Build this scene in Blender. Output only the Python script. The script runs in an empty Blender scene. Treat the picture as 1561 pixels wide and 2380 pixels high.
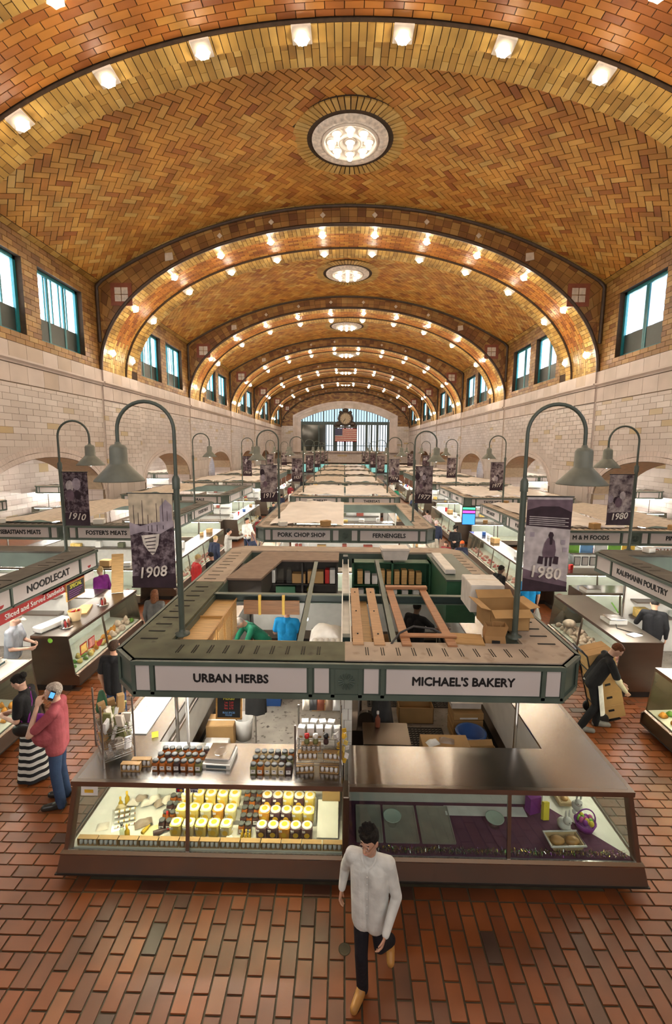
import bpy, math, random
import numpy as np
from mathutils import Vector, Matrix
random.seed(7)
S = bpy.context.scene
COL = S.collection
PI = math.pi
R2 = math.radians

# ------------------------------------------------------------------ camera
CAM_H = 4.9
cam_d = bpy.data.cameras.new('camera')
cam_d.sensor_fit = 'VERTICAL'; cam_d.sensor_height = 36.0
cam_d.lens = 1058.0 / 2380.0 * 36.0
cam_d.clip_start = 0.1; cam_d.clip_end = 400
cam = bpy.data.objects.new('camera', cam_d); COL.objects.link(cam)
_yaw, _pitch, _roll = 0.017217, 0.140967, R2(0.42)
_f = Vector((-math.sin(_yaw)*math.cos(_pitch), math.cos(_yaw)*math.cos(_pitch), -math.sin(_pitch)))
_r = _f.cross(Vector((0, 0, 1))).normalized(); _u = _r.cross(_f)
CR = _r*math.cos(_roll) + _u*math.sin(_roll)
CU = -_r*math.sin(_roll) + _u*math.cos(_roll)
cam.matrix_world = Matrix(((CR.x, CU.x, -_f.x, 0), (CR.y, CU.y, -_f.y, 0), (CR.z, CU.z, -_f.z, CAM_H), (0, 0, 0, 1)))
S.camera = cam

# ------------------------------------------------------------------ world, exposure
W = bpy.data.worlds.new('sky'); S.world = W; W.use_nodes = True
W.node_tree.nodes['Background'].inputs[0].default_value = (0.62, 0.78, 1.0, 1)
W.node_tree.nodes['Background'].inputs[1].default_value = 2.0
S.view_settings.view_transform = 'Standard'; S.view_settings.look = 'None'
S.view_settings.gamma = 1.0; S.view_settings.use_curve_mapping = False
S.view_settings.exposure = 0.25
try:
    S.cycles.use_adaptive_sampling = True; S.cycles.adaptive_threshold = 0.04
    S.cycles.max_bounces = 4; S.cycles.diffuse_bounces = 2; S.cycles.glossy_bounces = 3
    S.cycles.transmission_bounces = 4; S.cycles.transparent_max_bounces = 8
    S.cycles.caustics_reflective = False; S.cycles.caustics_refractive = False
    S.cycles.sample_clamp_indirect = 4.0
except Exception:
    pass
BULB = 250.0          # ceiling bulbs
TUBE = 95.0          # fluorescent tubes of the stalls
DAY = 5.0            # window daylight

# ------------------------------------------------------------------ helpers
def proj(p):
    d = Vector(p) - Vector((0, 0, CAM_H)); z = d.dot(_f)
    if z < 0.05: return None
    return 780.5 + 1058*d.dot(CR)/z, 1190 - 1058*d.dot(CU)/z, z

def tag(o, label=None, cat=None, group=None, kind=None):
    if label: o['label'] = label
    if cat: o['category'] = cat
    if group: o['group'] = group
    if kind: o['kind'] = kind
    return o

def empty(name, loc=(0, 0, 0), rz=0, label=None, cat=None, group=None, kind=None):
    o = bpy.data.objects.new(name, None); COL.objects.link(o)
    o.location = loc; o.rotation_euler = (0, 0, rz); o.empty_display_size = .1
    return tag(o, label, cat, group, kind)

def link(name, me, parent=None, loc=(0, 0, 0), rot=(0, 0, 0)):
    o = bpy.data.objects.new(name, me); COL.objects.link(o)
    o.location = loc; o.rotation_euler = rot
    if parent is not None: o.parent = parent
    return o

def dup(root, loc=None, rz=None, label=None, group=None, scale=None):
    kids = {}
    def cp(o, par):
        c = o.copy(); COL.objects.link(c)
        if par is not None: c.parent = par
        for ch in CHILD.get(o.name, []): cp(ch, c)
        return c
    r = cp(root, None)
    if loc is not None: r.location = loc
    if rz is not None: r.rotation_euler = (0, 0, rz)
    if scale is not None: r.scale = (scale,)*3 if not hasattr(scale, '__len__') else scale
    if label: r['label'] = label
    if group: r['group'] = group
    return r
CHILD = {}
def index_children(root):
    todo = [root]
    while todo:
        o = todo.pop(); ks = list(o.children); CHILD[o.name] = ks; todo += ks

class MB:
    def __init__(s):
        s.v = []; s.f = []; s.m = []; s.r = []; s.sm = []
    def add(s, vs, fs, m=0, r=None, smooth=False):
        b = len(s.v); s.v += [tuple(p) for p in vs]
        if r is None: r = random.random()
        for f in fs:
            s.f.append(tuple(b+i for i in f)); s.m.append(m); s.r.append(r); s.sm.append(smooth)
        return s
    def box(s, x0, x1, y0, y1, z0, z1, m=0, r=None):
        if x0 > x1: x0, x1 = x1, x0
        if y0 > y1: y0, y1 = y1, y0
        if z0 > z1: z0, z1 = z1, z0
        return s.add([(x0,y0,z0),(x1,y0,z0),(x1,y1,z0),(x0,y1,z0),(x0,y0,z1),(x1,y0,z1),(x1,y1,z1),(x0,y1,z1)],
                     [(0,3,2,1),(4,5,6,7),(0,1,5,4),(1,2,6,5),(2,3,7,6),(3,0,4,7)], m, r)
    def cbox(s, x0, x1, y0, y1, z0, z1, c=.01, m=0, r=None):   # box with chamfered edges
        X, Y, Z = (x0, x1), (y0, y1), (z0, z1); vs = []; idx = {}
        for i in (0, 1):
            for j in (0, 1):
                for k in (0, 1):
                    for a in range(3):
                        p = [X[i] + (c if i == 0 else -c)*(a != 0), Y[j] + (c if j == 0 else -c)*(a != 1), Z[k] + (c if k == 0 else -c)*(a != 2)]
                        idx[i, j, k, a] = len(vs); vs.append(p)
        fs = []
        for i in (0, 1):
            fs.append([idx[i,0,0,0], idx[i,0,1,0], idx[i,1,1,0], idx[i,1,0,0]][::(1 if i == 0 else -1)])
            fs.append([idx[0,i,0,1], idx[1,i,0,1], idx[1,i,1,1], idx[0,i,1,1]][::(1 if i == 0 else -1)])
            fs.append([idx[0,0,i,2], idx[0,1,i,2], idx[1,1,i,2], idx[1,0,i,2]][::(1 if i == 0 else -1)])
        for a in range(3):
            b, d = (a+1) % 3, (a+2) % 3
            for p in (0, 1):
                for q in (0, 1):
                    def K(w, ax):
                        t = [0, 0, 0]; t[a] = w; t[b] = p; t[d] = q
                        return idx[t[0], t[1], t[2], ax]
                    f = [K(0, b), K(1, b), K(1, d), K(0, d)]
                    fs.append(f if (p ^ q) else f[::-1])
        for i in (0, 1):
            for j in (0, 1):
                for k in (0, 1):
                    f = [idx[i,j,k,0], idx[i,j,k,1], idx[i,j,k,2]]
                    fs.append(f if (i+j+k) % 2 else f[::-1])
        return s.add(vs, fs, m, r)
    def prism(s, poly, fn, a, b, m=0, r=None, smooth=False):
        n = len(poly)
        vs = [fn(p[0], p[1], a) for p in poly] + [fn(p[0], p[1], b) for p in poly]
        fs = [tuple(range(n))[::-1], tuple(range(n, 2*n))] + [(i, (i+1) % n, n+(i+1) % n, n+i) for i in range(n)]
        return s.add(vs, fs, m, r, smooth)
    def tube(s, pts, rad, n=8, m=0, r=None, cap=True):
        P = [Vector(p) for p in pts]; k = len(P); rr = rad if hasattr(rad, '__len__') else [rad]*k
        vs = []; prev = None
        for i in range(k):
            t = (P[min(i+1, k-1)] - P[max(i-1, 0)]).normalized()
            if prev is None:
                a = Vector((0, 0, 1)) if abs(t.z) < .9 else Vector((1, 0, 0))
                u = t.cross(a).normalized()
            else:
                u = (prev - t*prev.dot(t))
                u = u.normalized() if u.length > 1e-6 else t.orthogonal().normalized()
            prev = u; w = t.cross(u)
            for j in range(n):
                an = 2*PI*j/n; q = P[i] + (u*math.cos(an) + w*math.sin(an))*rr[i]; vs.append((q.x, q.y, q.z))
        fs = [(i*n+j, i*n+(j+1) % n, (i+1)*n+(j+1) % n, (i+1)*n+j) for i in range(k-1) for j in range(n)]
        s.add(vs, fs, m, r, True)
        if cap: s.add(vs[:n], [tuple(range(n))[::-1]], m, r); s.add(vs[-n:], [tuple(range(n))], m, r)
        return s
    def lathe(s, prof, n=16, c=(0, 0, 0), m=0, r=None, smooth=True, rot=None, cap=True):
        vs = []
        for (rad, z) in prof:
            for j in range(n):
                a = 2*PI*j/n; q = Vector((rad*math.cos(a), rad*math.sin(a), z))
                if rot is not None: q = rot @ q
                vs.append((q.x+c[0], q.y+c[1], q.z+c[2]))
        k = len(prof)
        fs = [(i*n+j, i*n+(j+1) % n, (i+1)*n+(j+1) % n, (i+1)*n+j) for i in range(k-1) for j in range(n)]
        s.add(vs, fs, m, r, smooth)
        if cap:
            if prof[0][0] > 1e-4: s.add(vs[:n], [tuple(range(n))[::-1]], m, r)
            if prof[-1][0] > 1e-4: s.add(vs[-n:], [tuple(range(n))], m, r)
        return s
    def grid(s, fn, nu, nv, m=0, r=None, smooth=True, flip=False):
        vs = [fn(i/nu, j/nv) for i in range(nu+1) for j in range(nv+1)]
        fs = [(i*(nv+1)+j, (i+1)*(nv+1)+j, (i+1)*(nv+1)+j+1, i*(nv+1)+j+1) for i in range(nu) for j in range(nv)]
        if flip: fs = [f[::-1] for f in fs]
        return s.add(vs, fs, m, r, smooth)
    def ball(s, c, rad, n=10, k=6, m=0, r=None):
        rx, ry, rz = rad if hasattr(rad, '__len__') else (rad,)*3
        vs = [(c[0], c[1], c[2]-rz)]
        for i in range(1, k):
            a = -PI/2 + PI*i/k
            for j in range(n):
                b = 2*PI*j/n; vs.append((c[0]+rx*math.cos(a)*math.cos(b), c[1]+ry*math.cos(a)*math.sin(b), c[2]+rz*math.sin(a)))
        vs.append((c[0], c[1], c[2]+rz)); e = len(vs)-1
        fs = [(0, 1+(j+1) % n, 1+j) for j in range(n)]
        fs += [(1+i*n+j, 1+i*n+(j+1) % n, 1+(i+1)*n+(j+1) % n, 1+(i+1)*n+j) for i in range(k-2) for j in range(n)]
        fs += [(e, 1+(k-2)*n+j, 1+(k-2)*n+(j+1) % n) for j in range(n)]
        return s.add(vs, fs, m, r, True)
    def mesh(s, name, mats):
        me = bpy.data.meshes.new(name); me.from_pydata(s.v, [], s.f)
        ms = mats if isinstance(mats, (list, tuple)) else [mats]
        for x in ms: me.materials.append(M[x])
        n = len(s.f)
        if len(ms) > 1: me.polygons.foreach_set('material_index', s.m)
        if any(s.sm): me.polygons.foreach_set('use_smooth', s.sm)
        at = me.attributes.new('rnd', 'FLOAT', 'FACE'); at.data.foreach_set('value', s.r)
        me.update()
        return me
    def build(s, name, mats, parent=None, loc=(0, 0, 0), rot=(0, 0, 0)):
        return link(name, s.mesh(name, mats), parent, loc, rot)

def one(name, mats, fn, *a, parent=None, loc=(0,0,0), rot=(0,0,0), **k):   # one-shape mesh object
    b = MB(); getattr(b, fn)(*a, **k); return b.build(name, mats, parent, loc, rot)

def pieces(parent, name, plist, mats, N=300, restname=None):
    """plist: (verts, faces, mat, rnd).  The N that show largest become objects of their own, the rest one mesh."""
    sc = []
    for i, (vs, fs, m, r) in enumerate(plist):
        c = [sum(v[k] for v in vs)/len(vs) for k in range(3)]
        q = proj(c); ok = q is not None and -20 < q[0] < 1581 and -20 < q[1] < 2400
        d = max((Vector(vs[0])-Vector(v)).length for v in vs)
        sc.append((-(d/q[2]) if ok else 1, i))
    sc.sort(); big = set(i for s_, i in sc[:N] if s_ < 0)
    rest = MB()
    for i, (vs, fs, m, r) in enumerate(plist):
        if i in big:
            b = MB(); b.add(vs, fs, 0, r); b.build(name, mats[m] if isinstance(mats, (list, tuple)) else mats, parent)
        else:
            rest.add(vs, fs, m, r)
    if rest.f:
        o = rest.build(restname or name + '_field', mats, parent); o['kind'] = 'stuff'

def slab(poly, fn, w0, w1, inset=0.0):
    """one brick: polygon poly in (u,v), mapped by fn(u,v,w); outer face at w1, back at w0 left open"""
    n = len(poly)
    cu = sum(p[0] for p in poly)/n; cv = sum(p[1] for p in poly)/n
    sh = lambda p: (p[0]+(cu-p[0])*inset, p[1]+(cv-p[1])*inset)
    vs = [fn(p[0], p[1], w0) for p in poly] + [fn(*sh(p), w1) for p in poly]
    fs = [tuple(range(n, 2*n))] + [(i, (i+1) % n, n+(i+1) % n, n+i) for i in range(n)]
    return vs, fs

def clip(poly, u0, u1, v0, v1):
    def cut(P, ax, val, keep_ge):
        out = []
        for i in range(len(P)):
            a, b = P[i], P[(i+1) % len(P)]
            ia = (a[ax] >= val) if keep_ge else (a[ax] <= val); ib = (b[ax] >= val) if keep_ge else (b[ax] <= val)
            if ia: out.append(a)
            if ia != ib:
                t = (val-a[ax])/(b[ax]-a[ax]); out.append((a[0]+(b[0]-a[0])*t, a[1]+(b[1]-a[1])*t))
        return out
    for ax, val, ge in ((0, u0, True), (0, u1, False), (1, v0, True), (1, v1, False)):
        poly = cut(poly, ax, val, ge)
        if len(poly) < 3: return None
    return poly

def parea(P):
    return abs(sum(P[i][0]*P[(i+1) % len(P)][1]-P[(i+1) % len(P)][0]*P[i][1] for i in range(len(P))))/2

def text(name, body, size, mat, parent=None, loc=(0,0,0), rot=(0,0,0), bold=.012, sx=1.0, depth=.004, align='CENTER', shear=0):
    c = bpy.data.curves.new(name, 'FONT'); c.body = body; c.size = size; c.align_x = align; c.align_y = 'CENTER'
    c.extrude = depth; c['bold'] = bold*size; c.resolution_u = 2; c.shear = shear
    c.materials.append(M[mat])
    o = bpy.data.objects.new(name, c); COL.objects.link(o); o.location = loc; o.rotation_euler = rot; o.scale = (sx, 1, 1)
    if parent is not None: o.parent = parent
    return o

# ------------------------------------------------------------------ materials
M = {}
def mat(name, col, rough=.6, metal=0.0, var=.12, scale=6.0, bump=0.0, emit=0.0, alpha=1.0, ramp=None, spec=.5, trans=0.0, coat=0.0, ecol=None, anis=None, dirt=None, bscale=None):
    m = bpy.data.materials.new(name); m.use_nodes = True; M[name] = m
    nt = m.node_tree; b = nt.nodes['Principled BSDF']; L = nt.links
    c4 = (*col, 1)
    b.inputs['Roughness'].default_value = rough; b.inputs['Metallic'].default_value = metal
    b.inputs['Specular IOR Level'].default_value = spec
    if coat: b.inputs['Coat Weight'].default_value = coat; b.inputs['Coat Roughness'].default_value = .08
    if trans: b.inputs['Transmission Weight'].default_value = trans
    if alpha < 1: b.inputs['Alpha'].default_value = alpha
    src = None
    if ramp:
        a = nt.nodes.new('ShaderNodeAttribute'); a.attribute_name = 'rnd'
        r = nt.nodes.new('ShaderNodeValToRGB'); r.color_ramp.interpolation = 'LINEAR'
        els = r.color_ramp.elements
        for i, (p, c) in enumerate(ramp):
            e = els[i] if i < 2 else els.new(p)
            e.position = p; e.color = (*c, 1)
        L.new(a.outputs['Fac'], r.inputs['Fac']); src = r.outputs['Color']
    if ramp: bump = 0
    if var or bump:
        tc = nt.nodes.new('ShaderNodeTexCoord'); n = nt.nodes.new('ShaderNodeTexNoise')
        n.inputs['Scale'].default_value = scale; n.inputs['Detail'].default_value = 1.5
        mp = nt.nodes.new('ShaderNodeMapping'); L.new(tc.outputs['Object'], mp.inputs['Vector']); L.new(mp.outputs['Vector'], n.inputs['Vector'])
        if anis: mp.inputs['Scale'].default_value = anis
        if var:
            mr = nt.nodes.new('ShaderNodeMapRange'); mr.inputs['From Min'].default_value = .3; mr.inputs['From Max'].default_value = .7
            mr.inputs['To Min'].default_value = 1-var; mr.inputs['To Max'].default_value = 1+var
            L.new(n.outputs['Fac'], mr.inputs['Value'])
            mx = nt.nodes.new('ShaderNodeVectorMath'); mx.operation = 'SCALE'
            if src is not None: L.new(src, mx.inputs[0])
            else: mx.inputs[0].default_value = col
            L.new(mr.outputs['Result'], mx.inputs['Scale']); src = mx.outputs['Vector']
        if bump:
            bn = n
            if bscale:
                bn = nt.nodes.new('ShaderNodeTexNoise'); bn.inputs['Scale'].default_value = bscale; L.new(mp.outputs['Vector'], bn.inputs['Vector'])
            bp = nt.nodes.new('ShaderNodeBump'); bp.inputs['Strength'].default_value = bump; bp.inputs['Distance'].default_value = .02
            L.new(bn.outputs['Fac'], bp.inputs['Height']); L.new(bp.outputs['Normal'], b.inputs['Normal'])
    if dirt is not None:   # wear patches of another colour
        n2 = nt.nodes.new('ShaderNodeTexNoise'); n2.inputs['Scale'].default_value = dirt[1]; n2.inputs['Detail'].default_value = 5
        tc2 = nt.nodes.new('ShaderNodeTexCoord'); L.new(tc2.outputs['Object'], n2.inputs['Vector'])
        r2 = nt.nodes.new('ShaderNodeMapRange'); r2.inputs['From Min'].default_value = dirt[2]; r2.inputs['From Max'].default_value = dirt[2]+.12
        L.new(n2.outputs['Fac'], r2.inputs['Value'])
        mx2 = nt.nodes.new('ShaderNodeMix'); mx2.data_type = 'RGBA'
        L.new(r2.outputs['Result'], mx2.inputs['Factor'])
        if src is not None: L.new(src, mx2.inputs['A'])
        else: mx2.inputs['A'].default_value = c4
        mx2.inputs['B'].default_value = (*dirt[0], 1); src = mx2.outputs['Result']
    if src is not None: L.new(src, b.inputs['Base Color'])
    else: b.inputs['Base Color'].default_value = c4
    if emit:
        b.inputs['Emission Color'].default_value = (*(ecol or col), 1); b.inputs['Emission Strength'].default_value = emit
    return m

def glassmat(name, tint=(.92, .97, .95), rough=.02, amount=.10):
    m = bpy.data.materials.new(name); m.use_nodes = True; M[name] = m
    nt = m.node_tree; nt.nodes.clear(); L = nt.links
    o = nt.nodes.new('ShaderNodeOutputMaterial'); t = nt.nodes.new('ShaderNodeBsdfTransparent'); g = nt.nodes.new('ShaderNodeBsdfGlossy')
    t.inputs['Color'].default_value = (*tint, 1); g.inputs['Roughness'].default_value = rough
    g.inputs['Color'].default_value = (.9, .9, .9, 1)
    f = nt.nodes.new('ShaderNodeLayerWeight'); f.inputs['Blend'].default_value = .5
    pw = nt.nodes.new('ShaderNodeMath'); pw.operation = 'POWER'; pw.inputs[1].default_value = 4.0; L.new(f.outputs['Facing'], pw.inputs[0])
    a = nt.nodes.new('ShaderNodeMath'); a.operation = 'MULTIPLY_ADD'; a.inputs[1].default_value = .5; a.inputs[2].default_value = amount*.5; L.new(pw.outputs['Value'], a.inputs[0])
    x = nt.nodes.new('ShaderNodeMixShader'); L.new(a.outputs['Value'], x.inputs['Fac']); L.new(t.outputs['BSDF'], x.inputs[1]); L.new(g.outputs['BSDF'], x.inputs[2])
    L.new(x.outputs['Shader'], o.inputs['Surface'])

def emat(name, col, s):
    m = bpy.data.materials.new(name); m.use_nodes = True; M[name] = m
    nt = m.node_tree; nt.nodes.clear()
    o = nt.nodes.new('ShaderNodeOutputMaterial'); e = nt.nodes.new('ShaderNodeEmission')
    e.inputs['Color'].default_value = (*col, 1); e.inputs['Strength'].default_value = s
    nt.links.new(e.outputs['Emission'], o.inputs['Surface'])

# bricks and tiles
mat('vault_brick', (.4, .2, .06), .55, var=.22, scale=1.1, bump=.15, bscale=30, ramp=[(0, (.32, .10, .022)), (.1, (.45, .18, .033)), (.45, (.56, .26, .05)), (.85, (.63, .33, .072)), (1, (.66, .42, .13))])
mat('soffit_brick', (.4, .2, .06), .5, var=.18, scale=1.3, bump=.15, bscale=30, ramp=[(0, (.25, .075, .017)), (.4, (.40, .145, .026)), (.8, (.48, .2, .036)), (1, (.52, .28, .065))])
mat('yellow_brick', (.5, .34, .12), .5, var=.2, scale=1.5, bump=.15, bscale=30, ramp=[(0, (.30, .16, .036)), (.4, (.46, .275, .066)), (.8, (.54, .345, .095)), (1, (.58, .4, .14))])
mat('face_brick', (.35, .2, .08), .5, var=.22, scale=1.0, bump=.15, bscale=30, ramp=[(0, (.15, .055, .018)), (.4, (.25, .115, .03)), (.8, (.33, .165, .045)), (1, (.37, .22, .07))])  # ramp darkened to hold the shade of the unlit near arch faces
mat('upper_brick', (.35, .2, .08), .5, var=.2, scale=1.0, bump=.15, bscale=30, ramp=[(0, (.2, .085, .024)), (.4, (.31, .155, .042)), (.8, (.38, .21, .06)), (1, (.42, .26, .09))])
mat('mortar', (.055, .032, .018), .9, var=.2)
mat('dark_moulding', (.06, .035, .022), .45, var=.2)
mat('red_tile', (.22, .06, .03), .5)
mat('white_inset', (.62, .52, .42), .5)
mat('white_tile', (.6, .52, .46), .28, var=.08, scale=.6, ramp=[(0, (.48, .36, .2)), (.03, (.5, .4, .26)), (.045, (.53, .46, .43)), (.6, (.59, .52, .49)), (1, (.64, .575, .55))])
mat('tile_joint', (.2, .15, .11), .9, var=.1)
mat('terracotta', (.62, .5, .42), .4, var=.1, scale=1.2, ramp=[(0, (.5, .4, .33)), (.15, (.55, .46, .42)), (1, (.62, .53, .5))])
mat('ornament', (.78, .7, .63), .5, var=.25, scale=7, bump=1.0)
mat('ornament_plain', (.8, .72, .64), .45, var=.05)
mat('floor_tile', (.3, .1, .04), .38, var=.22, scale=2.2, bump=.08, bscale=40, ramp=[(0, (.065, .034, .024)), (.05, (.125, .042, .018)), (.3, (.17, .046, .013)), (.8, (.21, .058, .014)), (.96, (.235, .068, .018)), (1, (.24, .11, .058))])
mat('floor_grout', (.065, .05, .028), .8, var=.2)
mat('slab', (.25, .22, .19), .8, var=.25, scale=3, dirt=((.06, .05, .04), 14, .6))
mat('plaster', (.55, .46, .33), .6, var=.1)
mat('frame_teal', (.02, .2, .24), .4, var=.1)
mat('frame_dark', (.015, .03, .028), .45)
emat('pane_day', (.82, .92, 1.0), DAY)
emat('pane_far', (.8, .9, 1.0), 1.6)
emat('back_fill_pane', (1.0, .93, .86), 2.3)  # glow of the added fill window behind the camera
emat('aisle_fill', (1.0, .9, .75), 170)  # glow of the added side aisle fill
emat('pane_dim', (.36, .52, .62), DAY*.35)
emat('bulb', (1.0, .84, .62), BULB)
emat('rose_bulb', (1.0, .88, .7), 8)
emat('bulb_small', (1.0, .9, .75), 14)
mat('lamp_glass', (.9, .85, .75), .15, var=0, emit=1.6, ecol=(1, .86, .62))
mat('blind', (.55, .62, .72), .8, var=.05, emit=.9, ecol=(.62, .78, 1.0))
mat('frame_slate', (.045, .075, .08), .5); mat('clock_face', (.42, .34, .24), .5); mat('clock_case', (.05, .035, .025), .4, bump=.3)
mat('black', (.012, .012, .013), .5, var=.1); mat('dark_glass', (.03, .035, .03), .08, var=.05)
mat('flag_red', (.35, .03, .03), .8); mat('flag_white', (.7, .66, .6), .8); mat('flag_blue', (.03, .035, .12), .8)
mat('door_green', (.03, .055, .04), .5); emat('pane_green', (.35, .75, .65), .7)

def brick_floor(name):
    m = bpy.data.materials.new(name); m.use_nodes = True; M[name] = m; nt = m.node_tree; B = nt.nodes['Principled BSDF']; B.inputs['Roughness'].default_value = .4
    t = nt.nodes.new('ShaderNodeTexCoord'); b = nt.nodes.new('ShaderNodeTexBrick'); b.inputs['Scale'].default_value = 1.0
    b.inputs['Brick Width'].default_value = .306; b.inputs['Row Height'].default_value = .153; b.inputs['Mortar Size'].default_value = .009
    b.inputs['Color1'].default_value = (.17, .046, .013, 1); b.inputs['Color2'].default_value = (.22, .062, .016, 1); b.inputs['Mortar'].default_value = (.065, .05, .028, 1)
    nt.links.new(t.outputs['Object'], b.inputs['Vector']); nt.links.new(b.outputs['Color'], B.inputs['Base Color'])
brick_floor('floor_far')
mat('canopy_frame', (.085, .115, .095), .45, var=.12, scale=3)
mat('deck_green', (.10, .105, .065), .75, var=.25, scale=4, dirt=((.05, .05, .035), 6, .62))
mat('deck_beige', (.42, .34, .27), .8, var=.14, scale=3, dirt=((.3, .23, .17), 5, .6))
mat('deck_dark', (.10, .09, .075), .75, var=.25, scale=3)
mat('sign_white', (.60, .55, .54), .35, var=.05, scale=1.5)
mat('sign_ink', (.01, .01, .012), .5, var=0)
mat('sign_brown', (.25, .05, .03), .5)
mat('slot', (.02, .018, .015), .8, var=0)
mat('steel', (.36, .32, .285), .28, metal=1.0, var=.03, scale=1.5)
mat('steel_top', (.47, .445, .42), .24, metal=1.0, var=.025, scale=1.2)
mat('steel_dark', (.2, .165, .135), .34, metal=1.0, var=.07, scale=1.5, anis=(1, 1, 3))
mat('chrome', (.7, .7, .7), .15, metal=1.0, var=0)
mat('deck_white', (.72, .68, .6), .5, var=.06)
mat('enamel', (.75, .73, .68), .4, var=.05)
mat('kick', (.015, .013, .012), .5)
glassmat('glass')
glassmat('plastic_clear', (.95, .95, .93), .15, .16)
emat('tube_light', (1.0, .95, .84), TUBE)
emat('case_light', (1.0, .93, .75), 45)
mat('sheet_plastic', (.70, .63, .58), .35, var=.12, scale=1.5, bump=.6, bscale=2.5)
mat('sheet_board', (.5, .42, .34), .7, var=.15)
mat('carton', (.42, .25, .1), .75, var=.1, scale=4)
mat('scale_body', (.68, .66, .6), .4, var=.04)
_lcd = mat('lcd', (.02, .05, .06), .2, var=0)
mat('speckle_slab', (.34, .31, .27), .8, var=.12, scale=5, dirt=((.05, .04, .035), 11, .58))
emat('case_light_herb', (1.0, .88, .58), 110)
glassmat('glass_bottle', (.8, .85, .75), .05, .2)
mat('deck_brown', (.24, .165, .12), .7, var=.12)
mat('frosted', (.72, .66, .6), .4, var=.08, bump=.2)
mat('mint_glass', (.45, .55, .48), .1, var=.03)
mat('tinsel_violet', (.25, .05, .3), .2, metal=.8, var=0); mat('tinsel_green', (.1, .3, .08), .2, metal=.8, var=0); mat('tinsel_gold', (.6, .4, .1), .2, metal=.8, var=0); mat('tinsel_silver', (.5, .5, .5), .2, metal=.8, var=0)
mat('deck_white_top', (.72, .7, .66), .35, var=.04)
emat('scr_blue', (.05, .25, 1.0), 2.0); emat('scr_violet', (.8, .1, .9), 1.6); emat('scr_green', (.1, .9, .4), 1.6)
for nm, c, ro in (('oak', (.50, .27, .08), .45), ('oak_light', (.58, .36, .14), .5), ('wood_brown', (.22, .10, .04), .5), ('wood_red', (.36, .17, .08), .55), ('plank', (.46, .28, .15), .65)):
    mat(nm, c, ro, var=.2, scale=4, anis=(1, 12, 12))
for nm, c, ro in (('yellow_strap', (.6, .38, .05), .5), ('white_paper', (.78, .75, .7), .6), ('pink_print', (.6, .3, .3), .6), ('paper_bag', (.36, .2, .08), .75), ('green_paint', (.02, .085, .04), .5), ('dark_shelf', (.03, .024, .02), .6),
                  ('blue_plastic', (.02, .08, .28), .4), ('white_plastic', (.72, .7, .66), .35), ('black_cloth', (.012, .012, .013), .9), ('grey_cloth', (.06, .06, .062), .9), ('amber', (.33, .10, .02), .25), ('spice_orange', (.5, .16, .03), .3),
                  ('spice_cream', (.6, .47, .25), .35), ('spice_dark', (.06, .03, .03), .35), ('spice_green', (.2, .2, .08), .4), ('tub_yellow', (.75, .55, .14), .3), ('tub_pale', (.78, .66, .34), .3), ('tub_orange', (.75, .33, .05), .3),
                  ('tub_dark', (.09, .045, .06), .3), ('lid_grey', (.085, .09, .09), .45), ('lid_dark', (.045, .04, .035), .45), ('label_white', (.75, .72, .7), .5), ('sticker_yellow', (.75, .45, .04), .5), ('red_plastic', (.5, .02, .02), .25),
                  ('purple_cloth', (.10, .03, .07), .85), ('tray_metal', (.45, .43, .38), .5), ('mat_rubber', (.018, .014, .012), .7), ('pink_toy', (.6, .1, .3), .5), ('green_toy', (.2, .45, .05), .5), ('yellow_toy', (.75, .6, .05), .5), ('violet_toy', (.25, .04, .3), .5), ('plush', (.75, .72, .68), .9),
                  ('wicker', (.55, .4, .22), .7), ('spice_box_card', (.40, .24, .1), .6), ('oil', (.55, .36, .03), .12), ('packet', (.68, .6, .5), .35), ('packet_dark', (.3, .22, .16), .35), ('slate', (.02, .02, .02), .7), ('chalk_yellow', (.7, .65, .1), .9), ('chalk_red', (.6, .08, .08), .9), ('chalk_blue', (.2, .4, .7), .9),
                  ('foam_white', (.85, .84, .8), .7), ('sack', (.5, .4, .25), .9), ('wire', (.32, .3, .28), .35)):
    mat(nm, c, ro, var=.1, metal=.9 if nm in ('wire',) else (.6 if nm == 'tray_metal' else 0))

# ================================================================== SHELL
HX = 0.1                      # hall axis
BAY = 12.94; RIB0 = 10.16; RIBW = 4.1
RIBS = [RIB0 + BAY*i for i in range(7)]       # near face of each arch; the last one is against the end wall
END = 88.0; BACK = -3.6
WX = 12.15                    # half width to the pier faces

# ---------------- floor
floor = one('floor', 'floor_grout', 'box', -24, 24, BACK-.5, END+2, -.3, -.012)
tag(floor, 'red-brown quarry tile floor of the market hall', 'floor', kind='structure')
P = []
def ftile(u0, u1, v0, v1, r=None):
    g = .009
    vs, fs = slab([(u0+g, v0+g), (u1-g, v0+g), (u1-g, v1-g), (u0+g, v1-g)], lambda u, v, w: (u, v, w), -.014, random.uniform(-.001, .001), .012)
    P.append((vs, fs, 0, random.random() if r is None else r))
TW, TL = .153, .306
nc = 38; xl = HX-.05 - nc/2*TW
for c in range(nc):                                    # centre field, tiles running up the hall
    x0 = xl + c*TW; v = 1.6 - (TL/2 if c % 2 else 0)
    while v < 4.30:
        v1 = min(v+TL, 4.36)
        if v1 - v > .05: ftile(x0, x0+TW, v, v1)
        v += TL
for i in range(20): ftile(xl + i*TL, min(xl+(i+1)*TL, xl+nc*TW), 4.36, 4.36+TW, random.random()*.5)
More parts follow.
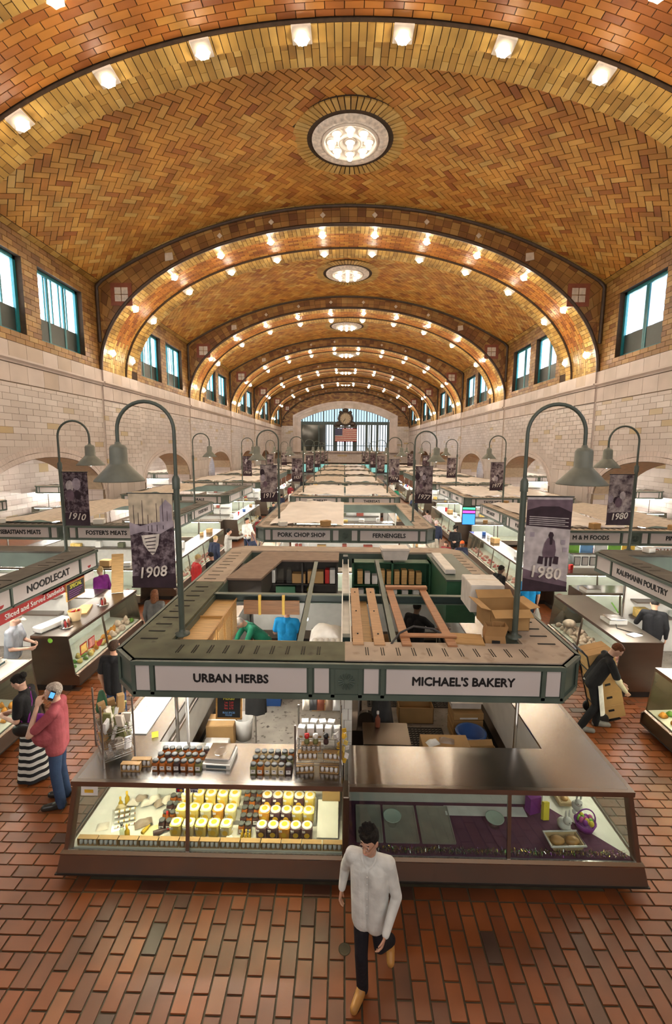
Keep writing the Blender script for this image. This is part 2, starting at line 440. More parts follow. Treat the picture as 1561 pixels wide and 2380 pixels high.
for sgn in (-1, 1):                                     # border strip and the aisles beside it
    b0 = xl - TW if sgn < 0 else xl + nc*TW
    v = 1.6
    while v < 14.0: ftile(b0, b0+TW, v, v+TL, random.random()*.4); v += TL
    for k in range(82):
        y0 = 1.6 + k*TW
        off = (TL/2 if k % 2 else 0)
        for i in range(-1, 9):
            u0 = i*TL + off; u1 = min(u0+TL, 2.6); u0 = max(u0, 0)
            if u1-u0 < .06: continue
            if sgn < 0: ftile(b0-u1, b0-u0, y0, y0+TW)
            else: ftile(b0+TW+u0, b0+TW+u1, y0, y0+TW)
for k in range(20):                                     # cross aisle between the first and second stall
    y0 = 11.4 + k*TW
    for i in range(20): ftile(xl+i*TL+(TL/2 if k % 2 else 0), xl+(i+1)*TL+(TL/2 if k % 2 else 0), y0, y0+TW)
pieces(floor, 'floor_tile', P, 'floor_tile', 300, 'floor_tile_field')
_ff = MB(); _ff.box(-24, 24, 14.2, END, -.02, -.006)
for _x in (-24, 5.62): _ff.box(_x, _x+18.38, BACK, 14.2, -.02, -.006)
_o = _ff.build('floor_tile_distance', 'floor_far', floor); _o['kind'] = 'stuff'
# concrete slabs inside the stalls come with the stalls
drain = MB().lathe([(.0, .004), (.04, .004), (.046, .001), (.05, .005), (.06, .005), (.06, -.01)], 24)
tag(drain.build('floor_drain', 'floor_grout', None, (.05, 3.84, 0)), 'small round metal floor drain beside the walking man', 'drain')

# ---------------- curves of the ceiling
EA, EB, EZ = 12.1, 6.6, 8.63          # arch intrados ellipse
VR = 23.0; VT = 16.15; VZ = VT - VR   # vault circle
VS = VR*math.asin(12.2/VR)            # half arc length
_T = np.linspace(0, PI, 2001)
_ex, _ez = -EA*np.cos(_T), EB*np.sin(_T)
_es = np.concatenate([[0], np.cumsum(np.hypot(np.diff(_ex), np.diff(_ez)))])
ELEN = float(_es[-1])
def ell(s, o=0.0):                    # s = arc length from the left foot, o = outward offset
    t = float(np.interp(s, _es, _T))
    x, z = -EA*math.cos(t), EB*math.sin(t)
    nx, nz = x/EA**2, z/EB**2; k = math.hypot(nx, nz)
    return HX + x + o*nx/k, EZ + z + o*nz/k, nx/k, nz/k
def vault(u, v, w):                   # u arc length from the crown, w inward (down)
    a = u/VR; r = VR - w
    return (HX + r*math.sin(a), v, VZ + r*math.cos(a))

BR = .54; BWD = .24
def herring(y0, y1):
    """45 degree herringbone cut to the bay, leaving the lamp ring free"""
    L, w = BR, BWD; c45 = math.sqrt(.5); out = []; yc = (y0+y1)/2 - .2
    rng = int(20/w)
    m = .5*w
    # pattern in rotated (p,q): bricks of L x w, stepped by w per row; blocks repeat every 2L
    for i in range(-45, 46):
        for j in range(-9, 10):
            ox = i*w + j*L; oy = i*w - j*L
            for kind in (0, 1):
                if kind == 0: R = (ox, ox+L, oy, oy+w)
                else: R = (ox-w+L, ox+L, oy+w, oy+w+L) if False else (ox, ox+w, oy+w, oy+w+L)
                g = .013
                poly = [(R[0]+g, R[2]+g), (R[1]-g, R[2]+g), (R[1]-g, R[3]-g), (R[0]+g, R[3]-g)]
                cx, cy = (R[0]+R[1])/2, (R[2]+R[3])/2
                u, v = (cx+cy)*c45, (cx-cy)*c45 + yc
                if abs(u) > VS+.4 or v < y0-.4 or v > y1+.4: continue
                if (u/1.9)**2 + ((v-yc)/1.9)**2 < 1: continue
                pp = [((a+b)*c45, (a-b)*c45 + yc) for a, b in poly][::-1]
                pp = clip(pp, -VS+.25, VS-.25, y0+.22, y1-.22)
                if pp and parea(pp) > .004: out.append(pp)
    return out

LAMP_PROTO = {}
def lamp_mesh():
    if not LAMP_PROTO:
        p = MB().cbox(-.25, .25, -.27, .27, -.03, .025, .008); LAMP_PROTO['plate'] = p.mesh('plate', 'ornament_plain')
        b = MB(); b.ball((0, 0, .12), (.12, .12, .11), 10, 6); LAMP_PROTO['bulb'] = b.mesh('bulb', 'bulb')
        r = MB()
        pr = [(.1, .03), (.155, .07), (.19, .12), (.17, .125), (.09, .04)]
        r.lathe(pr, 12, cap=False)
        r.v = [(x*(1+.10*math.cos(6*math.atan2(y, x))), y*(1+.10*math.cos(6*math.atan2(y, x))), z) for x, y, z in r.v]
        LAMP_PROTO['shade'] = r.mesh('glass_ruffle', 'lamp_glass')
    return LAMP_PROTO

def lamp(loc, nx, nz, big, label, group):
    """bulb under the soffit; nx,nz = outward normal of the arch, the lamp hangs the other way"""
    LP = lamp_mesh()
    o = empty('ceiling_lamp', loc, 0, label, 'lamp', group)
    ang = math.atan2(-nx, -nz)            # rotate +z to the inward normal
    o.rotation_euler = (0, ang, 0)
    if big: link('plate', LP['plate'], o)
    link('bulb', LP['bulb'], o); link('glass_ruffle', LP['shade'], o)

ORD = 'first second third fourth fifth sixth seventh eighth ninth tenth eleventh twelfth thirteenth fourteenth fifteenth sixteenth seventeenth eighteenth nineteenth twentieth'.split()
def make_rib(n, y):
    last = n == 6
    D = .75 if last else RIBW
    root = tag(MB().build('vault_arch', 'mortar') if False else empty('vault_arch', (0, 0, 0)), 'brick arch rib across the ceiling, %s from the balcony' % ORD[n], 'arch', kind='structure')
    strips = [(0, .8, .0, 'y'), (.8, 2.55, .1, 'o'), (2.6, 3.14, .0, 's'), (3.2, D, .16, 'y')]
    if last: strips = [(0, D, 0, 'y')]
    # mortar body: stepped section swept along the ellipse
    prof = []
    for (d0, d1, o, k) in strips: prof += [(d0, o+.02), (d1, o+.02)]
    if not last: prof = [(0, .02), (.8, .02), (.8, .12), (2.53, .12), (2.53, .2), (2.6, .2), (2.6, .02), (3.14, .02), (3.14, .24), (3.2, .24), (3.2, .18), (D, .18), (D, 1.1)]
    b = MB(); NS = 96
    vs = []
    for i in range(NS+1):
        s = ELEN*i/NS
        for d, o in prof:
            x, z, _, _ = ell(s, o); vs.append((x, y+d, z))
    k = len(prof)
    fs = [(i*k+j, (i+1)*k+j, (i+1)*k+j+1, i*k+j+1) for i in range(NS) for j in range(k-1)]
    b.add(vs, fs, 0, .5)
    # near face (spandrel backing) from the intrados up to the vault / wall
    st = [ELEN*i/NS for i in range(NS+1)]
    def outer(s):
        x, z, nx, nz = ell(s)
        lo, hi = 0., 8.
        for _ in range(30):
            m = (lo+hi)/2; px, pz = x-HX+nx*m, z+nz*m
            if abs(px) < 12.22 and math.hypot(px, pz-VZ) < VR+.05: lo = m
            else: hi = m
        return lo
    H = [outer(s) for s in st]
    for far in (0,) if last else (0, 1):
        yy = y + .01 if not far else y+D-.01
        vs = []
        for s, h in zip(st, H):
            x, z, nx, nz = ell(s, .0 if not far else .18); vs += [(x, yy, z), (ell(s)[0]+nx*h, yy, ell(s)[1]+nz*h)]
        b.add(vs, [(2*i, 2*i+1, 2*i+3, 2*i+2) for i in range(NS)], 0, .5)
    b.build('mortar_body', 'mortar', root)
    # bricks of the soffit
    P = []
    def put(s0, s1, d0, d1, o, m, r=None):
        g = .009
        n_ = 1 if s1-s0 < .35 else 2
        ss = [s0+g + (s1-s0-2*g)*i/n_ for i in range(n_+1)]
        poly = [(a, d0+g) for a in ss] + [(a, d1-g) for a in ss[::-1]]
        fn = lambda u, v, w: (ell(u, o+.03-w)[0], y+v, ell(u, o+.03-w)[1])
        vs, fs = slab(poly, fn, 0, .03 + random.uniform(-.004, .004), .012)
        P.append((vs, fs, m, random.random() if r is None else r))
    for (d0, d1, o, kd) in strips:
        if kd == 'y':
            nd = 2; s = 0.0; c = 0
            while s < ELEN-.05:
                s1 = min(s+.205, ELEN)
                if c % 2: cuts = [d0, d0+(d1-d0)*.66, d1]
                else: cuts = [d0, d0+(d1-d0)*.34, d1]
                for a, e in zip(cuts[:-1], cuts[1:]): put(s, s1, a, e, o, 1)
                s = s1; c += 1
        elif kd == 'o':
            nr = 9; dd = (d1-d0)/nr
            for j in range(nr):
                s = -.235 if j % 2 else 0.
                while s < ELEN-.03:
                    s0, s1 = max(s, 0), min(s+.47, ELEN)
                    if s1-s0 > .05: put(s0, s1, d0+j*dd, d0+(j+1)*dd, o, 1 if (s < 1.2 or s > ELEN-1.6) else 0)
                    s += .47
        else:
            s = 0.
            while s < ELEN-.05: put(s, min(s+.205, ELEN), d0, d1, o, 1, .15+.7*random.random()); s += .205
    # bricks of the near face
    NC = 76
    for i in range(NC):
        s0, s1 = ELEN*i/NC, ELEN*(i+1)/NC
        h0, h1 = outer(s0), outer(s1); hm = (h0+h1)/2
        if hm < .1: continue
        rows = max(2, int(round((hm-.1)/.34)))
        for j in range(rows):
            f0, f1 = j/rows, (j+1)/rows
            q = []
            for s, f in ((s0, f0), (s1, f0), (s1, f1), (s0, f1)):
                x, z, nx, nz = ell(s); h = .1 + (outer(s)-.1)*f; q.append((x+nx*h, z+nz*h))
            sub = [q]
            if rows == 2 and i % 1 == 0:      # triangles along the crown
                mid = lambda a, c_: ((a[0]+c_[0])/2, (a[1]+c_[1])/2)
                t = mid(q[3], q[2]) if j == 0 else mid(q[0], q[1])
                sub = [[q[0], q[1], t], [q[0], t, q[3]], [q[1], q[2], t]] if j == 0 else [[q[3], t, q[2]], [q[3], q[0], t], [t, q[1], q[2]]]
            for pl in sub:
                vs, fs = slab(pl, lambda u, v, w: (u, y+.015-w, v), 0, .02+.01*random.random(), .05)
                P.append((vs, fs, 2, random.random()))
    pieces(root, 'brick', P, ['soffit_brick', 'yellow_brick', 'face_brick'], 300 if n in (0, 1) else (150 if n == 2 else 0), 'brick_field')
    # dark roll mouldings
    b = MB()
    b.tube([(ell(s, .06)[0], y-.02, ell(s, .06)[1]) for s in st], .085, 6)
    b.tube([(ell(s)[0]+ell(s)[2]*(h-.1), y-.02, ell(s)[1]+ell(s)[3]*(h-.1)) for s, h in zip(st, H) if h > .3], .1, 6)
    b.build('moulding', 'dark_moulding', root)
    # white inset tiles
    for px, pz, big in ((10.95, 12.15, 1), (8.55, 13.85, 0), (6.1, 14.78, 0), (3.65, 15.38, 0), (1.22, 15.68, 0)):
        for sg in (-1, 1):
            b = MB(); cx, cz = HX+sg*px, pz
            if big:
                for du in (-.42, .42): b.box(cx+du-.1, cx+du+.1, y-.03, y+.01, cz-.52, cz+.52, 1); b.box(cx-.32, cx+.32, y-.03, y+.01, cz+du-.1, cz+du+.1, 1)
                for du in (-.17, .17):
                    for dv in (-.17, .17): b.box(cx+du-.15, cx+du+.15, y-.035, y+.01, cz+dv-.15, cz+dv+.15, 0)
            else:
                q = .2 if px > 8 else .13
                b.prism([(cx-q, cz), (cx, cz-q), (cx+q, cz), (cx, cz+q)] if px < 8 else [(cx-q, cz-q), (cx+q, cz-q*.6), (cx+q*.8, cz+q), (cx-q, cz+q*.8)], lambda u, v, w: (u, w, v), y-.035, y+.01)
            b.build('inset_tile', ['white_inset', 'red_tile'], root)
    # lamps: two rows of twelve
    rows = [(.7, 0, 'near')] + ([] if last else [(2.87, 1, 'far')])
    for d, big, nm in rows:
        for i in range(12):
            s = .95 + (ELEN-1.9)*i/11
            x, z, nx, nz = ell(s, .0)
            lamp((x, y+d, z), nx, nz, big, ('bulb on a white square plate, %s from the left, rear row of the %s arch' if big else 'bulb lamp, %s from the left, front row under the %s brick arch') % (ORD[i], ORD[n]),
                 'ceiling bulbs, %s row of the %s arch' % (nm, ORD[n]))
for n, y in enumerate(RIBS): make_rib(n, y)

def make_bay(n, y0, y1):
    root = empty('ceiling', (0, 0, 0)); tag(root, 'herringbone brick vault of the ceiling, %s bay from the balcony' % ORD[n], 'ceiling', kind='structure')
    b = MB(); b.grid(lambda a, c: vault((a-.5)*2*(VS+.1), y0 + (y1-y0)*c, 0.), 64, 1, smooth=False)
    b.grid(lambda a, c: vault((a-.5)*2*(VS+.1), y0 + (y1-y0)*c, -.5), 16, 1, smooth=False, flip=True)
    b.build('mortar_bed', 'mortar', root)
    P = []
    for pp in herring(y0, y1):
        vs, fs = slab(pp, vault, 0, .018 + random.uniform(-.005, .006), .02); P.append((vs, fs, 0, random.random()))
    g = .009                                            # border courses
    for v0, v1 in ((y0, y0+.2), (y1-.2, y1)):
        s = -VS
        while s < VS-.02:
            e = min(s+.47, VS)
            vs, fs = slab([(s+g, v0+g), (e-g, v0+g), (e-g, v1-g), (s+g, v1-g)], vault, 0, .025, .01); P.append((vs, fs, 1, random.random())); s = e
    for u0 in (-VS, VS-.23):
        v = y0+.2
        while v < y1-.2:
            e = min(v+.47, y1-.2)
            vs, fs = slab([(u0+g, v+g), (u0+.23-g, v+g), (u0+.23-g, e-g), (u0+g, e-g)], vault, 0, .03, .01); P.append((vs, fs, 1, random.random())); v = e
    pieces(root, 'brick', P, ['vault_brick', 'yellow_brick'], 300 if n < 2 else 0, 'brick_field')
    # lamp rose
    yc = (y0+y1)/2 - .2
    rose = empty('ceiling_rose', (HX, yc, VT), 0, 'round white terracotta lamp rose in a brick ring, %s along the ceiling' % ORD[n], 'ceiling rose')
    b = MB(); b.lathe([(1.4, .1), (1.4, -.1), (2.12, -.06), (2.12, .2)], 64, cap=False); b.build('ring_bed', 'mortar', rose)
    ring = MB()
    NB = 60
    for i in range(NB):
        a0, a1 = 2*PI*i/NB, 2*PI*(i+1)/NB; gg = .012
        pol = [(1.58, a0+gg), (2.1, a0+gg*.8), (2.1, a1-gg*.8), (1.58, a1-gg)]
        vs, fs = slab(pol, lambda r_, a, w: (r_*math.cos(a), r_*math.sin(a), -.06-w), 0, .045, .01)
        if n < 2: ob = MB(); ob.add(vs, fs, 0, .3+.7*random.random()); ob.build('ring_brick', 'yellow_brick', rose)
        else: ring.add(vs, fs, 0, .3+.7*random.random())
    for i in range(24):
        a0, a1 = 2*PI*i/24, 2*PI*(i+1)/24
        vs, fs = slab([(1.4, a0+.004), (1.56, a0+.004), (1.56, (a0+a1)/2), (1.56, a1-.004), (1.4, a1-.004), (1.4, (a0+a1)/2)], lambda r_, a, w: (r_*math.cos(a), r_*math.sin(a), -.05-w), 0, .04, .0)
        ring.add(vs, fs, 0, .3+.5*random.random())
    o = ring.build('brick_band', 'yellow_brick', rose)
    b = MB(); b.lathe([(1.42, -.02), (1.4, -.14), (1.25, -.2), (1.12, -.2), (1.04, -.16)], 48, cap=False); b.build('garland_rim', 'ornament', rose)
    b = MB(); b.lathe([(1.04, -.14), (1.04, -.2), (.98, -.22), (.92, -.2), (.9, -.12), (.45, -.1), (.45, -.2), (.40, -.23), (.36, -.2), (.3, -.12), (0.001, -.1)], 48, cap=False)
    b.build('dish', 'ornament_plain', rose)
    for i in range(9):
        c = (0, 0, -.16) if i == 8 else (.68*math.cos(PI/4*i+PI/8*0), .68*math.sin(PI/4*i), -.16)
        q = MB(); q.lathe([(.19, .04), (.2, -.01), (.16, -.0)], 16, (c[0], c[1], c[2]), cap=False); sk = q.build('socket_ring', 'ornament_plain', rose)
        q = MB(); q.ball((c[0], c[1], c[2]-.12), .11, 12, 8); q.build('bulb', 'rose_bulb', sk)
for n in range(6):
    y0 = RIBS[n]+RIBW; y1 = RIBS[n+1]
    make_bay(n, y0-.02, y1+.02)
# the bay over the balcony, out of frame
tag(MB().grid(lambda a, c: vault((a-.5)*2*(VS+.3), BACK-.4 + (RIB0+.2-BACK+.4)*c, 0.), 48, 1, smooth=False).build('ceiling', 'vault_brick'), 'brick vault over the balcony end', 'ceiling', kind='structure')

# ---------------- side walls
ARCH = dict(hw=3.95, spring=2.7, crown=4.4)
def arch_z(t):                                        # t -1..1 across the opening
    return ARCH['spring'] + (ARCH['crown']-ARCH['spring'])*math.sqrt(max(0, 1-t*t))
BAYS = [(-2.78+RIBW, RIB0)] + [(RIBS[n]+RIBW, RIBS[n+1]) for n in range(6)]
def make_wall(side, name):
    sg = -1 if side == 'left' else 1
    X0 = HX + sg*(WX+.06); X1 = HX + sg*(WX+1.75)
    root = empty(name); tag(root, 'white glazed tile wall with arches and brown brick above, on the %s of the hall' % side, 'wall', kind='structure')
    b = MB(); ys = BACK
    cent = [(a+c)/2 for a, c in BAYS]
    edges = []
    for yc in cent: edges += [yc-ARCH['hw'], yc+ARCH['hw']]
    pts = [BACK] + edges + [END+.3]
    for i in range(0, len(pts), 2): b.box(X0, X1, pts[i], pts[i+1], 0, 8.63, 0, .5)
    for yc in cent:
        K = 20
        for i in range(K):
            t0, t1 = -1+2*i/K, -1+2*(i+1)/K; y0, y1 = yc+t0*ARCH['hw'], yc+t1*ARCH['hw']; z0, z1 = arch_z(t0), arch_z(t1)
            b.add([(X0,y0,z0),(X0,y1,z1),(X0,y1,8.63),(X0,y0,8.63),(X1,y0,z0),(X1,y1,z1),(X1,y1,8.63),(X1,y0,8.63)], [(0,1,2,3),(4,7,6,5),(3,2,6,7)], 0, .5)
            b.add([(X0,y0,z0),(X0,y1,z1),(X1,y1,z1),(X1,y0,z0)], [(0,3,2,1)], 2, .5)
    # upper wall with window holes
    UX0 = HX + sg*(WX+.08); UX1 = HX + sg*(WX+.75)
    holes = []
    for (a, c) in BAYS:
        d = (c-(a-RIBW+RIBW))
        holes += [(c-8.25, c-5.2), (c-4.3, c-1.25)]
    pts = [BACK] + [v for h in holes for v in h] + [END+.3]
    for i in range(0, len(pts), 2): b.box(UX0, UX1, pts[i], pts[i+1], 8.63, 13.2, 1, .5)
    for h in holes: b.box(UX0, UX1, h[0], h[1], 8.63, 9.05, 1, .5); b.box(UX0, UX1, h[0], h[1], 11.86, 13.2, 1, .5)
    b.build('wall_body', ['tile_joint', 'mortar', 'plaster'], root)
    # ----- tiles
    fn = lambda u, v, w: (X0 - sg*(-.0)-sg*w, u, v)
    P = []; inside_p = lambda y: any(r-.05 <= y <= r+RIBW+.05 for r in RIBS)
    def tile(y0, y1, z0, z1, m, r=None, pr=.012, g=.006):
        w = pr + (.07 if inside_p((y0+y1)/2) else 0)
        vs, fs = slab([(y0+g, z0+g), (y1-g, z0+g), (y1-g, z1-g), (y0+g, z1-g)], fn, 0, w + random.uniform(-.002, .002), .004)
        if sg > 0: fs = [f[::-1] for f in fs]
        P.append((vs, fs, m, random.random() if r is None else r))
    segs = []                                          # runs between pier edges
    cuts = [12.0] + [v for r in RIBS if r > 12 for v in (r, r+RIBW)]
    cuts = [c for c in cuts if c < END] + [END]
    for a, c in zip(cuts[:-1], cuts[1:]):
        pier = inside_p((a+c)/2)
        z = 1.0; k = 0
        while z < 7.15:
            hz = .24 if z > 3.6 else (.24 if not pier else .24)
            ln = .78
            if pier and 2.0 <= z < 3.55: hz = .78; ln = .8
            z1 = min(z+hz, 7.15)
            y = a - (ln/2 if k % 2 else 0)
            while y < c-.03:
                t0, t1 = max(y, a), min(y+ln*random.uniform(.98, 1.0), c)
                if t1-t0 > .06:
                    def cutin(yy, zz, e):
                        for yc in cent:
                            t = (yy-yc)/(ARCH['hw']+e)
                            if abs(t) < 1 and zz < ARCH['spring']+(ARCH['crown']+e-ARCH['spring'])*math.sqrt(1-t*t): return True
                        return False
                    if cutin(t0, z, .5) or cutin(t1, z, .5):
                        for q in range(6):
                            a0, a1 = t0+(t1-t0)*q/6, t0+(t1-t0)*(q+1)/6
                            if not cutin((a0+a1)/2, (z+z1)/2, .2): tile(a0, a1, z, z1, 0, .4, g=.001)
                    elif z > 2.5 or pier: tile(t0, t1, z, z1, 0)
                y += ln
            z = z1; k += 1
        # cornice: block course, moulding, block course
        for z0, z1, ln in ((7.18, 7.85, .95), (8.08, 8.63, .95)):
            y = a
            while y < c-.05:
                e = min(y+ln, c); e = c if c-e < .25 else e
                tile(y, e, z0, z1, 1, pr=.02 if z0 < 8 else .05); y = e
    for (a, c), yc in zip(BAYS[1:], cent[1:]):         # ring of voussoirs, two courses
        K = 64
        for ring in (0, 1):
            for i in range(K):
                t0, t1 = PI*i/K, PI*(i+1)/K
                q = []
                for t, o in ((t0, ring*.22), (t1, ring*.22), (t1, ring*.22+.2), (t0, ring*.22+.2)):
                    q.append((yc-(ARCH['hw']+.02+o)*math.cos(t), ARCH['spring']+(ARCH['crown']-ARCH['spring']+.02+o)*math.sin(t)))
                vs, fs = slab(q, fn, 0, .03, .03)
                if sg > 0: fs = [f[::-1] for f in fs]
                P.append((vs, fs, 1, .3+.7*random.random()))
    # jambs of the openings: yellowed tiles on the far reveal
    for yc in cent[1:]:
        yj = yc + ARCH['hw']
        for k in range(12):
            z0 = 1.0+k*.24
            if z0 > ARCH['spring']: break
            for i in range(3):
                xa, xb = WX+.07+i*.56, WX+.07+(i+1)*.56
                q = [(xa+.006, z0+.006), (xb-.006, z0+.006), (xb-.006, z0+.234), (xa+.006, z0+.234)]
                vs, fs = slab(q, lambda u, v, w: (HX+sg*u, yj-w, v), 0, .012, .0)
                P.append((vs, fs, 0, .02+.3*random.random()))
    # upper bricks
    P2 = []
    fu = lambda u, v, w: (UX0 - sg*w, u, v)
    for n_, (a, c) in enumerate(BAYS[1:]):
        z = 8.65; k = 0
        while z < 12.95:
            y = a - (.25 if k % 2 else 0)
            while y < c-.03:
                t0, t1 = max(y, a), min(y+.5, c)
                parts = [(t0, t1)]
                for h in holes:
                    if z+.1 > 9.03 and z+.1 < 11.88:
                        np_ = []
                        for p, q in parts:
                            if q <= h[0] or p >= h[1]: np_.append((p, q))
                            else:
                                if p < h[0]: np_.append((p, h[0]))
                                if q > h[1]: np_.append((h[1], q))
                        parts = np_
                for p, q in parts:
                    if q-p > .05:
                        vs, fs = slab([(p+.008, z+.008), (q-.008, z+.008), (q-.008, z+.192), (p+.008, z+.192)], fu, 0, .015+.006*random.random(), .01)
                        if sg > 0: fs = [f[::-1] for f in fs]
                        P2.append((vs, fs, 2, random.random()))
                y += .5
            z += .2; k += 1
    pieces(root, 'tile', P, ['white_tile', 'terracotta'], 240, 'tile_field')
    pieces(root, 'brick', P2, ['white_tile', 'terracotta', 'upper_brick'], 110, 'brick_field')
    # moulding
    b = MB(); segs = cuts
    for a, c in zip(cuts[:-1], cuts[1:]):
        q = .07 if inside_p((a+c)/2) else 0
        pr = [(0, 7.87), (.05+q, 7.87), (.07+q, 7.93), (.14+q, 8.0), (.14+q, 8.07), (0, 8.07)]
        b.prism([(X0 - sg*u, v) for u, v in pr], lambda u, v, w: (u, w, v), a, c)
        b.box(X0 - sg*(.03), X0 - sg*(-.02), a-.05, a+.05, 1, 8.6, 0)
    b.build('cornice_moulding', 'terracotta', root)
    # ledge on top of the cornice back to the brick wall
    # windows
    wn = 0
    for i, h in enumerate(holes[2:]):
        wr = empty('window_%d' % (i+1 + (0 if sg < 0 else 40)), (HX+sg*(WX+.42), (h[0]+h[1])/2, 9.05)); tag(wr, 'teal framed clerestory window high on the %s wall, %s from the balcony' % (side, ORD[i] if i < 12 else 'last'), 'window', kind='structure')
        wd = (h[1]-h[0])/2; f = MB()
        f.box(-.12, .12, -wd, -wd+.14, 0, 2.81); f.box(-.12, .12, wd-.14, wd, 0, 2.81); f.box(-.12, .12, -wd, wd, 2.67, 2.81); f.box(-.12, .12, -wd, wd, 0, .1)
        f.build('frame', 'frame_teal', wr)
        for yy in ((-.05, .05) if sg > 0 else (-.55, .55)):
            one('mullion', 'frame_teal', 'box', -.08, .08, yy-.06, yy+.06, .1, 2.67, parent=wr)
        if sg < 0:
            for k in range(5): one('glazing_bar', 'frame_teal', 'box', -.05, .05, -wd+.3+k*.5-.035, -wd+.3+k*.5+.035, .95, 2.67, parent=wr)
        one('lower_panel', 'frame_dark', 'box', -.06, .06, -wd+.1, wd-.1, .08, .95, parent=wr)
        for k in range(3):
            one('pane', 'pane_day', 'box', sg*.0-.01, sg*.0+.01, -wd+.14+k*(2*wd-.28)/3, -wd+.14+(k+1)*(2*wd-.28)/3, .95, 2.67, parent=wr)
        if sg > 0:                                     # pale blinds
            b = MB(); b.grid(lambda a, c: (-.05*sg-.03*math.sin(a*23), -wd+.16+a*(2*wd-.32)*.96, .95+c*1.7), 30, 1); b.build('blind', 'blind', wr)
make_wall('left', 'wall_left'); make_wall('right', 'wall_right')

# ---------------- far wall with the big window, clock and flag
def make_far():
    root = empty('wall_far'); tag(root, 'end wall with pale tiles below and brown brick above', 'wall', kind='structure')
    b = MB(); y0, y1 = END, END+.8
    wx0, wx1, wz0, wzs, wzc = HX-8.4, HX+8.4, 4.15, 10.05, 12.2
    b.box(-13.5, wx0, y0, y1, 0, 17, 0, .5); b.box(wx1, 13.7, y0, y1, 0, 17, 0, .5); b.box(wx0, wx1, y0, y1, 1.8, wz0, 0, .5); b.box(wx0, wx1, y1-.1, y1, 0, 1.8, 0, .5)
    cz = lambda x: wzs + (wzc-wzs)*(1-((x-HX)/8.4)**2)
    K = 24
    for i in range(K):
        xa, xb = wx0+(wx1-wx0)*i/K, wx0+(wx1-wx0)*(i+1)/K
        b.add([(xa,y0,cz(xa)),(xb,y0,cz(xb)),(xb,y0,17),(xa,y0,17),(xa,y1,cz(xa)),(xb,y1,cz(xb))], [(0,1,2,3),(0,4,5,1)], 0, .5)
    b.build('wall_body', ['mortar'], root)
    P = []
    fn = lambda u, v, w: (u, END-w, v)
    z = 2.0; k = 0
    while z < 15.3:
        brick = z > 8.6; hz = .22 if brick else .3; ln = .5 if brick else .9
        x = HX-12.2 - (ln/2 if k % 2 else 0)
        while x < HX+12.2:
            xa, xb = max(x, HX-12.2), min(x+ln, HX+12.2); xm = (xa+xb)/2
            inwin = abs(xm-HX) < 9.5 and (wz0-.1 < z+hz/2 < cz(xm) + .6 if abs(xm-HX) < 8.4 else 4.0 < z < 10.5)
            top = EZ + EB*math.sqrt(max(0, 1-((xm-HX)/EA)**2))
            if not inwin and (z+hz < top or z < 8.6):
                vs, fs = slab([(xa+.008, z+.008), (xb-.008, z+.008), (xb-.008, z+hz-.008), (xa+.008, z+hz-.008)], fn, 0, .015, .01)
                P.append((vs, fs, 1 if brick else 0, random.random()))
            x += ln
        z += hz; k += 1
    pieces(root, 'brick', P, ['white_tile', 'face_brick'], 0, 'brick_field')
    # stone surround
    b = MB(); ins = []; out = []
    for i in range(25):
        x = -8.4+16.8*i/24; ins.append((HX+x, cz(HX+x))); out.append((HX+x*9.9/8.4, cz(HX+x)+1.35-.55*abs(x/8.4)**2))
    ins = [(wx0, wz0)]+ins+[(wx1, wz0)]; out = [(HX-9.9, wz0)]+out+[(HX+9.9, wz0)]
    for lv, (f0, f1, pr) in enumerate(((0, .45, .12), (.45, .75, .25), (.75, 1, .38))):
        for i in range(len(ins)-1):
            q = []
            for a, f in ((i, f0), (i, f1), (i+1, f1), (i+1, f0)):
                q.append((ins[a][0]+(out[a][0]-ins[a][0])*f, ins[a][1]+(out[a][1]-ins[a][1])*f))
            vs, fs = slab(q, fn, -.1, pr, .0); b.add(vs, fs, 0)
    b.build('stone_surround', 'terracotta', root)
    b = MB(); b.box(-9.9, 10.1, END-.5, END, 3.95, 4.2); b.build('sill', 'terracotta', root)
    win = empty('window_90', (HX, END+.25, 4.15)); tag(win, 'large arched teal window in the end wall behind the clock', 'window', kind='structure')
    b = MB()
    for x in (-8.35, -5.0, -1.7, 1.7, 5.0, 8.35): b.box(x-.12, x+.12, -.1, .1, 0, 5.2)
    b.box(-8.4, 8.4, -.14, .14, 5.0, 5.6); b.box(-8.4, 8.4, -.1, .1, 1.0, 1.12); b.box(-8.4, 8.4, -.1, .1, 0, .12)
    b.build('frame', 'frame_slate', win)
    for i in range(33):
        x = -8.2+16.4*i/32; zt = cz(HX+x)-4.15
        one('mullion', 'frame_slate', 'box', x-(.11 if i % 4 == 0 else .06), x+(.11 if i % 4 == 0 else .06), -.08, .08, 5.6, zt, parent=win)
        if x > -3.6: one('mullion', 'frame_slate', 'box', x-(.24 if i % 4 == 0 else .08), x+(.24 if i % 4 == 0 else .08), -.08, .08, .1, 5.0, parent=win)
    b = MB(); N_ = 24
    for i in range(N_):
        xa, xb = -8.4+16.8*i/N_, -8.4+16.8*(i+1)/N_
        b.add([(xa, .05, 5.6), (xb, .05, 5.6), (xb, .05, cz(HX+xb)-4.15), (xa, .05, cz(HX+xa)-4.15)], [(0, 1, 2, 3)])
    b.build('pane', 'pane_dim', win)
    one('pane', 'pane_far', 'box', -3.7, 8.35, .04, .06, .1, 5.0, parent=win)
    one('pane', 'dark_glass', 'box', -8.35, -3.7, .04, .06, .1, 5.0, parent=win)
    # clock
    ck = empty('wall_clock', (HX+.05, END-.5, 10.3), 0, 'round ornate dark wall clock mounted above the flag on the end window', 'clock')
    rx = Matrix.Rotation(PI/2, 3, 'X')
    MB().lathe([(0.001, .1), (1.0, .1)], 32, rot=rx, cap=False).build('dial', 'clock_face', ck)
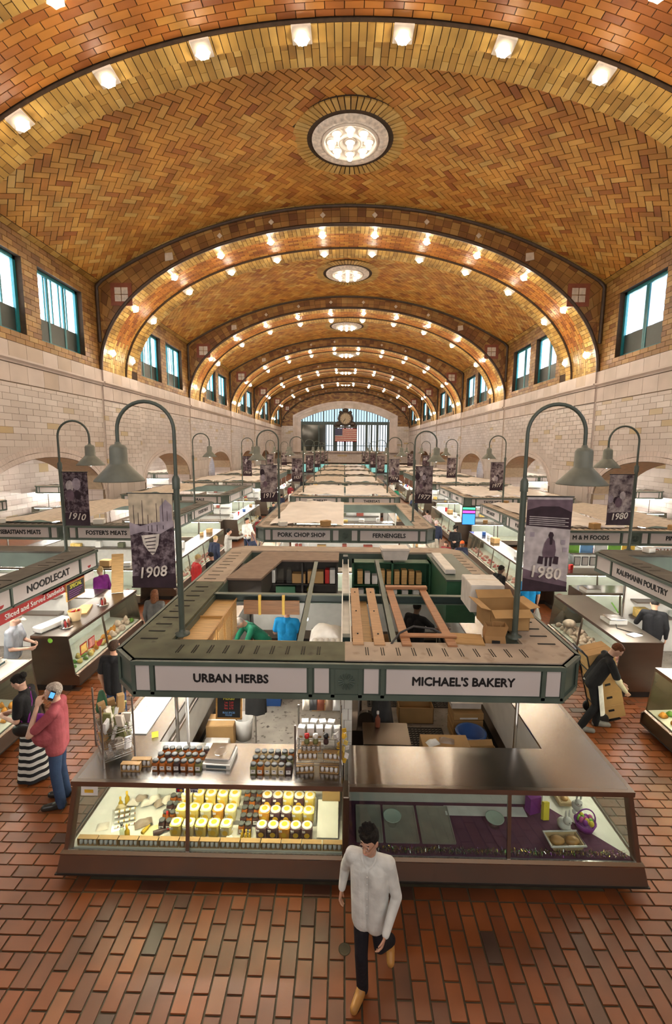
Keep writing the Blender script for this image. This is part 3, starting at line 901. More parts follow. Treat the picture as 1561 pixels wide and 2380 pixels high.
    MB().lathe([(1.0, .05), (1.02, .2), (1.15, .25), (1.3, .18), (1.3, -.3)], 32, rot=rx, cap=False).build('case_ring', 'clock_case', ck)
    b = MB(); b.lathe([(1.45, .05), (1.5, -.1), (1.45, -.3)], 12, rot=rx)
    for sg in (-1, 1): b.ball((sg*1.35, 0, -1.0), (.6, .3, .5)); b.ball((sg*.9, 0, 1.1), (.35, .25, .35)); b.ball((sg*1.9, 0, -1.3), (.4, .25, .25))
    b.ball((0, 0, 1.55), (.6, .3, .35)); b.box(-1.9, 1.9, -.2, .3, -1.75, -1.45); b.build('scroll_case', 'clock_case', ck)
    for a, l in ((R2(-150), .6), (R2(215), .85)):
        h = MB(); h.box(-.04, .04, -.14, -.12, 0, l); h.build('hand', 'black', ck, rot=(0, a, 0))
    for k in range(12):
        a = k*PI/6; one('hour_mark', 'black', 'box', -.03, .03, -.13, -.11, .78, .93, parent=ck, rot=(0, a, 0))
    # flag
    fl = empty('flag', (HX+.15, END-.7, 6.0), 0, 'American flag with red and white stripes hanging below the clock', 'flag')
    wv = lambda a: .12*math.sin(a*9)
    def strip(x0, x1, z0, z1, m, nm, dy=0):
        q = MB(); q.grid(lambda a, c: (x0+(x1-x0)*a, wv((x0+(x1-x0)*a)/2)+dy, z0+(z1-z0)*c), 14, 1); q.grid(lambda a, c: (x0+(x1-x0)*a, wv((x0+(x1-x0)*a)/2)+dy+.02, z0+(z1-z0)*c), 14, 1); return q.build(nm, m, fl)
    for i in range(13): strip(-2.05, 2.05, 2.45*i/13, 2.45*(i+1)/13, 'flag_red' if i % 2 == 0 else 'flag_white', 'stripe')
    for sx in (-1.9, 1.9): one('hanging_cord', 'black', 'tube', [(sx, 0, 2.4), (sx*.6, .1, 3.0), (sx*.3, .4, 3.3)], .02, 5, parent=fl)
    strip(-2.05, -.65, 2.45*6/13, 2.45, 'flag_blue', 'canton', -.03)
    for r_ in range(5):
        for c_ in range(6): x_ = -1.95+c_*.23; one('star', 'flag_white', 'box', x_, x_+.07, wv(x_/2)-.06, wv(x_/2)-.035, 1.25+r_*.24, 1.32+r_*.24, parent=fl)
make_far()
w92 = empty('window_92', (HX, END-.02, .2)); tag(w92, 'row of pale green lit panes low in the end wall', 'window', kind='structure')
for i in range(9): one('pane', 'pane_green', 'box', -8.9+i*2, -7.1+i*2, 0, .03, 0, 1.5, parent=w92)
for i in range(10): one('mullion', 'frame_slate', 'box', -9.1+i*2, -8.9+i*2, -.05, .03, 0, 1.6, parent=w92)
bw = MB(); bw.box(-14, 14, BACK-.4, BACK, 0, 17)
tag(bw.build('wall_back', 'white_tile'), 'pale end wall behind the balcony', 'wall', kind='structure')

bfill = empty('window_91', (HX, BACK+.05, 4.6)); tag(bfill, 'added fill window with glowing panes, assumed in the unseen end wall behind the balcony', 'window', kind='structure')  # window added out of view; its glowing panes are front fill light
for i in range(8): one('pane', 'back_fill_pane', 'box', -8+i*2+.06, -6+i*2-.06, 0, .02, 0, 7, parent=bfill)
for i in range(9): one('mullion', 'frame_slate', 'box', -8.06+i*2, -7.94+i*2, -.02, .08, 0, 7, parent=bfill)
for z in (-.1, 3.4, 7.0): one('transom', 'frame_slate', 'box', -8.1, 8.1, -.02, .1, z, z+.12, parent=bfill)
# ---------------- side aisles beyond the arches
for sg, side in ((-1, 'left'), (1, 'right')):
    r = empty('wall_%s_aisle' % side); tag(r, 'cream tiled outer wall of the %s side aisle' % side, 'wall', kind='structure')
    X = HX + sg*19.5
    one('wall_body', 'tile_joint', 'box', X, X+sg*.4, BACK, END, 0, 6, parent=r)
    P = []; z = 0.2; k = 0
    while z < 5.6:
        hz = .3 if z < 3.0 else .55; ln = .9
        y = 8 - (.45 if k % 2 else 0)
        while y < 70:
            vs, fs = slab([(y+.006, z+.006), (y+ln-.006, z+.006), (y+ln-.006, z+hz-.006), (y+.006, z+hz-.006)], lambda u, v, w: (X-sg*w, u, v), 0, .015, 0)
            if sg > 0: fs = [f[::-1] for f in fs]
            P.append((vs, fs, 0, random.random())); y += ln
        z += hz; k += 1
    pieces(r, 'tile', P, ['white_tile'], 0, 'tile_field')
    c = MB(); c.box(HX+sg*(WX+1.7), X+sg*.4, BACK, END, 5.3, 5.5)
    tag(c.build('ceiling', 'plaster'), 'cream plaster ceiling of the %s side aisle' % side, 'ceiling', kind='structure')
    for i, yy in enumerate((16.2, 20.6, 29, 33.5)):
        w = empty('window_%d' % (60+i+(0 if sg < 0 else 10)), (X-sg*.03, yy, 4.15)); tag(w, 'small teal window high in the %s aisle wall, %s from the balcony' % (side, ORD[i]), 'window', kind='structure')
        one('pane', 'pane_day', 'box', -.01, .01, -.75, .75, 0, .8, parent=w)
        for k in range(5): one('mullion', 'frame_teal', 'box', -.04, .04, -.78+k*.375, -.72+k*.375, -.02, .85, parent=w)
        one('frame', 'frame_teal', 'box', -.05, .05, -.85, .85, -.1, .0, parent=w)
    d = empty('door_%d' % (1 if sg < 0 else 2), (X-sg*.02, 19.1, 0)); tag(d, 'dark green double door in the %s aisle wall' % side, 'door', kind='structure')
    for k in (-1, 1):
        lf = one('door_leaf', 'door_green', 'box', -.05, .05, k*.02, k*.95, 0, 3.0, parent=d)
        one('glass_panel', 'pane_green', 'box', -.065, .065, k*.25, k*.75, 1.6, 2.7, parent=lf); one('glass_panel', 'pane_green', 'box', -.065, .065, k*.25, k*.75, .9, 1.4, parent=lf)
        one('door_frame', 'door_green', 'box', -.09, .09, k*.95, k*1.1, 0, 3.15, parent=d)
    one('lintel', 'door_green', 'box', -.09, .09, -1.1, 1.1, 3.0, 3.2, parent=d)
    for i in range(9):  # glowing panels added to brighten the side aisles behind the arches
        cl_ = empty('aisle_fill_light', (HX+sg*16.4, 12+i*6.5, 5.3), 0, 'added flat fill light over the %s side aisle, %s from the balcony' % (side, ORD[i]), 'lamp', 'added aisle fill lights')
        one('housing', 'ornament_plain', 'box', -.2, .2, -.7, .7, -.06, 0, parent=cl_); one('fill_panel', 'aisle_fill', 'box', -.16, .16, -.65, .65, -.075, -.06, parent=cl_)
# ================================================================== STALLS
for nm, c in (('meat_red', (.42, .06, .05)), ('meat_pink', (.62, .28, .24)), ('meat_pale', (.70, .50, .40)), ('cheese', (.72, .5, .15)), ('greens', (.10, .22, .03)), ('orange_food', (.7, .28, .04)), ('bread', (.45, .24, .08))):
    mat(nm, c, .4, var=.3, scale=9, bump=.3)

def face_map(o, d, n):
    """points on a vertical face: t along, out outward, z up"""
    return lambda t, out, z: (o[0]+d[0]*t+n[0]*out, o[1]+d[1]*t+n[1]*out, z)
def fbox(b, f, t0, t1, o0, o1, z0, z1, m=0):
    b.add([f(t0,o0,z0), f(t1,o0,z0), f(t1,o1,z0), f(t0,o1,z0), f(t0,o0,z1), f(t1,o0,z1), f(t1,o1,z1), f(t0,o1,z1)],
          [(0,1,2,3),(4,7,6,5),(0,4,5,1),(1,5,6,2),(2,6,7,3),(3,7,4,0)], m)

def canopy(cx, y0, L, hw, label, front=None, left=None, right=None, deck='deck_beige', deck2=None, roof=None, near=True, slots=True, band=.55, ztop=2.42, fine=False):
    ch = .3; zb = 2.0
    root = empty('stall_canopy', (cx, y0, 0), 0, label, 'canopy')
    b = MB()
    P8 = [(-hw+ch, 0), (hw-ch, 0), (hw, ch), (hw, L-ch), (hw-ch, L), (-hw+ch, L), (-hw, L-ch), (-hw, ch)]
    for i in range(8):
        p, q = P8[i], P8[(i+1) % 8]; dx, dy = q[0]-p[0], q[1]-p[1]; ln = math.hypot(dx, dy); d = (dx/ln, dy/ln); n = (d[1], -d[0])
        f = face_map(p, d, n)
        fbox(b, f, 0, ln, -.06, 0, zb, ztop)
        fbox(b, f, -.02, ln+.02, -.06, .045, ztop-.05, ztop+.0); fbox(b, f, -.01, ln+.01, -.06, .03, zb-.03, zb+.035)
    # faces with sign panels
    def face(p, d, n, ln, txt, sub):
        f = face_map(p, d, n); k = ln/5.0; c = ln/2
        lay = [(2.49, 2.3, 0), (2.26, .45, 1), (.39, .19, 0)]
        bars = [2.28, .42, .16, 2.5]
        for s in (-1, 1):
            for v in bars: fbox(b, f, c+s*v*k-.022, c+s*v*k+.022, 0, .03, zb, ztop-.04)
            for a, e, big in lay:
                t0, t1 = sorted((c+s*a*k, c+s*e*k))
                pb = MB(); fbox(pb, f, t0+.015, t1-.015, -.01, .012, zb+.045, ztop-.06)
                pn = pb.build('sign_panel', 'sign_white', root)
                w = txt[0 if s < 0 else 1] if txt else None
                if big and w:
                    q = f((t0+t1)/2, .014, (zb+ztop)/2-.005); ang = math.atan2(d[1], d[0])
                    ink = 'sign_ink'
                    sz = .145 if fine else .185
                    tx = min(.95, (t1-t0)*.84/(len(w)*sz*.62))
                    text('lettering', w, sz, ink, pn, q, (PI/2, 0, ang), .032, tx)
        if sub:      # rosette
            rb = MB(); q = f(c, .0, (zb+ztop)/2-.01)
            fbox(rb, f, c-.14, c+.14, 0, .02, zb+.04, ztop-.055)
            ro = rb.build('rosette_plaque', 'canopy_frame', root)
            rr = MB()
            for j in range(16):
                a = 2*PI*j/16
                rr.tube([f(c+.03*math.cos(a), .025, (zb+ztop)/2-.01+.03*math.sin(a)), f(c+.10*math.cos(a), .03, (zb+ztop)/2-.01+.10*math.sin(a))], .008, 4)
            rr.build('rosette', 'canopy_frame', ro)
    if near: face((-hw+ch, 0), (1, 0), (0, -1), 2*(hw-ch), front, True)
    if left is not None: face((-hw, L-ch), (0, -1), (-1, 0), L-2*ch, left, True)
    if right is not None: face((hw, ch), (0, 1), (1, 0), L-2*ch, right, True)
    b.build('fascia_frame', 'canopy_frame', root)
    # deck boards around the opening
    z0, z1 = ztop-.03, ztop+.012; ib = band
    deck2 = deck2 or deck
    boards = [([(-hw+ch, .03), (-.02, .03), (-.02, ib), (-hw+ib, ib), (-hw+ib, ib), (-hw+.03, ch)], deck), ([(-.02, .03), (hw-ch, .03), (hw-.03, ch), (hw-ib, ib), (-.02, ib)], deck2),
              ([(-hw+.03, ch), (-hw+ib, ib), (-hw+ib, L*.5), (-hw+.03, L*.5)], deck), ([(-hw+.03, L*.5), (-hw+ib, L*.5), (-hw+ib, L-ib), (-hw+.03, L-ch)], 'deck_beige' if deck == 'deck_green' else deck),
              ([(hw-ib, ib), (hw-.03, ch), (hw-.03, L*.5), (hw-ib, L*.5)], deck2), ([(hw-ib, L*.5), (hw-.03, L*.5), (hw-.03, L-ch), (hw-ib, L-ib)], deck2),
              ([(-hw+.03, L-ch), (-hw+ib, L-ib), (hw-ib, L-ib), (hw-.03, L-ch), (hw-ch, L-.03), (-hw+ch, L-.03)], 'deck_beige' if deck == 'deck_green' else deck)]
    for i, (pl, m) in enumerate(boards):
        bb = MB(); bb.prism(pl, lambda u, v, w: (u, v, w), z0, z1 + .004*(i % 2))
        bo = bb.build('deck_board', m, root)
        if not slots: continue
        sl = []
        if i < 2:
            xs = [(-hw+.75 + k*.19*1.0) for k in range(11)] if i == 0 else [(.25+k*.19) for k in range(11)]
            for k, x in enumerate(xs):
                if i == 0 and x > -.2: continue
                for dx in (-.014, .014): sl.append((x+dx-.005, x+dx+.005, .17, .38, .16*(x/hw)))
        elif i in (2, 3, 4, 5):
            ya, yb = (ch+.25, L*.5-.1) if i in (2, 4) else (L*.5+.15, L-ch-.3); sg = -1 if i in (2, 3) else 1
            nsl = max(3, int((yb-ya)/.24))
            for k in range(nsl):
                if (k//3) % 2 and not fine: continue
                y = ya+(yb-ya)*k/nsl; sl.append((sg*hw-sg*.36, sg*hw-sg*.14, y, y+.022, 0))
        if fine:
            for (a, e, c_, g_, sh) in sl:
                q = MB(); q.box(min(a, e), max(a, e), c_, g_, z1+.001, z1+.009); q.build('vent_slot', 'slot', bo)
        elif sl:
            q = MB()
            for (a, e, c_, g_, sh) in sl: q.box(min(a, e), max(a, e), c_, g_, z1+.001, z1+.009)
            q.build('vent_slot_row', 'slot', bo)
    # inner curb
    b = MB()
    b.box(-hw+ib-.02, -hw+ib+.02, ib, L-ib, zb+.05, ztop-.03); b.box(hw-ib-.02, hw-ib+.02, ib, L-ib, zb+.05, ztop-.03)
    b.box(-hw+ib, hw-ib, ib-.02, ib+.02, zb+.05, ztop-.03); b.box(-hw+ib, hw-ib, L-ib-.02, L-ib+.02, zb+.05, ztop-.03)
    b.build('inner_curb', 'canopy_frame', root)
    for sx in (-1, 1):
        for yy in (.6, L-.6): one('post', 'chrome', 'tube', [(sx*(hw-.55), yy, 0), (sx*(hw-.55), yy, zb+.1)], .025, 8, parent=root)
    # roof sheets
    if roof:
        for i, r in enumerate(roof):
            if not r: continue
            xa, xb = ((-hw+ib-.15, -.05), (.05, hw-ib+.15))[i]
            q = MB(); ph = random.random()*6
            zz = (lambda a, c: ztop+.05+.05*math.sin(a*PI)+.03*math.sin(a*11+ph)*math.sin(c*9+ph)+.02*math.sin(a*23+c*17))
            q.grid(lambda a, c: (xa+(xb-xa)*a, ib-.2+(L-2*ib+.4)*c, zz(a, c)), 18, 26)
            q.build('roof_sheet', r, root)
    return root

def tubes(cx, y0, L, hw, sides='nlrf', group='fluorescent tubes under the stall canopies', lab=None, pw='tube_light'):
    i = 0
    for s in sides:
        if s == 'n': a, e = (-hw+.5, .28), (hw-.5, .28)
        if s == 'f': a, e = (-hw+.5, L-.28), (hw-.5, L-.28)
        if s == 'l': a, e = (-hw+.28, .6), (-hw+.28, L-.6)
        if s == 'r': a, e = (hw-.28, .6), (hw-.28, L-.6)
        t = empty('fluorescent_lamp', (cx, y0, 1.94), 0, (lab or 'white fluorescent tube under a stall canopy edge') + ', %s side' % {'n': 'near', 'f': 'far', 'l': 'left', 'r': 'right'}[s], 'lamp', group)
        n = (e[0]-a[0], e[1]-a[1])
        one('tube', pw, 'tube', [(a[0], a[1], 0), (e[0], e[1], 0)], .022, 6, parent=t)
        w = .05
        bb = MB()
        if n[0]: bb.box(a[0], e[0], a[1]-w, a[1]+w, .03, .09)
        else: bb.box(a[0]-w, a[0]+w, a[1], e[1], .03, .09)
        bb.build('housing', 'enamel', t)

PROF = dict(zk=.14, zb=.44, zg=.48, zt=1.15)
def case(o, rz, L, label, m0=0, m1=0, mull=(), depth=.7, group=None, light='case_light', deckm='deck_white', top='steel_top', base='steel', body=True, end0=True, end1=True):
    """glass front display case; o = left end of the top front edge, local x along it, -y to the customer"""
    root = empty('display_case', (o[0], o[1], 0), rz, label, 'display case', group)
    def ex(poly, nm, m, x0=0, x1=L, a=m0, e=m1):
        b = MB(); n = len(poly)
        vs = [(x0+p[0]*a, p[0], p[1]) for p in poly] + [(x1-p[0]*e, p[0], p[1]) for p in poly]
        b.add(vs, [tuple(range(n)), tuple(range(2*n-1, n-1, -1))] + [(i, n+i, n+(i+1) % n, (i+1) % n) for i in range(n)])
        return b.build(nm, m, root)
    ex([(.02, 0), (depth, 0), (depth, .13), (.02, .13)], 'kick_plate', 'kick')
    ex([(-.17, .12), (depth, .12), (depth, .34), (-.1, .345), (-.128, .335)], 'base_panel', base)
    ex([(-.182, .11), (-.16, .11), (-.16, .125), (-.182, .125)], 'base_lip', 'kick')
    ex([(-.135, .325), (-.09, .345), (-.09, .362), (-.105, .362), (-.137, .34)], 'ledge', 'steel_top')
    ex([(-.095, .355), (-.089, .355), (.006, 1.10), (0, 1.10)], 'glass_front', 'glass')
    ex([(-.02, 1.09), (.03, 1.09), (.03, 1.15), (-.02, 1.15)], 'top_rail', base)
    ex([(.03, 1.12), (depth, 1.12), (depth, 1.15), (.03, 1.15)], 'counter_top', top)
    ex([(-.06, .34), (depth-.05, .39), (depth-.05, .41), (-.06, .36)], 'shelf_deck', deckm)
    ex([(depth-.04, .33), (depth, .33), (depth, 1.12), (depth-.04, 1.12)], 'back_panel', 'enamel')
    for x in mull:
        b = MB(); b.add([(x-.02, -.1, .355), (x+.02, -.1, .355), (x+.02, -.005, 1.10), (x-.02, -.005, 1.10), (x-.02, -.07, .355), (x+.02, -.07, .355), (x+.02, .02, 1.10), (x-.02, .02, 1.10)],
                        [(0,1,2,3),(4,7,6,5),(0,3,7,4),(1,5,6,2)]); b.build('mullion', base, root)
    for x, a, f in ((0, m0, end0), (L, -m1, end1)):
        if a == 0 and f:
            b = MB(); b.prism([(-.17, .12), (depth, .12), (depth, 1.15), (0, 1.15), (-.095, .35), (-.17, .31)], lambda u, v, w: (w, u, v), x-.012, x+.012); b.build('end_panel', 'steel_dark' if base != 'steel' else base, root)
        elif a != 0:      # mitre post
            b = MB(); s = 1 if x == 0 else -1
            def pt(p, t): return (x+p[0]*a + s*t, p[0], p[1])
            b.add([pt((-.105, .355), -.0), pt((-.005, 1.12), 0), pt((-.005, 1.12), .045), pt((-.105, .355), .045), pt((-.06, .355), 0), pt((.035, 1.12), 0), pt((.035, 1.12), .045), pt((-.06, .355), .045)],
                  [(0,1,2,3),(4,7,6,5),(0,4,5,1),(3,2,6,7)]); b.build('corner_post', base, root)
    if light:
        one('case_lamp', light, 'tube', [(.12+max(m0, 0)*.1, .06, 1.07), (L-.12-max(m1, 0)*.1, .06, 1.07)], .012, 6, parent=root)
    return root

# ---- goods in the cases of the further stalls
MEATS = []
def meat_protos():
    for i, (m, sc) in enumerate((('meat_red', (.11, .08, .045)), ('meat_pink', (.13, .07, .05)), ('meat_pale', (.1, .08, .06)), ('meat_pink', (.09, .09, .06)), ('meat_pale', (.14, .06, .05)), ('cheese', (.08, .08, .06)), ('bread', (.11, .06, .05)), ('greens', (.1, .07, .04)), ('orange_food', (.08, .06, .05)))):
        b = MB(); b.ball((0, 0, sc[2]*.9), sc, 10, 6); rs = random.Random(i)
        b.v = [(x*(1+.25*math.sin(7*y/sc[1]*.5+i)), y*(1+.2*math.sin(5*x/sc[0]*.5)), max(0, z*(1+.25*math.sin(3*x/sc[0]+2*y/sc[1]+i)))) for x, y, z in b.v]
        MEATS.append(b.mesh('food', m))
meat_protos()
FNAME = ['meat_cut', 'meat_cut', 'poultry_piece', 'meat_cut', 'poultry_piece', 'cheese_block', 'bread_roll', 'greens_bunch', 'orange_fruit']
FOOD = {0: ('cut of dark red meat', 'meat'), 1: ('long pink cut of meat', 'meat'), 2: ('pale pink piece of poultry', 'meat'), 3: ('rounded pink cut of meat', 'meat'), 4: ('long pale piece of poultry', 'meat'), 5: ('yellow block of cheese', 'cheese'), 6: ('brown bread roll', 'bread'), 7: ('bunch of dark greens', 'greens'), 8: ('orange coloured fruit', 'fruit')}
def fill(cs, L, where, kinds, n=12, rows=2, seed=1, x0=.15):
    """lay single pieces of food on the deck of a case (things of their own)"""
    rs = random.Random(seed); mw = cs.matrix_world.copy() if False else Matrix.Translation(cs.location) @ Matrix.Rotation(cs.rotation_euler.z, 4, 'Z')
    for r in range(rows):
        for i in range(n):
            k = kinds[(i*len(kinds)//n + rs.randint(0, 1)) % len(kinds)]
            x = x0+(L-.15-x0)*(i+.5+rs.uniform(-.2, .2))/n; y = .05+r*.16+rs.uniform(-.03, .03)
            p = mw @ Vector((x, y, .36+(y+.06)*.07))
            o = link(FNAME[k], MEATS[k], None, p, (0, 0, rs.uniform(0, 3))); s = rs.uniform(.62, .92); o.scale = (s, s, s*rs.uniform(.9, 1.5))
            tag(o, '%s, %s in the %s row, %s' % (FOOD[k][0], ORD[i], ('front', 'second', 'third')[r], where), FOOD[k][1], 'food ' + where)

CLUT = []
def clutter(cx, y0, L, hw, nm, cases, lvl):
    rs = random.Random(int(cx*10+y0*7)); e = .42
    if not CLUT:
        for m, (a, c, h) in (('enamel', (.14, .12, .16)), ('carton', (.16, .12, .2)), ('steel', (.12, .12, .12)), ('red_plastic', (.07, .06, .2)), ('white_plastic', (.1, .1, .26)), ('cheese', (.12, .08, .1)), ('blue_plastic', (.1, .08, .14))):
            CLUT.append((MB().cbox(-a, a, -c, c, 0, h, .012).mesh('counter_box', m), {'enamel': 'white', 'carton': 'brown', 'steel': 'steel', 'red_plastic': 'red', 'white_plastic': 'tall white', 'cheese': 'yellow', 'blue_plastic': 'blue'}[m]))
    spots = []
    for i in range(7 if lvl > 1 else 5):
        t = (i+.5)/(7 if lvl > 1 else 5)
        if 'n' in cases: spots.append((cx-hw+.6+t*(2*hw-1.2), y0-e+.5, 0))
        if 'r' in cases and cx < 5: spots.append((cx+hw+e-.4, y0+.5+t*(L-1), PI/2))
        if 'l' in cases and cx > -5: spots.append((cx-hw-e+.4, y0+.5+t*(L-1), -PI/2))
    for j_, (x, y, a) in enumerate(spots):
        if rs.random() < .3: continue
        me, cn = CLUT[rs.randint(0, len(CLUT)-1)]
        o = link('counter_box', me, None, (x+rs.uniform(-.1, .1), y+rs.uniform(-.1, .1), 1.152), (0, 0, a+rs.uniform(-.3, .3))); s = rs.uniform(.6, 1.05); o.scale = (s, s, s)
        tag(o, '%s box, %s on the counters of the %s stall' % (cn, ORD[j_ % 20], nm), 'box', 'counter boxes of the %s stall' % nm)
    for i in range(3 if lvl > 1 else 1):          # things left on the canopy decks
        me, cn = CLUT[rs.choice((0, 1, 1, 5))]
        o = link('roof_box', me, None, (cx+rs.uniform(-hw+.35, hw-.35), y0+.3 if i else y0+L-.28, 2.437), (0, 0, rs.uniform(0, 1))); o.scale = (rs.uniform(.7, 1.1),)*3
        tag(o, '%s %s box on top of the canopy of the %s stall' % (ORD[i], cn, nm), 'box', 'roof boxes of the %s stall' % nm)

def stall(cx, y0, L, hw, nm, front, left=None, right=None, roof=('sheet_plastic', 'sheet_plastic'), deck='deck_beige', cases='nlr', lvl=2, kinds=(0, 1, 2, 3), label=None, near=True):
    """a complete further stall: canopy, lights, cases, partition"""
    c = canopy(cx, y0, L, hw, label or 'grey-green stall canopy lettered %s' % nm, front, left, right, deck, None, roof, near=near, slots=lvl > 0)
    tubes(cx, y0, L, hw, {0: 'n', 1: 'nlr', 2: 'nlr'}[lvl], lab='white fluorescent tube under the canopy of the %s stall' % nm, group='tubes of the %s stall' % nm)
    e = .42
    if 'n' in cases:
        k = case((cx-hw-e+.7, y0-e+.1), 0, 2*(hw+e)-1.4, 'glass display case on the near side of the %s stall' % nm, mull=(1.3, 2.6, 3.9), base='steel_dark')
        if lvl > 1: fill(k, 2*(hw+e)-1.4, 'near case of %s' % nm, kinds, 18, 1, len(nm)+9)
    if 'r' in cases:
        k = case((cx+hw+e, y0+.2), PI/2, L-.4, 'glass display case on the right side of the %s stall' % nm, mull=[L*.25*i for i in (1, 2, 3)], base='steel_dark')
        if lvl > 0 and not (cx > 5): fill(k, L-.4, 'right case of %s' % nm, kinds, 18 if lvl > 1 else 10, 2 if lvl > 1 else 1, len(nm))
    if 'l' in cases:
        k = case((cx-hw-e, y0+L-.2), -PI/2, L-.4, 'glass display case on the left side of the %s stall' % nm, mull=[L*.25*i for i in (1, 2, 3)], base='steel_dark')
        if lvl > 0 and not (cx < -5): fill(k, L-.4, 'left case of %s' % nm, kinds, 18 if lvl > 1 else 10, 2 if lvl > 1 else 1, len(nm)+3)
    if lvl > 0:
        LP_ = L*(.9 if L < 5 else .55); b = empty('partition', (cx, y0+LP_, 0), 0, 'white partition with shelves in the %s stall' % nm, 'partition')
        one('board', 'enamel', 'box', -hw+.7, hw-.7, -.03, .03, 0, 1.85, parent=b)
        for z in (.9, 1.3): one('shelf', 'steel', 'box', -hw+.8, hw-.8, -.3, -.03, z, z+.03, parent=b)
        tag(one('stall_floor', 'slab', 'box', cx-hw+.2, cx+hw-.2, y0+.4, y0+L-.3, -.011, .004), 'concrete floor inside the %s stall' % nm, 'floor', kind='structure')
        clutter(cx, y0, L, hw, nm, cases, lvl)
        rs = random.Random(len(nm)*7)
        for i in range(8):
            z = (.93, 1.33)[i % 2]; x = -hw+1.0+i*(2*hw-2)/8; w = rs.uniform(.09, .2)
            o = MB().cbox(-w, w, -.1, .1, 0, rs.uniform(.12, .26), .008).build('shelf_box', ('carton', 'enamel', 'sign_brown', 'deck_green', 'cheese')[rs.randint(0, 4)], None, (cx+x, y0+LP_-.17, z))
            tag(o, '%s small box from the left on the partition shelf of the %s stall' % (ORD[i], nm), 'box', 'boxes of the %s stall' % nm)
    return c

HWC = 2.8
YC = [5.0, 13.85, 22.9, 31.9, 40.9, 49.9, 58.9]
CXC, CXL, CXR = .05, -8.75, 8.95
stall(CXC, YC[1], 6.7, HWC, 'PORK CHOP SHOP', ('PORK CHOP SHOP', 'FERNENGELS'), left=(None, None), right=(None, None), roof=('sheet_plastic', None), kinds=(0, 1, 3, 2, 6))
stall(CXC, YC[2], 6.7, HWC, "JIM'S MEATS", ("JIM'S MEATS", "THERESA'S"), left=(None, None), right=(None, None), lvl=1, kinds=(0, 3, 5))
stall(CXC, YC[3], 6.7, HWC, 'D.W. WHITAKER', ('D.W. WHITAKER', 'MEATS'), roof=('sheet_board', 'sheet_plastic'), lvl=1, kinds=(1, 5, 8))
for i, (y, lb) in enumerate(zip(YC[4:], ('fifth', 'sixth', 'seventh'))):
    stall(CXC, y, 6.7, HWC, '%s centre-row' % lb, None, roof=('sheet_board', 'sheet_plastic'), lvl=0, cases='n', label='small grey-green stall canopy far down the centre row, %s from the balcony' % lb)
# left row
stall(CXL, 6.9, 4.0, HWC, 'NOODLECAT', None, right=None, roof=None, deck='deck_dark', cases='', lvl=2, near=True, label='grey-green stall canopy lettered NOODLECAT on its aisle side')
stall(CXL, 13.85, 6.85, HWC, "SEBASTIAN'S MEATS", ("SEBASTIAN'S MEATS", "FOSTER'S MEATS"), right=(None, "FOSTER'S MEATS"), roof=('sheet_board', None), deck='deck_dark', kinds=(1, 2, 0, 3))
stall(CXL, 23.0, 6.7, HWC, 'ORALE', (None, 'ORALE'), right=(None, None), roof=('sheet_board', None), deck='deck_dark', lvl=1, kinds=(5, 8, 6), cases='nr')
stall(CXL, 32.0, 6.7, HWC, 'STEVE CHECK', (None, 'STEVE CHECK'), right=(None, None), lvl=1, kinds=(5, 7, 8), cases='nr')
for i, (y, lb) in enumerate(zip((41.0, 50.0, 59.0), ('fifth', 'sixth', 'seventh'))):
    stall(CXL, y, 6.7, HWC, '%s left-row' % lb, None, lvl=0 if i else 1, cases='nr' if not i else 'r', label='grey-green stall canopy far down the left row, %s from the balcony' % lb, kinds=(8, 7, 5))
# right row
stall(CXR, 6.9, 4.3, HWC, 'KAUFMANN POULTRY', None, left=None, roof=None, deck='deck_dark', cases='', lvl=2, label='grey-green stall canopy lettered KAUFMANN POULTRY on its aisle side')
stall(CXR, 13.9, 6.8, HWC, 'M & M FOODS', ('M & M FOODS', "PINZONE'S"), left=("TIM'S BAKERY", 'M & M FOODS'), roof=('sheet_plastic', 'sheet_board'), deck='deck_beige', kinds=(1, 3, 0, 2))
stall(CXR, 23.0, 6.7, HWC, 'TAYSE MEATS', ('TAYSE MEATS', None), left=('MEATS', 'MEATS'), lvl=1, kinds=(0, 1, 3), cases='nl')
stall(CXR, 32.0, 6.7, HWC, 'fourth right-row', None, left=(None, None), lvl=1, kinds=(8, 5, 7), cases='nl', label='grey-green stall canopy behind TAYSE MEATS in the right row')
for i, (y, lb) in enumerate(zip((41.0, 50.0, 59.0), ('fifth', 'sixth', 'seventh'))):
    stall(CXR, y, 6.7, HWC, '%s right-row' % lb, None, lvl=0 if i else 1, cases='nl' if not i else 'l', label='grey-green stall canopy far down the right row, %s from the balcony' % lb, kinds=(5, 8, 7))
# wall stalls in the side aisles
for sg, cx in ((-1, -17.2), (1, 17.4)):
    sd = 'left' if sg < 0 else 'right'
    for i, y in enumerate((14.5, 27.5, 41.0)):
        nm = '%s aisle' % ORD[i] + ' ' + sd
        canopy(cx, y, 6.0, 1.9, 'small stall canopy seen through the %s wall arch of the %s wall' % (ORD[i], sd), (None, None), left=(None, None) if sg > 0 else None, right=(None, None) if sg < 0 else None, roof=('sheet_plastic', 'sheet_plastic'), slots=False)
        tubes(cx, y, 6.0, 1.9, 'nlr', lab='fluorescent tube of the stall behind the %s arch of the %s wall' % (ORD[i], sd), group='tubes of the %s aisle stalls' % sd)
        case((cx-1.9, y-.2), 0, 3.8, 'display case of the stall behind the %s arch of the %s wall' % (ORD[i], sd), mull=(1.2, 2.4), base='steel_dark')
        pb = empty('partition', (cx, y+3, 0), 0, 'white partition of the stall behind the %s arch of the %s wall' % (ORD[i], sd), 'partition'); one('board', 'enamel', 'box', -1.5, 1.5, -.03, .03, 0, 1.9, parent=pb); one('shelf', 'steel', 'box', -1.4, 1.4, -.3, -.03, 1.2, 1.23, parent=pb)

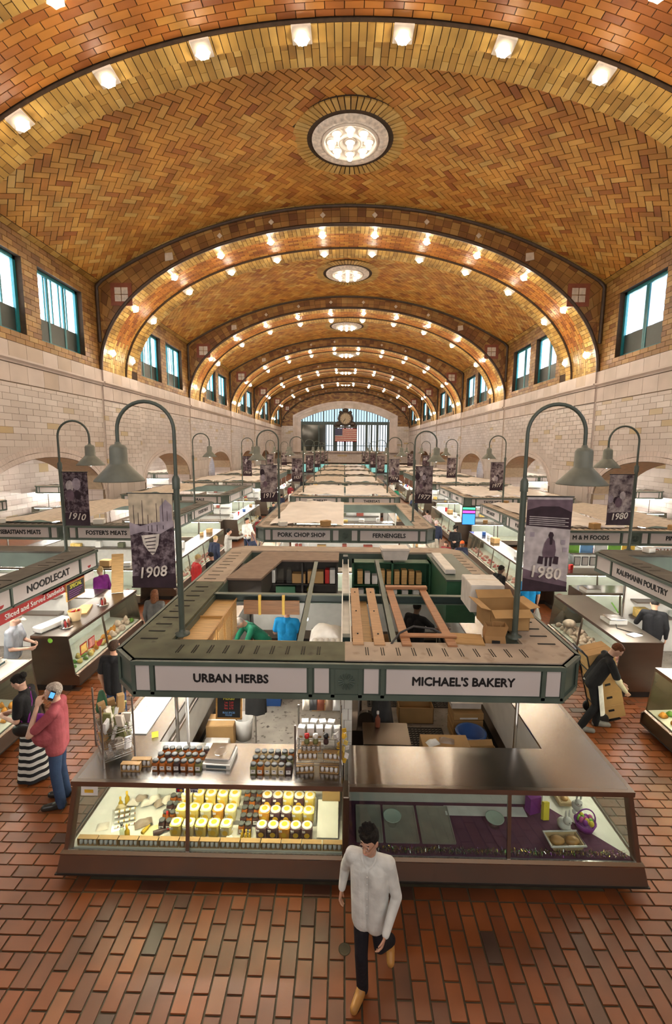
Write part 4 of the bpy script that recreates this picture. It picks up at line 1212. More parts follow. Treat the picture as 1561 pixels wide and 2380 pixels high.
# lettering on the aisle faces of the two nearest side stalls
def side_sign(x, d, n, t_list, root_label, parent_name):
    pass
for root in [o for o in bpy.data.objects if o.get('label', '').startswith('grey-green stall canopy lettered NOODLECAT') or o.get('label', '').startswith('grey-green stall canopy lettered KAUFMANN')]:
    nd = 'NOODLECAT' in root['label']
    L = 4.0 if nd else 4.3
    f = face_map((HWC, 0), (0, 1), (1, 0)) if nd else face_map((-HWC, L), (0, -1), (-1, 0))
    fr = MB(); lay = [(.36, .82, None), (.9, 2.95 if nd else 3.0, 'NOODLECAT' if nd else 'KAUFMANN POULTRY'), (3.05 if nd else 3.1, L-.34, None)]
    if not nd: lay = [(.34, .9, None), (.98, 2.95, 'KAUFMANN POULTRY'), (3.05, 3.9, None)]
    for v in [.32, L-.32] + [a[0]-.04 for a in lay[1:]]: fbox(fr, f, v-.022, v+.022, 0, .03, 2.0, 2.38)
    fr.build('sign_frame', 'canopy_frame', root)
    for t0, t1, w in lay:
        pb = MB(); fbox(pb, f, t0, t1, -.01, .012, 2.045, 2.36); pn = pb.build('sign_panel', 'sign_white', root)
        ang = PI/2 if nd else -PI/2
        if w: text('lettering', w, .2 if nd else .17, 'sign_ink', pn, f((t0+t1)/2, .014, 2.2), (PI/2, 0, ang), .025, min(1.1, (t1-t0)*.9/(len(w)*.62*.19)))
        elif nd:
            bw_ = MB(); q = f((t0+t1)/2, .016, 2.13)
            bw_.add([(q[0], q[1]+.07*math.cos(a), q[2]-.06*math.sin(a)) for a in [PI*i/10 for i in range(11)]], [tuple(range(11))]); bw_.build('red_bowl_print', 'flag_red', pn)
# ================================================================== THE HERB AND BAKERY STALL (nearest)
K1Y = 5.0
canopy(CXC, K1Y, 6.2, HWC, "large grey-green stall canopy lettered URBAN HERBS and MICHAEL'S BAKERY", ('URBAN HERBS', "MICHAEL'S BAKERY"), (None, None), (None, None), 'deck_green', 'deck_beige', None, fine=True)
tubes(CXC-.0, K1Y, 6.2, HWC, 'l', 'tubes of the herb stall', 'fluorescent tube along the herb side of the nearest canopy')
tl = empty('fluorescent_lamp', (-1.4, 5.33, 1.96), 0, 'fluorescent tube behind the URBAN HERBS sign', 'lamp'); one('tube', 'tube_light', 'tube', [(-1.1, 0, 0), (1.2, 0, 0)], .022, 6, parent=tl); one('housing', 'enamel', 'box', -1.15, 1.25, -.05, .05, .03, .09, parent=tl)
F1 = 4.62
herb = case((-3.03, F1), 0, 3.06, 'brightly lit herb display case under the URBAN HERBS sign', 1, 0, (1.3,), light='case_light_herb')
bake = case((.08, F1), 0, 3.15, "dim display case with purple cloth under the MICHAEL'S BAKERY sign", 0, 1, (1.8,), light=None, deckm='purple_cloth', end0=False)
one('joint_post', 'steel_dark', 'cbox', 3.05, 3.12, -.2, .06, .14, 1.17, .008, parent=herb)
lside = case((-3.03, 11.3), -PI/2, 6.68, 'long glass display case along the herb side of the nearest stall', 0, 1, (1.3, 2.6, 3.9, 5.2), light='case_light')
rside = case((3.23, F1), PI/2, 6.7, 'long steel topped display case along the bakery side of the nearest stall', 1, 0, (1.3, 2.6, 3.9, 5.2), light='case_light')
fill(rside, 6.7, 'bakery side of the nearest stall', (6, 5, 6, 8), 18, 1, 5, 1.4)
bk = case((2.4, 11.6), PI, 4.65, 'display case closing the back of the nearest stall', 0, 0, (1.3, 2.6, 3.9), light='case_light')
sl = empty('stall_floor', (0, 0, 0), 0, 'pale speckled concrete floor inside the herb stall', 'floor', kind='structure'); one('slab', 'speckle_slab', 'box', -2.35, .05, 5.33, 10.8, -.011, .004, parent=sl)
sr = empty('stall_floor', (0, 0, 0), 0, 'brown concrete floor inside the bakery stall', 'floor', kind='structure'); one('slab', 'slab', 'box', .05, 2.5, 5.33, 10.8, -.011, .003, parent=sr)

# tiled divider between the two halves
dv = empty('divider_wall', (.06, 5.42, 0), 0, 'narrow white tiled divider between the herb and bakery halves', 'divider')
one('core', 'tile_joint', 'box', -.075, .075, 0, .12, 0, 2.05, parent=dv); one('long_board', 'enamel', 'box', -.03, .03, .1, 4.6, 0, 1.9, parent=dv)
for k in range(13):
    z0 = .05+k*.154; cut = 0.02 if k % 2 else -.03
    for a, e in ((-.073, cut), (cut, .073)):
        vs, fs = slab([(a+.003, z0+.003), (e-.003, z0+.003), (e-.003, z0+.15), (a+.003, z0+.15)], lambda u, v, w: (u, -w, v), 0, .012, .0); q = MB(); q.add(vs, fs); q.build('tile', 'white_paper', dv)
bm = empty('white_beam', (.05, 5.45, 2.28), 0, 'white painted timber channel running back along the middle of the open roof', 'beam'); one('bottom', 'white_plastic', 'box', -.06, .06, 0, 4.5, 0, .03, parent=bm)
for s in (-1, 1): one('side', 'white_plastic', 'box', s*.06-.008, s*.06+.008, 0, 4.5, 0, .14, parent=bm)
one('dark_block', 'frame_dark', 'box', -.05, .05, .22, .34, .03, .16, parent=bm); one('dark_block', 'frame_dark', 'box', -.055, .055, 4.5, 4.7, -.02, .2, parent=bm)

def obj1(name, m, fn, *a, label, cat, loc=(0, 0, 0), rot=(0, 0, 0), group=None, **k):
    o = one(name, m, fn, *a, loc=loc, rot=rot, **k); return tag(o, label, cat, group)

# ---------- jars on the counter
def jar_proto(cont):
    r = empty('spice_jar'); w = .039
    b = MB(); pl = []
    for i in range(16):
        a = 2*PI*i/16; c, s = math.cos(a), math.sin(a); k = w/(abs(c)**4+abs(s)**4)**.25; pl.append((c*k, s*k))
    rings = [(0, .96), (.004, 1.0), (.07, 1.0), (.082, .93), (.09, .78), (.1, .76)]
    vs = [(x*f, y*f, z) for z, f in rings for x, y in pl]
    b.add(vs, [(i*16+j, i*16+(j+1) % 16, (i+1)*16+(j+1) % 16, (i+1)*16+j) for i in range(5) for j in range(16)], 0, .5, True)
    b.build('jar_body', cont, r)
    MB().lathe([(.001, .12), (.030, .12), (.034, .116), (.034, .096), (.0, .096)], 16).build('lid', 'lid_grey', r)
    lb = one('label_patch', 'label_white', 'box', -.026, .026, -w-.002, -w+.002, .015, .06, parent=r); one('print', 'black', 'box', -.012, .012, -w-.003, -w-.001, .042, .05, parent=lb)
    index_children(r); return r
JP = {c: jar_proto(c) for c in ('amber', 'spice_orange', 'spice_cream', 'spice_dark', 'spice_green')}
JN = {'amber': 'brown', 'spice_orange': 'orange', 'spice_cream': 'cream', 'spice_dark': 'near-black', 'spice_green': 'olive'}
used = set()
def place(protos, key, loc, rz, label, group=None, scale=None):
    p = protos[key]
    if id(p) in used: return dup(p, loc, rz, label, group, scale)
    used.add(id(p)); p.location = loc; p.rotation_euler = (0, 0, rz); p['label'] = label
    if group: p['group'] = group
    if scale: p.scale = (scale,)*3
    return p
for p in JP.values(): p['category'] = 'jar'
rs = random.Random(3)
for r in range(3):
    for c in range(7):
        k = ('amber', 'spice_orange', 'amber', 'spice_dark', 'amber', 'spice_orange', 'spice_green')[(c+r*2) % 7]
        place(JP, k, (-2.17+c*.083+r*.012+rs.uniform(-.004, .004), 4.83+r*.115, 1.151), rs.uniform(-.1, .1), 'grey-lidded jar of %s spice, %s from the left, %s row left of the scale' % (JN[k], ORD[c], ('front', 'middle', 'back')[r]), 'jars left of the scale')
for r in range(3):
    for c in range(6):
        k = ('spice_green', 'spice_orange', 'spice_cream', 'spice_cream', 'spice_cream', 'spice_dark')[(c+r) % 6]
        place(JP, k, (-1.02+c*.082+r*.004, 4.80+r*.115, 1.151), rs.uniform(-.12, .12), 'grey-lidded jar of %s spice, %s from the left, %s row by the wire rack' % (JN[k], ORD[c], ('front', 'middle', 'back')[r]), 'jars beside the wire rack')

def scale_thing(loc, rz, label, s=1.0):
    r = empty('weighing_scale', loc, rz, label, 'scale')
    b = MB(); b.prism([(-.15, 0), (.17, 0), (.17, .075), (-.15, .055)], lambda u, v, w: (w, u, v), -.165, .165); b.build('body', 'scale_body', r)
    one('platter', 'steel_top', 'cbox', -.15, .15, -.11, .18, .085, .1, .005, parent=r)
    MB().lathe([(.07, .1005), (.075, .102), (.08, .1005)], 24, (0, .03, 0), cap=False).build('ring_mark', 'chrome', r)
    one('display', 'lcd', 'box', -.12, .12, -.153, -.148, .012, .045, parent=r)
    r.scale = (s,)*3; return r
scale_thing((-1.46, 4.99, 1.151), -.05, 'white weighing scale between the two groups of spice jars')
one('egg_tray', 'foam_white', 'cbox', -.1, .1, -.05, .05, 0, .05, .01, loc=(-1.6, 5.2, 1.151)); tag(bpy.data.objects['egg_tray'], 'small white tray behind the weighing scale', 'tray')

# ---------- four-bottle spice boxes
def sbox_proto():
    r = empty('spice_box'); r['category'] = 'spice box'
    b = MB(); W2 = .112
    b.box(-W2, W2, -.03, .03, 0, .008); b.box(-W2, W2, -.03, .03, .085, .093); b.box(-W2, -W2+.006, -.03, .03, 0, .09); b.box(W2-.006, W2, -.03, .03, 0, .09); b.box(-W2, W2, .025, .03, 0, .09)
    b.build('card_box', 'spice_box_card', r)
    for i in range(4):
        x = -.081+i*.054
        q = MB(); q.lathe([(.001, .009), (.021, .009), (.022, .05), (.012, .06), (.012, .066)], 10, (x, -.002, 0)); bo = q.build('bottle', 'label_white', r)
        MB().lathe([(.014, .066), (.014, .08), (.0, .08)], 10, (x, -.002, 0)).build('cap', 'sticker_yellow' if i % 2 else 'packet', bo)
    index_children(r); return {'s': r}
SB = sbox_proto()
for i in range(13):
    if i == 5: pass
    place(SB, 's', (-2.9+i*.234, F1-.015, .487), 0, 'box of four spice bottles, %s from the left along the lit herb case' % ORD[i], 'spice boxes in the herb case')
for i, (x, y, z, a, lb) in enumerate(((-2.45, 4.8, 1.151, .0, 'in front beside the left wire rack'), (-2.36, 4.88, 1.151, .05, 'second behind, beside the left wire rack'))):
    place(SB, 's', (x, y, z), a, 'cardboard box of four spice bottles on the counter, ' + lb)

# ---------- tubs in the lit case, on steps
def tub_proto(cont):
    r = empty('spice_tub'); r['category'] = 'tub'; s = .066; h = .14
    b = MB(); pl = [(-s, -s+.02), (-s+.02, -s), (s-.02, -s), (s, -s+.02), (s, s-.02), (s-.02, s), (-s+.02, s), (-s, s-.02)]
    vs = [(x*f, y*f, z) for z, f in ((0, .9), (h*.9, 1.0), (h, 1.0), (h, .8)) for x, y in pl]
    b.add(vs, [(i*8+j, i*8+(j+1) % 8, (i+1)*8+(j+1) % 8, (i+1)*8+j) for i in range(3) for j in range(8)]); b.build('tub_body', cont, r)
    li = MB().lathe([(.001, h+.012), (.056, h+.012), (.061, h+.006), (.061, h-.004)], 20, cap=False).build('lid', 'label_white', r)
    MB().lathe([(.001, h+.014), (.034, h+.0135)], 12, cap=False).build('sticker', 'sticker_yellow', li)
    rx = Matrix.Rotation(PI/2, 3, 'X')
    MB().lathe([(.001, s+.004), (.032, s+.0035)], 14, (0, 0, .065), rot=rx, cap=False).build('round_label', 'sticker_yellow', r)
    one('price_tag', 'label_white', 'box', -.055, -.02, -s-.003, -s+.01, .1, .125, parent=r)
    index_children(r); return r
TP = {c: tub_proto(c) for c in ('tub_yellow', 'tub_pale', 'tub_orange', 'tub_dark')}
TN = {'tub_yellow': 'yellow', 'tub_pale': 'pale cream', 'tub_orange': 'orange', 'tub_dark': 'dark purple'}
stp = empty('display_step', (0, 0, 0), 0, 'white stepped stand under the tubs in the lit herb case', 'stand')
for r in range(1, 3): one('step', 'deck_white', 'box', -2.0, -.3, F1+.1+r*.165, F1+.265+r*.165, .50, .52+r*.055, parent=stp)
rowname = ('front', 'middle', 'back')
for r in range(3):
    for c in range(5):
        k = [['tub_yellow', 'tub_pale', 'tub_yellow', 'tub_yellow', 'tub_pale'], ['tub_yellow', 'tub_yellow', 'tub_pale', 'tub_orange', 'tub_pale'], ['tub_pale', 'tub_yellow', 'tub_yellow', 'tub_yellow', 'tub_pale']][r][c]
        place(TP, k, (-1.93+c*.148+r*.012, F1+.13+r*.165, .50+r*.056+.021), rs.uniform(-.06, .06), '%s tub, %s from the left, %s row of the left tub group' % (TN[k], ORD[c], rowname[r]), 'left tubs of the herb case')
        k = [['tub_dark', 'tub_dark', 'tub_orange', 'tub_dark', 'tub_dark'], ['tub_orange', 'tub_dark', 'tub_dark', 'tub_yellow', 'tub_yellow'], ['tub_dark', 'tub_dark', 'tub_yellow', 'tub_dark', 'tub_yellow']][r][c]
        place(TP, k, (-.92+c*.132+r*.005, F1+.12+r*.165, .50+r*.056+.021), rs.uniform(-.05, .05), '%s tub, %s from the left, %s row of the right tub group' % (TN[k], ORD[c], rowname[r]), 'right tubs of the herb case')
for r in range(5):
    for c in range(3):
        if r == 0 and c == 2: continue
        k = ('amber', 'spice_dark')[(r+c) % 2]
        place(JP, k, (-1.17+c*.075, F1+.17+r*.09, .515+r*.03), 0, 'dark-lidded %s jar, row %s from the front, between the tub groups' % (JN[k], ('one', 'two', 'three', 'four', 'five')[r]), 'jar cluster in the herb case')
for c in range(2):
    for r in range(4):
        k = 'amber' if r % 2 else 'spice_dark'
        place(JP, k, (-2.13+c*.085+r*.012, F1+.2+r*.095, .51+r*.03), 0, 'dark-lidded %s jar at the left end of the tubs in the lit case' % JN[k], 'jars left of the tubs in the herb case')
ws = one('white_rack', 'deck_white', 'prism', [(F1+.1, .52), (F1+.45, .72), (F1+.45, .52)], lambda u, v, w: (w, u, v), -.28, -.03); tag(ws, 'empty sloping white plastic rack at the right end of the lit herb case', 'rack')
obj1('card_box', 'spice_box_card', 'cbox', -.11, .11, -.08, .08, 0, .2, .004, label='plain brown card box in the back right corner of the lit herb case', cat='box', loc=(-.12, F1+.5, .72))
# packets, bags, tray of bottles on the left of the lit case
def bag(name, m, loc, rz, size, label, cat='bag', tilt=0, group=None):
    b = MB(); sx, sy, sz = size
    b.grid(lambda a, c: ((a-.5)*2*sx, (c-.5)*2*sy, sz*(1-abs(2*a-1)**4)*(1-abs(2*c-1)**3)*(1+.15*math.sin(9*a+7*c))), 8, 8); b.grid(lambda a, c: ((a-.5)*2*sx, (c-.5)*2*sy, 0), 1, 1, flip=True)
    o = b.build(name, m, None, loc, (tilt, 0, rz)); return tag(o, label, cat, group)
for i in range(7):
    bag('spice_bag', ('packet', 'packet_dark', 'packet')[i % 3], (-2.62+i*.085, F1+.52+(i % 2)*.03, .56+.03*(i % 2)), .2*i, (.075, .05, .05), '%s spice bag, %s from the left in the back of the lit case' % (('pale', 'brown', 'pale')[i % 3], ORD[i]), group='spice bags in the herb case')
bag('spice_bag', 'packet_dark', (-2.38, F1+.25, .52), .5, (.1, .06, .05), 'long dark packet of spice lying in the middle left of the lit case')
bag('spice_bag', 'tub_pale', (-2.25, F1+.16, .51), .2, (.11, .08, .012), 'flat cream paper lying by the fallen shaker in the lit case', 'paper')
bag('spice_bag', 'spice_cream', (-2.72, F1+.42, .53), .9, (.06, .09, .08), 'tan bag leaning at the back left of the lit case')
bag('spice_bag', 'packet', (-2.85, F1+.2, .51), .3, (.07, .06, .03), 'crumpled pale bag in the near left corner of the lit case')
bt = empty('bottle_tray', (-2.63, F1+.27, .52), .35, 'tilted clear tray of twenty small spice bottles in the lit case', 'tray'); bt.rotation_euler = (R2(28), 0, .35)
one('tray_body', 'plastic_clear', 'cbox', -.13, .13, -.15, .15, 0, .035, .004, parent=bt)
for i in range(4):
    for j in range(5):
        q = one('bottle', 'label_white', 'tube', [(-.1+i*.06, -.12+j*.058, .03), (-.06+i*.06, -.12+j*.058, .03)], .016, 8, parent=bt); one('cap', ('sticker_yellow', 'amber')[j % 2], 'tube', [(-.06+i*.06, -.12+j*.058, .03), (-.05+i*.06, -.12+j*.058, .03)], .012, 8, parent=q)
def bottle(loc, m, capm, label, rot=(0, 0, 0), s=1.0, group=None):
    r = empty('bottle', loc, 0, label, 'bottle', group); r.rotation_euler = rot; r.scale = (s,)*3
    MB().lathe([(.001, 0), (.026, 0), (.028, .01), (.028, .1), (.012, .13), (.011, .16)], 12).build('bottle_body', m, r); MB().lathe([(.014, .155), (.014, .185), (0, .185)], 10).build('cap', capm, r); return r
bottle((-2.48, F1+.05, .5), 'oil', 'sticker_yellow', 'tall slim bottle of yellow oil at the front of the lit case')
bottle((-2.55, F1+.07, .5), 'glass_bottle', 'lid_grey', 'tall slim empty clear bottle beside the yellow oil bottle')
bottle((-2.75, F1+.45, .53), 'oil', 'sticker_yellow', 'gold topped bottle at the back left of the lit case', s=.9); bottle((-2.7, F1+.52, .53), 'oil', 'sticker_yellow', 'second gold topped bottle at the back left of the lit case', s=1.0)
bottle((-2.2, F1+.1, .53), 'spice_dark', 'red_plastic', 'red capped shaker lying on its side in the lit case', rot=(0, R2(88), .4)); bottle((-2.08, F1+.24, .51), 'amber', 'red_plastic', 'red capped shaker standing by the tubs in the lit case')
bottle((-2.33, F1+.1, .53), 'oil', 'lid_grey', 'small oil flask lying beside the red capped shaker', rot=(0, R2(88), 1.2), s=.8)
for i in range(6): bottle((-1.15+(i % 3)*.045, F1+.06+(i//3)*.05, .495), 'oil', 'sticker_yellow', 'tiny clear vial with yellow cap between the tub groups', s=.55, group='vials between the tubs')
for i, (x, y) in enumerate(((-1.29, .05), (-1.3, .14))):
    r = empty('sample_cup', (x, F1+y, .5+i*.03), 0, ('front', 'rear')[i] + ' small round white tub beside the vials in the lit case', 'tub'); MB().lathe([(.03, 0), (.036, .04), (.0, .042)], 16).build('cup', 'tub_pale', r); MB().lathe([(.038, .042), (.036, .05), (.0, .05)], 16).build('lid', 'label_white', r)
# cards stuck on the glass
gy = lambda z: F1-.095+(z-.355)/(1.10-.355)*.095-.006
def decal(nm, x0, x1, z0, z1, m, label, cat='card'):
    b = MB(); b.add([(x0, gy(z0), z0), (x1, gy(z0), z0), (x1, gy(z1), z1), (x0, gy(z1), z1), (x0, gy(z0)+.002, z0), (x1, gy(z0)+.002, z0), (x1, gy(z1)+.002, z1), (x0, gy(z1)+.002, z1)], [(0,1,2,3),(4,7,6,5),(0,4,5,1),(3,2,6,7)])
    return tag(b.build(nm, m), label, cat)
d = decal('price_card', -2.94, -2.75, .98, 1.08, 'label_white', 'white price card inside the left end of the lit case glass')
q = MB(); q.box(-2.9, -2.8, gy(1.03)-.003, gy(1.03)-.001, 1.01, 1.05); q.build('print', 'sticker_yellow', d)
d = decal('payment_sticker', -1.86, -1.77, 1.035, 1.085, 'flag_blue', 'payment card sticker with red and yellow discs on the case glass', 'sticker')
for x, m in ((-1.832, 'red_plastic'), (-1.8, 'sticker_yellow')):
    b = MB(); b.add([(x+.018*math.cos(a), gy(1.06)-.003-(.001 if m[0] == 's' else 0), 1.06+.018*math.sin(a)) for a in [2*PI*i/14 for i in range(14)]], [tuple(range(14))]); b.build('disc', m, d)
d = decal('payment_sticker', -1.70, -1.61, 1.035, 1.085, 'label_white', 'payment card sticker lettered VISA on the case glass', 'sticker')
text('lettering', 'VISA', .036, 'flag_blue', d, (-1.655, gy(1.055)-.004, 1.055), (PI/2-.13, 0, 0), .02); b = MB(); b.box(-1.70, -1.61, gy(1.08)-.003, gy(1.08)-.001, 1.074, 1.085); b.build('stripe', 'flag_blue', d)

# ---------- wire racks
def wire_rack(loc, rz, w, d, h, shelves, label, posts_h=None):
    r = empty('wire_rack', loc, rz, label, 'rack')
    for sx in (-1, 1):
        for sy in (-1, 1): one('post', 'wire', 'tube', [(sx*w/2, sy*d/2, 0), (sx*w/2, sy*d/2, posts_h or h)], .011, 8, parent=r)
    for z in shelves:
        b = MB(); n = max(6, int(d/.03))
        for zz in (z, z-.03): b.tube([(-w/2, -d/2, zz), (w/2, -d/2, zz), (w/2, d/2, zz), (-w/2, d/2, zz), (-w/2, -d/2, zz)], .004, 5)
        for i in range(1, n): y = -d/2+d*i/n; b.tube([(-w/2, y, z), (w/2, y, z)], .0022, 4)
        for i in range(4): x = -w/2+w*(i+.5)/4; b.tube([(x, -d/2, z-.004), (x, d/2, z-.004)], .003, 4)
        b.build('shelf', 'wire', r)
    return r
wire_rack((-2.80, 5.12, 1.152), R2(38), .34, .52, .6, (.1, .25, .42), 'chrome wire rack full of packets on the counter corner', .78)
for i in range(54):
    lv = (.12, .27, .44)[i % 3]; a = R2(38); u, v = rs.uniform(-.13, .13), rs.uniform(-.24, .22)
    x, y = -2.80+u*math.cos(a)-v*math.sin(a), 5.12+u*math.sin(a)+v*math.cos(a)
    m = ('packet', 'packet_dark', 'spice_box_card', 'label_white', 'spice_green')[rs.randint(0, 4)]
    o = MB().cbox(-.045, .045, -.017, .017, 0, rs.uniform(.09, .15), .003).build('spice_packet', m, None, (x, y, 1.155+lv), (rs.uniform(-.3, .3), rs.uniform(-.3, .3), rs.uniform(0, 3)))
    tag(o, 'small %s packet stuffed in the wire rack on the counter corner' % {'packet': 'beige', 'packet_dark': 'brown', 'spice_box_card': 'cardboard', 'label_white': 'white', 'spice_green': 'olive'}[m], 'packet', 'packets in the left wire rack')
for i, (u, v, h) in enumerate(((-.08, .1, .2), (.02, .16, .18), (.1, .1, .24))):
    a = R2(38); o = MB().cbox(-.04, .04, -.035, .035, 0, h, .004).build('spice_carton', 'spice_box_card', None, (-2.80+u*math.cos(a)-v*math.sin(a), 5.12+u*math.sin(a)+v*math.cos(a), 1.6), (.1, -.15+.1*i, a)); tag(o, '%s upright brown carton on top of the left wire rack' % ('shortest', 'middle', 'tallest')[i], 'box')
wire_rack((-.27, 4.98, 1.152), 0, .52, .42, .6, (.16, .36), 'chrome wire rack of spice boxes beside the tiled divider', .62)
for i in range(5):
    x = -.43+(i % 2)*.27; z = (1.153, 1.153, 1.32, 1.32, 1.42)[i]
    place(SB, 's', (x+.02*i, 4.83 + (.0 if i < 2 else .0), z), (.12, -.08, .05, -.1, .02)[i], 'cardboard box of four spice bottles on the %s level of the right wire rack' % ('lowest', 'lowest', 'middle', 'middle', 'middle')[i], 'spice boxes in the right wire rack')
for i in range(9):
    r_, c_ = divmod(i, 5); x = -.47+c_*.105+(.03 if r_ else 0); y = 4.95+r_*.12
    b = empty('white_box', (x, y, 1.515), rs.uniform(-.25, .25), 'white gift box, %s from the left, %s row on the right wire rack' % (ORD[c_], ('front', 'back')[r_]), 'box', 'white boxes on the right rack'); one('box_body', 'white_paper', 'cbox', -.04, .04, -.04, .04, 0, .13, .002, parent=b); one('print', 'spice_box_card', 'box', -.02, .02, -.042, -.04, .01, .035, parent=b)
for x, m, lb in ((-.4, 'red_plastic', 'red'), (-.3, 'white_plastic', 'white'), (-.18, 'black', 'black')):
    g = empty('spice_mill', (x, 4.83, 1.515), 0, 'glass spice mill with a %s top on the right wire rack' % lb, 'spice mill'); MB().lathe([(.001, 0), (.03, 0), (.031, .03), (.022, .06), (.022, .065)], 14).build('glass_body', 'spice_dark' if lb == 'black' else 'spice_green', g); MB().lathe([(.023, .065), (.03, .085), (.028, .11), (.0, .118)], 14).build('grinder_top', m, g)
hb = empty('hanging_bags', (.0, 4.86, 1.25), 0, 'string of yellow spice sachets hanging by the tiled divider', 'sachets')
one('string', 'sack', 'tube', [(0, 0, 0), (0, 0, .62)], .004, 5, parent=hb)
for i in range(22):
    a = i*2.4; rr = .03+.02*(i % 3); o = one('sachet', ('sticker_yellow', 'tub_yellow', 'label_white')[i % 3], 'cbox', -.025, .025, -.006, .006, -.03, .03, .002, parent=hb, loc=(rr*math.cos(a), rr*math.sin(a), .03+i*.018), rot=(.3*math.sin(i), .3*math.cos(i), a))
for i, (x, m, lb) in enumerate(((-.45, 'packet', 'pale'), (-.36, 'grey_cloth', 'grey'), (-.27, 'red_tile', 'red-brown'), (-.16, 'packet_dark', 'brown'), (-.07, 'foam_white', 'white'))):
    bag('hanging_packet', m, (x, 5.36, 1.72), 0, (.05, .12, .035), '%s spice packet hanging behind the right wire rack' % lb, 'packet', R2(85))
# white sample bags and trays on the left counter
for i in range(14):
    r_, c_ = divmod(i, 2)
    b = bag('sample_bag', 'foam_white', (-2.83+c_*.17+.02*(r_ % 2), 5.62+r_*.13, 1.152), rs.uniform(-.3, .3), (.075, .06, .05), 'white bag with an orange label, %s pair from the near end, %s side' % (ORD[r_], ('outer', 'inner')[c_]), group='white bags on the left counter')
    MB().lathe([(.001, .052), (.022, .05)], 12, cap=False).build('round_label', 'sticker_yellow', b)
obj1('paper_tray', 'label_white', 'box', -.2, .2, -.04, .9, 0, .012, label='long white tray board under the white bags on the left counter', cat='tray', loc=(-2.76, 5.5, 1.1515))
for i in range(12):
    place(TP, ('tub_orange', 'tub_yellow', 'tub_pale')[i % 3], (-2.42+(i % 2)*.0, 5.75+i*.15, .98), 0, '%s tub, %s from the near end inside the left counter' % (('orange', 'yellow', 'pale cream')[i % 3], ORD[i]), 'tubs along the left counter', .9)
obj1('tub_shelf', 'steel', 'box', -2.5, -2.28, 5.6, 7.6, .93, .97, label='steel shelf along the inside of the left counter', cat='shelf')
obj1('white_pole', 'white_plastic', 'tube', [(-1.96, 5.33, 1.0), (-1.96, 5.33, 2.05)], .02, 10, label='slim white pole rising from the herb counter to the canopy', cat='pole')
yt = one('price_tag', 'yellow_toy', 'box', -.04, .04, -.002, .002, 0, .07, loc=(-2.42, 5.4, 1.153), rot=(-.6, 0, .4)); tag(yt, 'small yellow price tag on the left counter', 'price tag')

# chalkboard
cb = empty('chalkboard', (-1.38, 5.14, 1.62), 0, 'black chalkboard lettered SPICES AND HERBS hanging under the canopy', 'sign'); cb.rotation_euler = (R2(-8), 0, 0)
one('slate', 'slate', 'box', -.14, .14, -.006, .006, 0, .36, parent=cb)
for x0, x1, z0, z1 in ((-.16, .16, -.02, 0), (-.16, .16, .36, .38), (-.16, -.14, -.02, .38), (.14, .16, -.02, .38)): one('frame_strip', 'oak', 'box', x0, x1, -.012, .012, z0, z1, parent=cb)
for t, z, s, m in (('SPICES', .32, .055, 'chalk_yellow'), ('AND', .275, .035, 'chalk_yellow'), ('HERBS', .235, .055, 'chalk_yellow'), ('1oz  2.00', .185, .034, 'chalk_red'), ('2oz  3.50', .15, .034, 'chalk_red'), ('4oz  6.75', .115, .034, 'chalk_red'), ('BULK SPICES', .06, .03, 'chalk_blue'), ('POUND', .03, .026, 'chalk_blue')):
    text('lettering', t, s, m, cb, (0, -.009, z), (PI/2, 0, 0), .01, .9)

# ---------- inside the herb half
def carton(loc, rz, w, d, h, label, m='carton', open_=False, flaps=0, tape=True, printm=None):
    r = empty('carton', loc, rz, label, 'carton')
    if open_:
        b = MB(); t = .008
        b.box(-w/2, w/2, -d/2, -d/2+t, 0, h); b.box(-w/2, w/2, d/2-t, d/2, 0, h); b.box(-w/2, -w/2+t, -d/2, d/2, 0, h); b.box(w/2-t, w/2, -d/2, d/2, 0, h); b.box(-w/2, w/2, -d/2, d/2, 0, t); b.build('box_body', m, r)
        for i in range(flaps):
            f = MB()
            if i < 2: f.box(-w/2+.01, w/2-.01, 0, d*.3, 0, .006); f.build('flap', m, r, (0, (d/2 if i == 0 else -d/2), h), (R2(35) if i == 0 else R2(205), 0, 0))
            else: f.box(0, w*.25, -d/2+.01, d/2-.01, 0, .006); f.build('flap', m, r, (w/2 if i == 2 else -w/2, 0, h), (0, R2(-10) if i == 2 else R2(195), 0))
    else:
        one('box_body', m, 'cbox', -w/2, w/2, -d/2, d/2, 0, h, .006, parent=r)
        for s in (-1, 1): one('flap', m, 'box', -w/2+.004, w/2-.004, min(s*.003, s*(d/2-.004)), max(s*.003, s*(d/2-.004)), h, h+.006, parent=r)
        if tape: one('tape', 'packet', 'box', -w/2-.001, w/2+.001, -.02, .02, h+.006, h+.008, parent=r)
    if printm: one('print', printm, 'box', -w*.3, w*.3, -d/2-.003, -d/2, h*.15, h*.4, parent=r)
    return r
carton((-2.0, 7.0, 0), .05, .45, .35, .38, 'brown carton on the floor inside the herb stall, below the chalkboard'); obj1('white_crate', 'white_paper', 'cbox', -.2, .2, -.15, .15, 0, .18, .01, label='white box on the floor in front of the brown carton in the herb stall', cat='box', loc=(-2.02, 6.68, .005))
pb = empty('pail', (-1.66, 7.1, .005), 0, 'white plastic pail on the herb stall floor', 'pail'); MB().lathe([(.0, 0), (.13, 0), (.16, .38), (.15, .38), (.13, .02)], 20).build('pail_body', 'white_plastic', pb); MB().tube([(.16*math.cos(a), -.02-.1*math.sin(a), .36-.1*math.sin(a)) for a in [PI*i/8 for i in range(9)]], .005, 5).build('handle', 'wire', pb)
bb = empty('bin', (-1.35, 8.2, .005), 0, 'tall blue plastic bin standing inside the herb stall', 'bin'); b = MB(); vs = []
for z, f in ((0, .82), (.62, 1.0), (.62, 1.06), (.66, 1.06)): vs += [(x*f, y*f, z) for x, y in ((-.22, -.18), (.22, -.18), (.22, .18), (-.22, .18))]
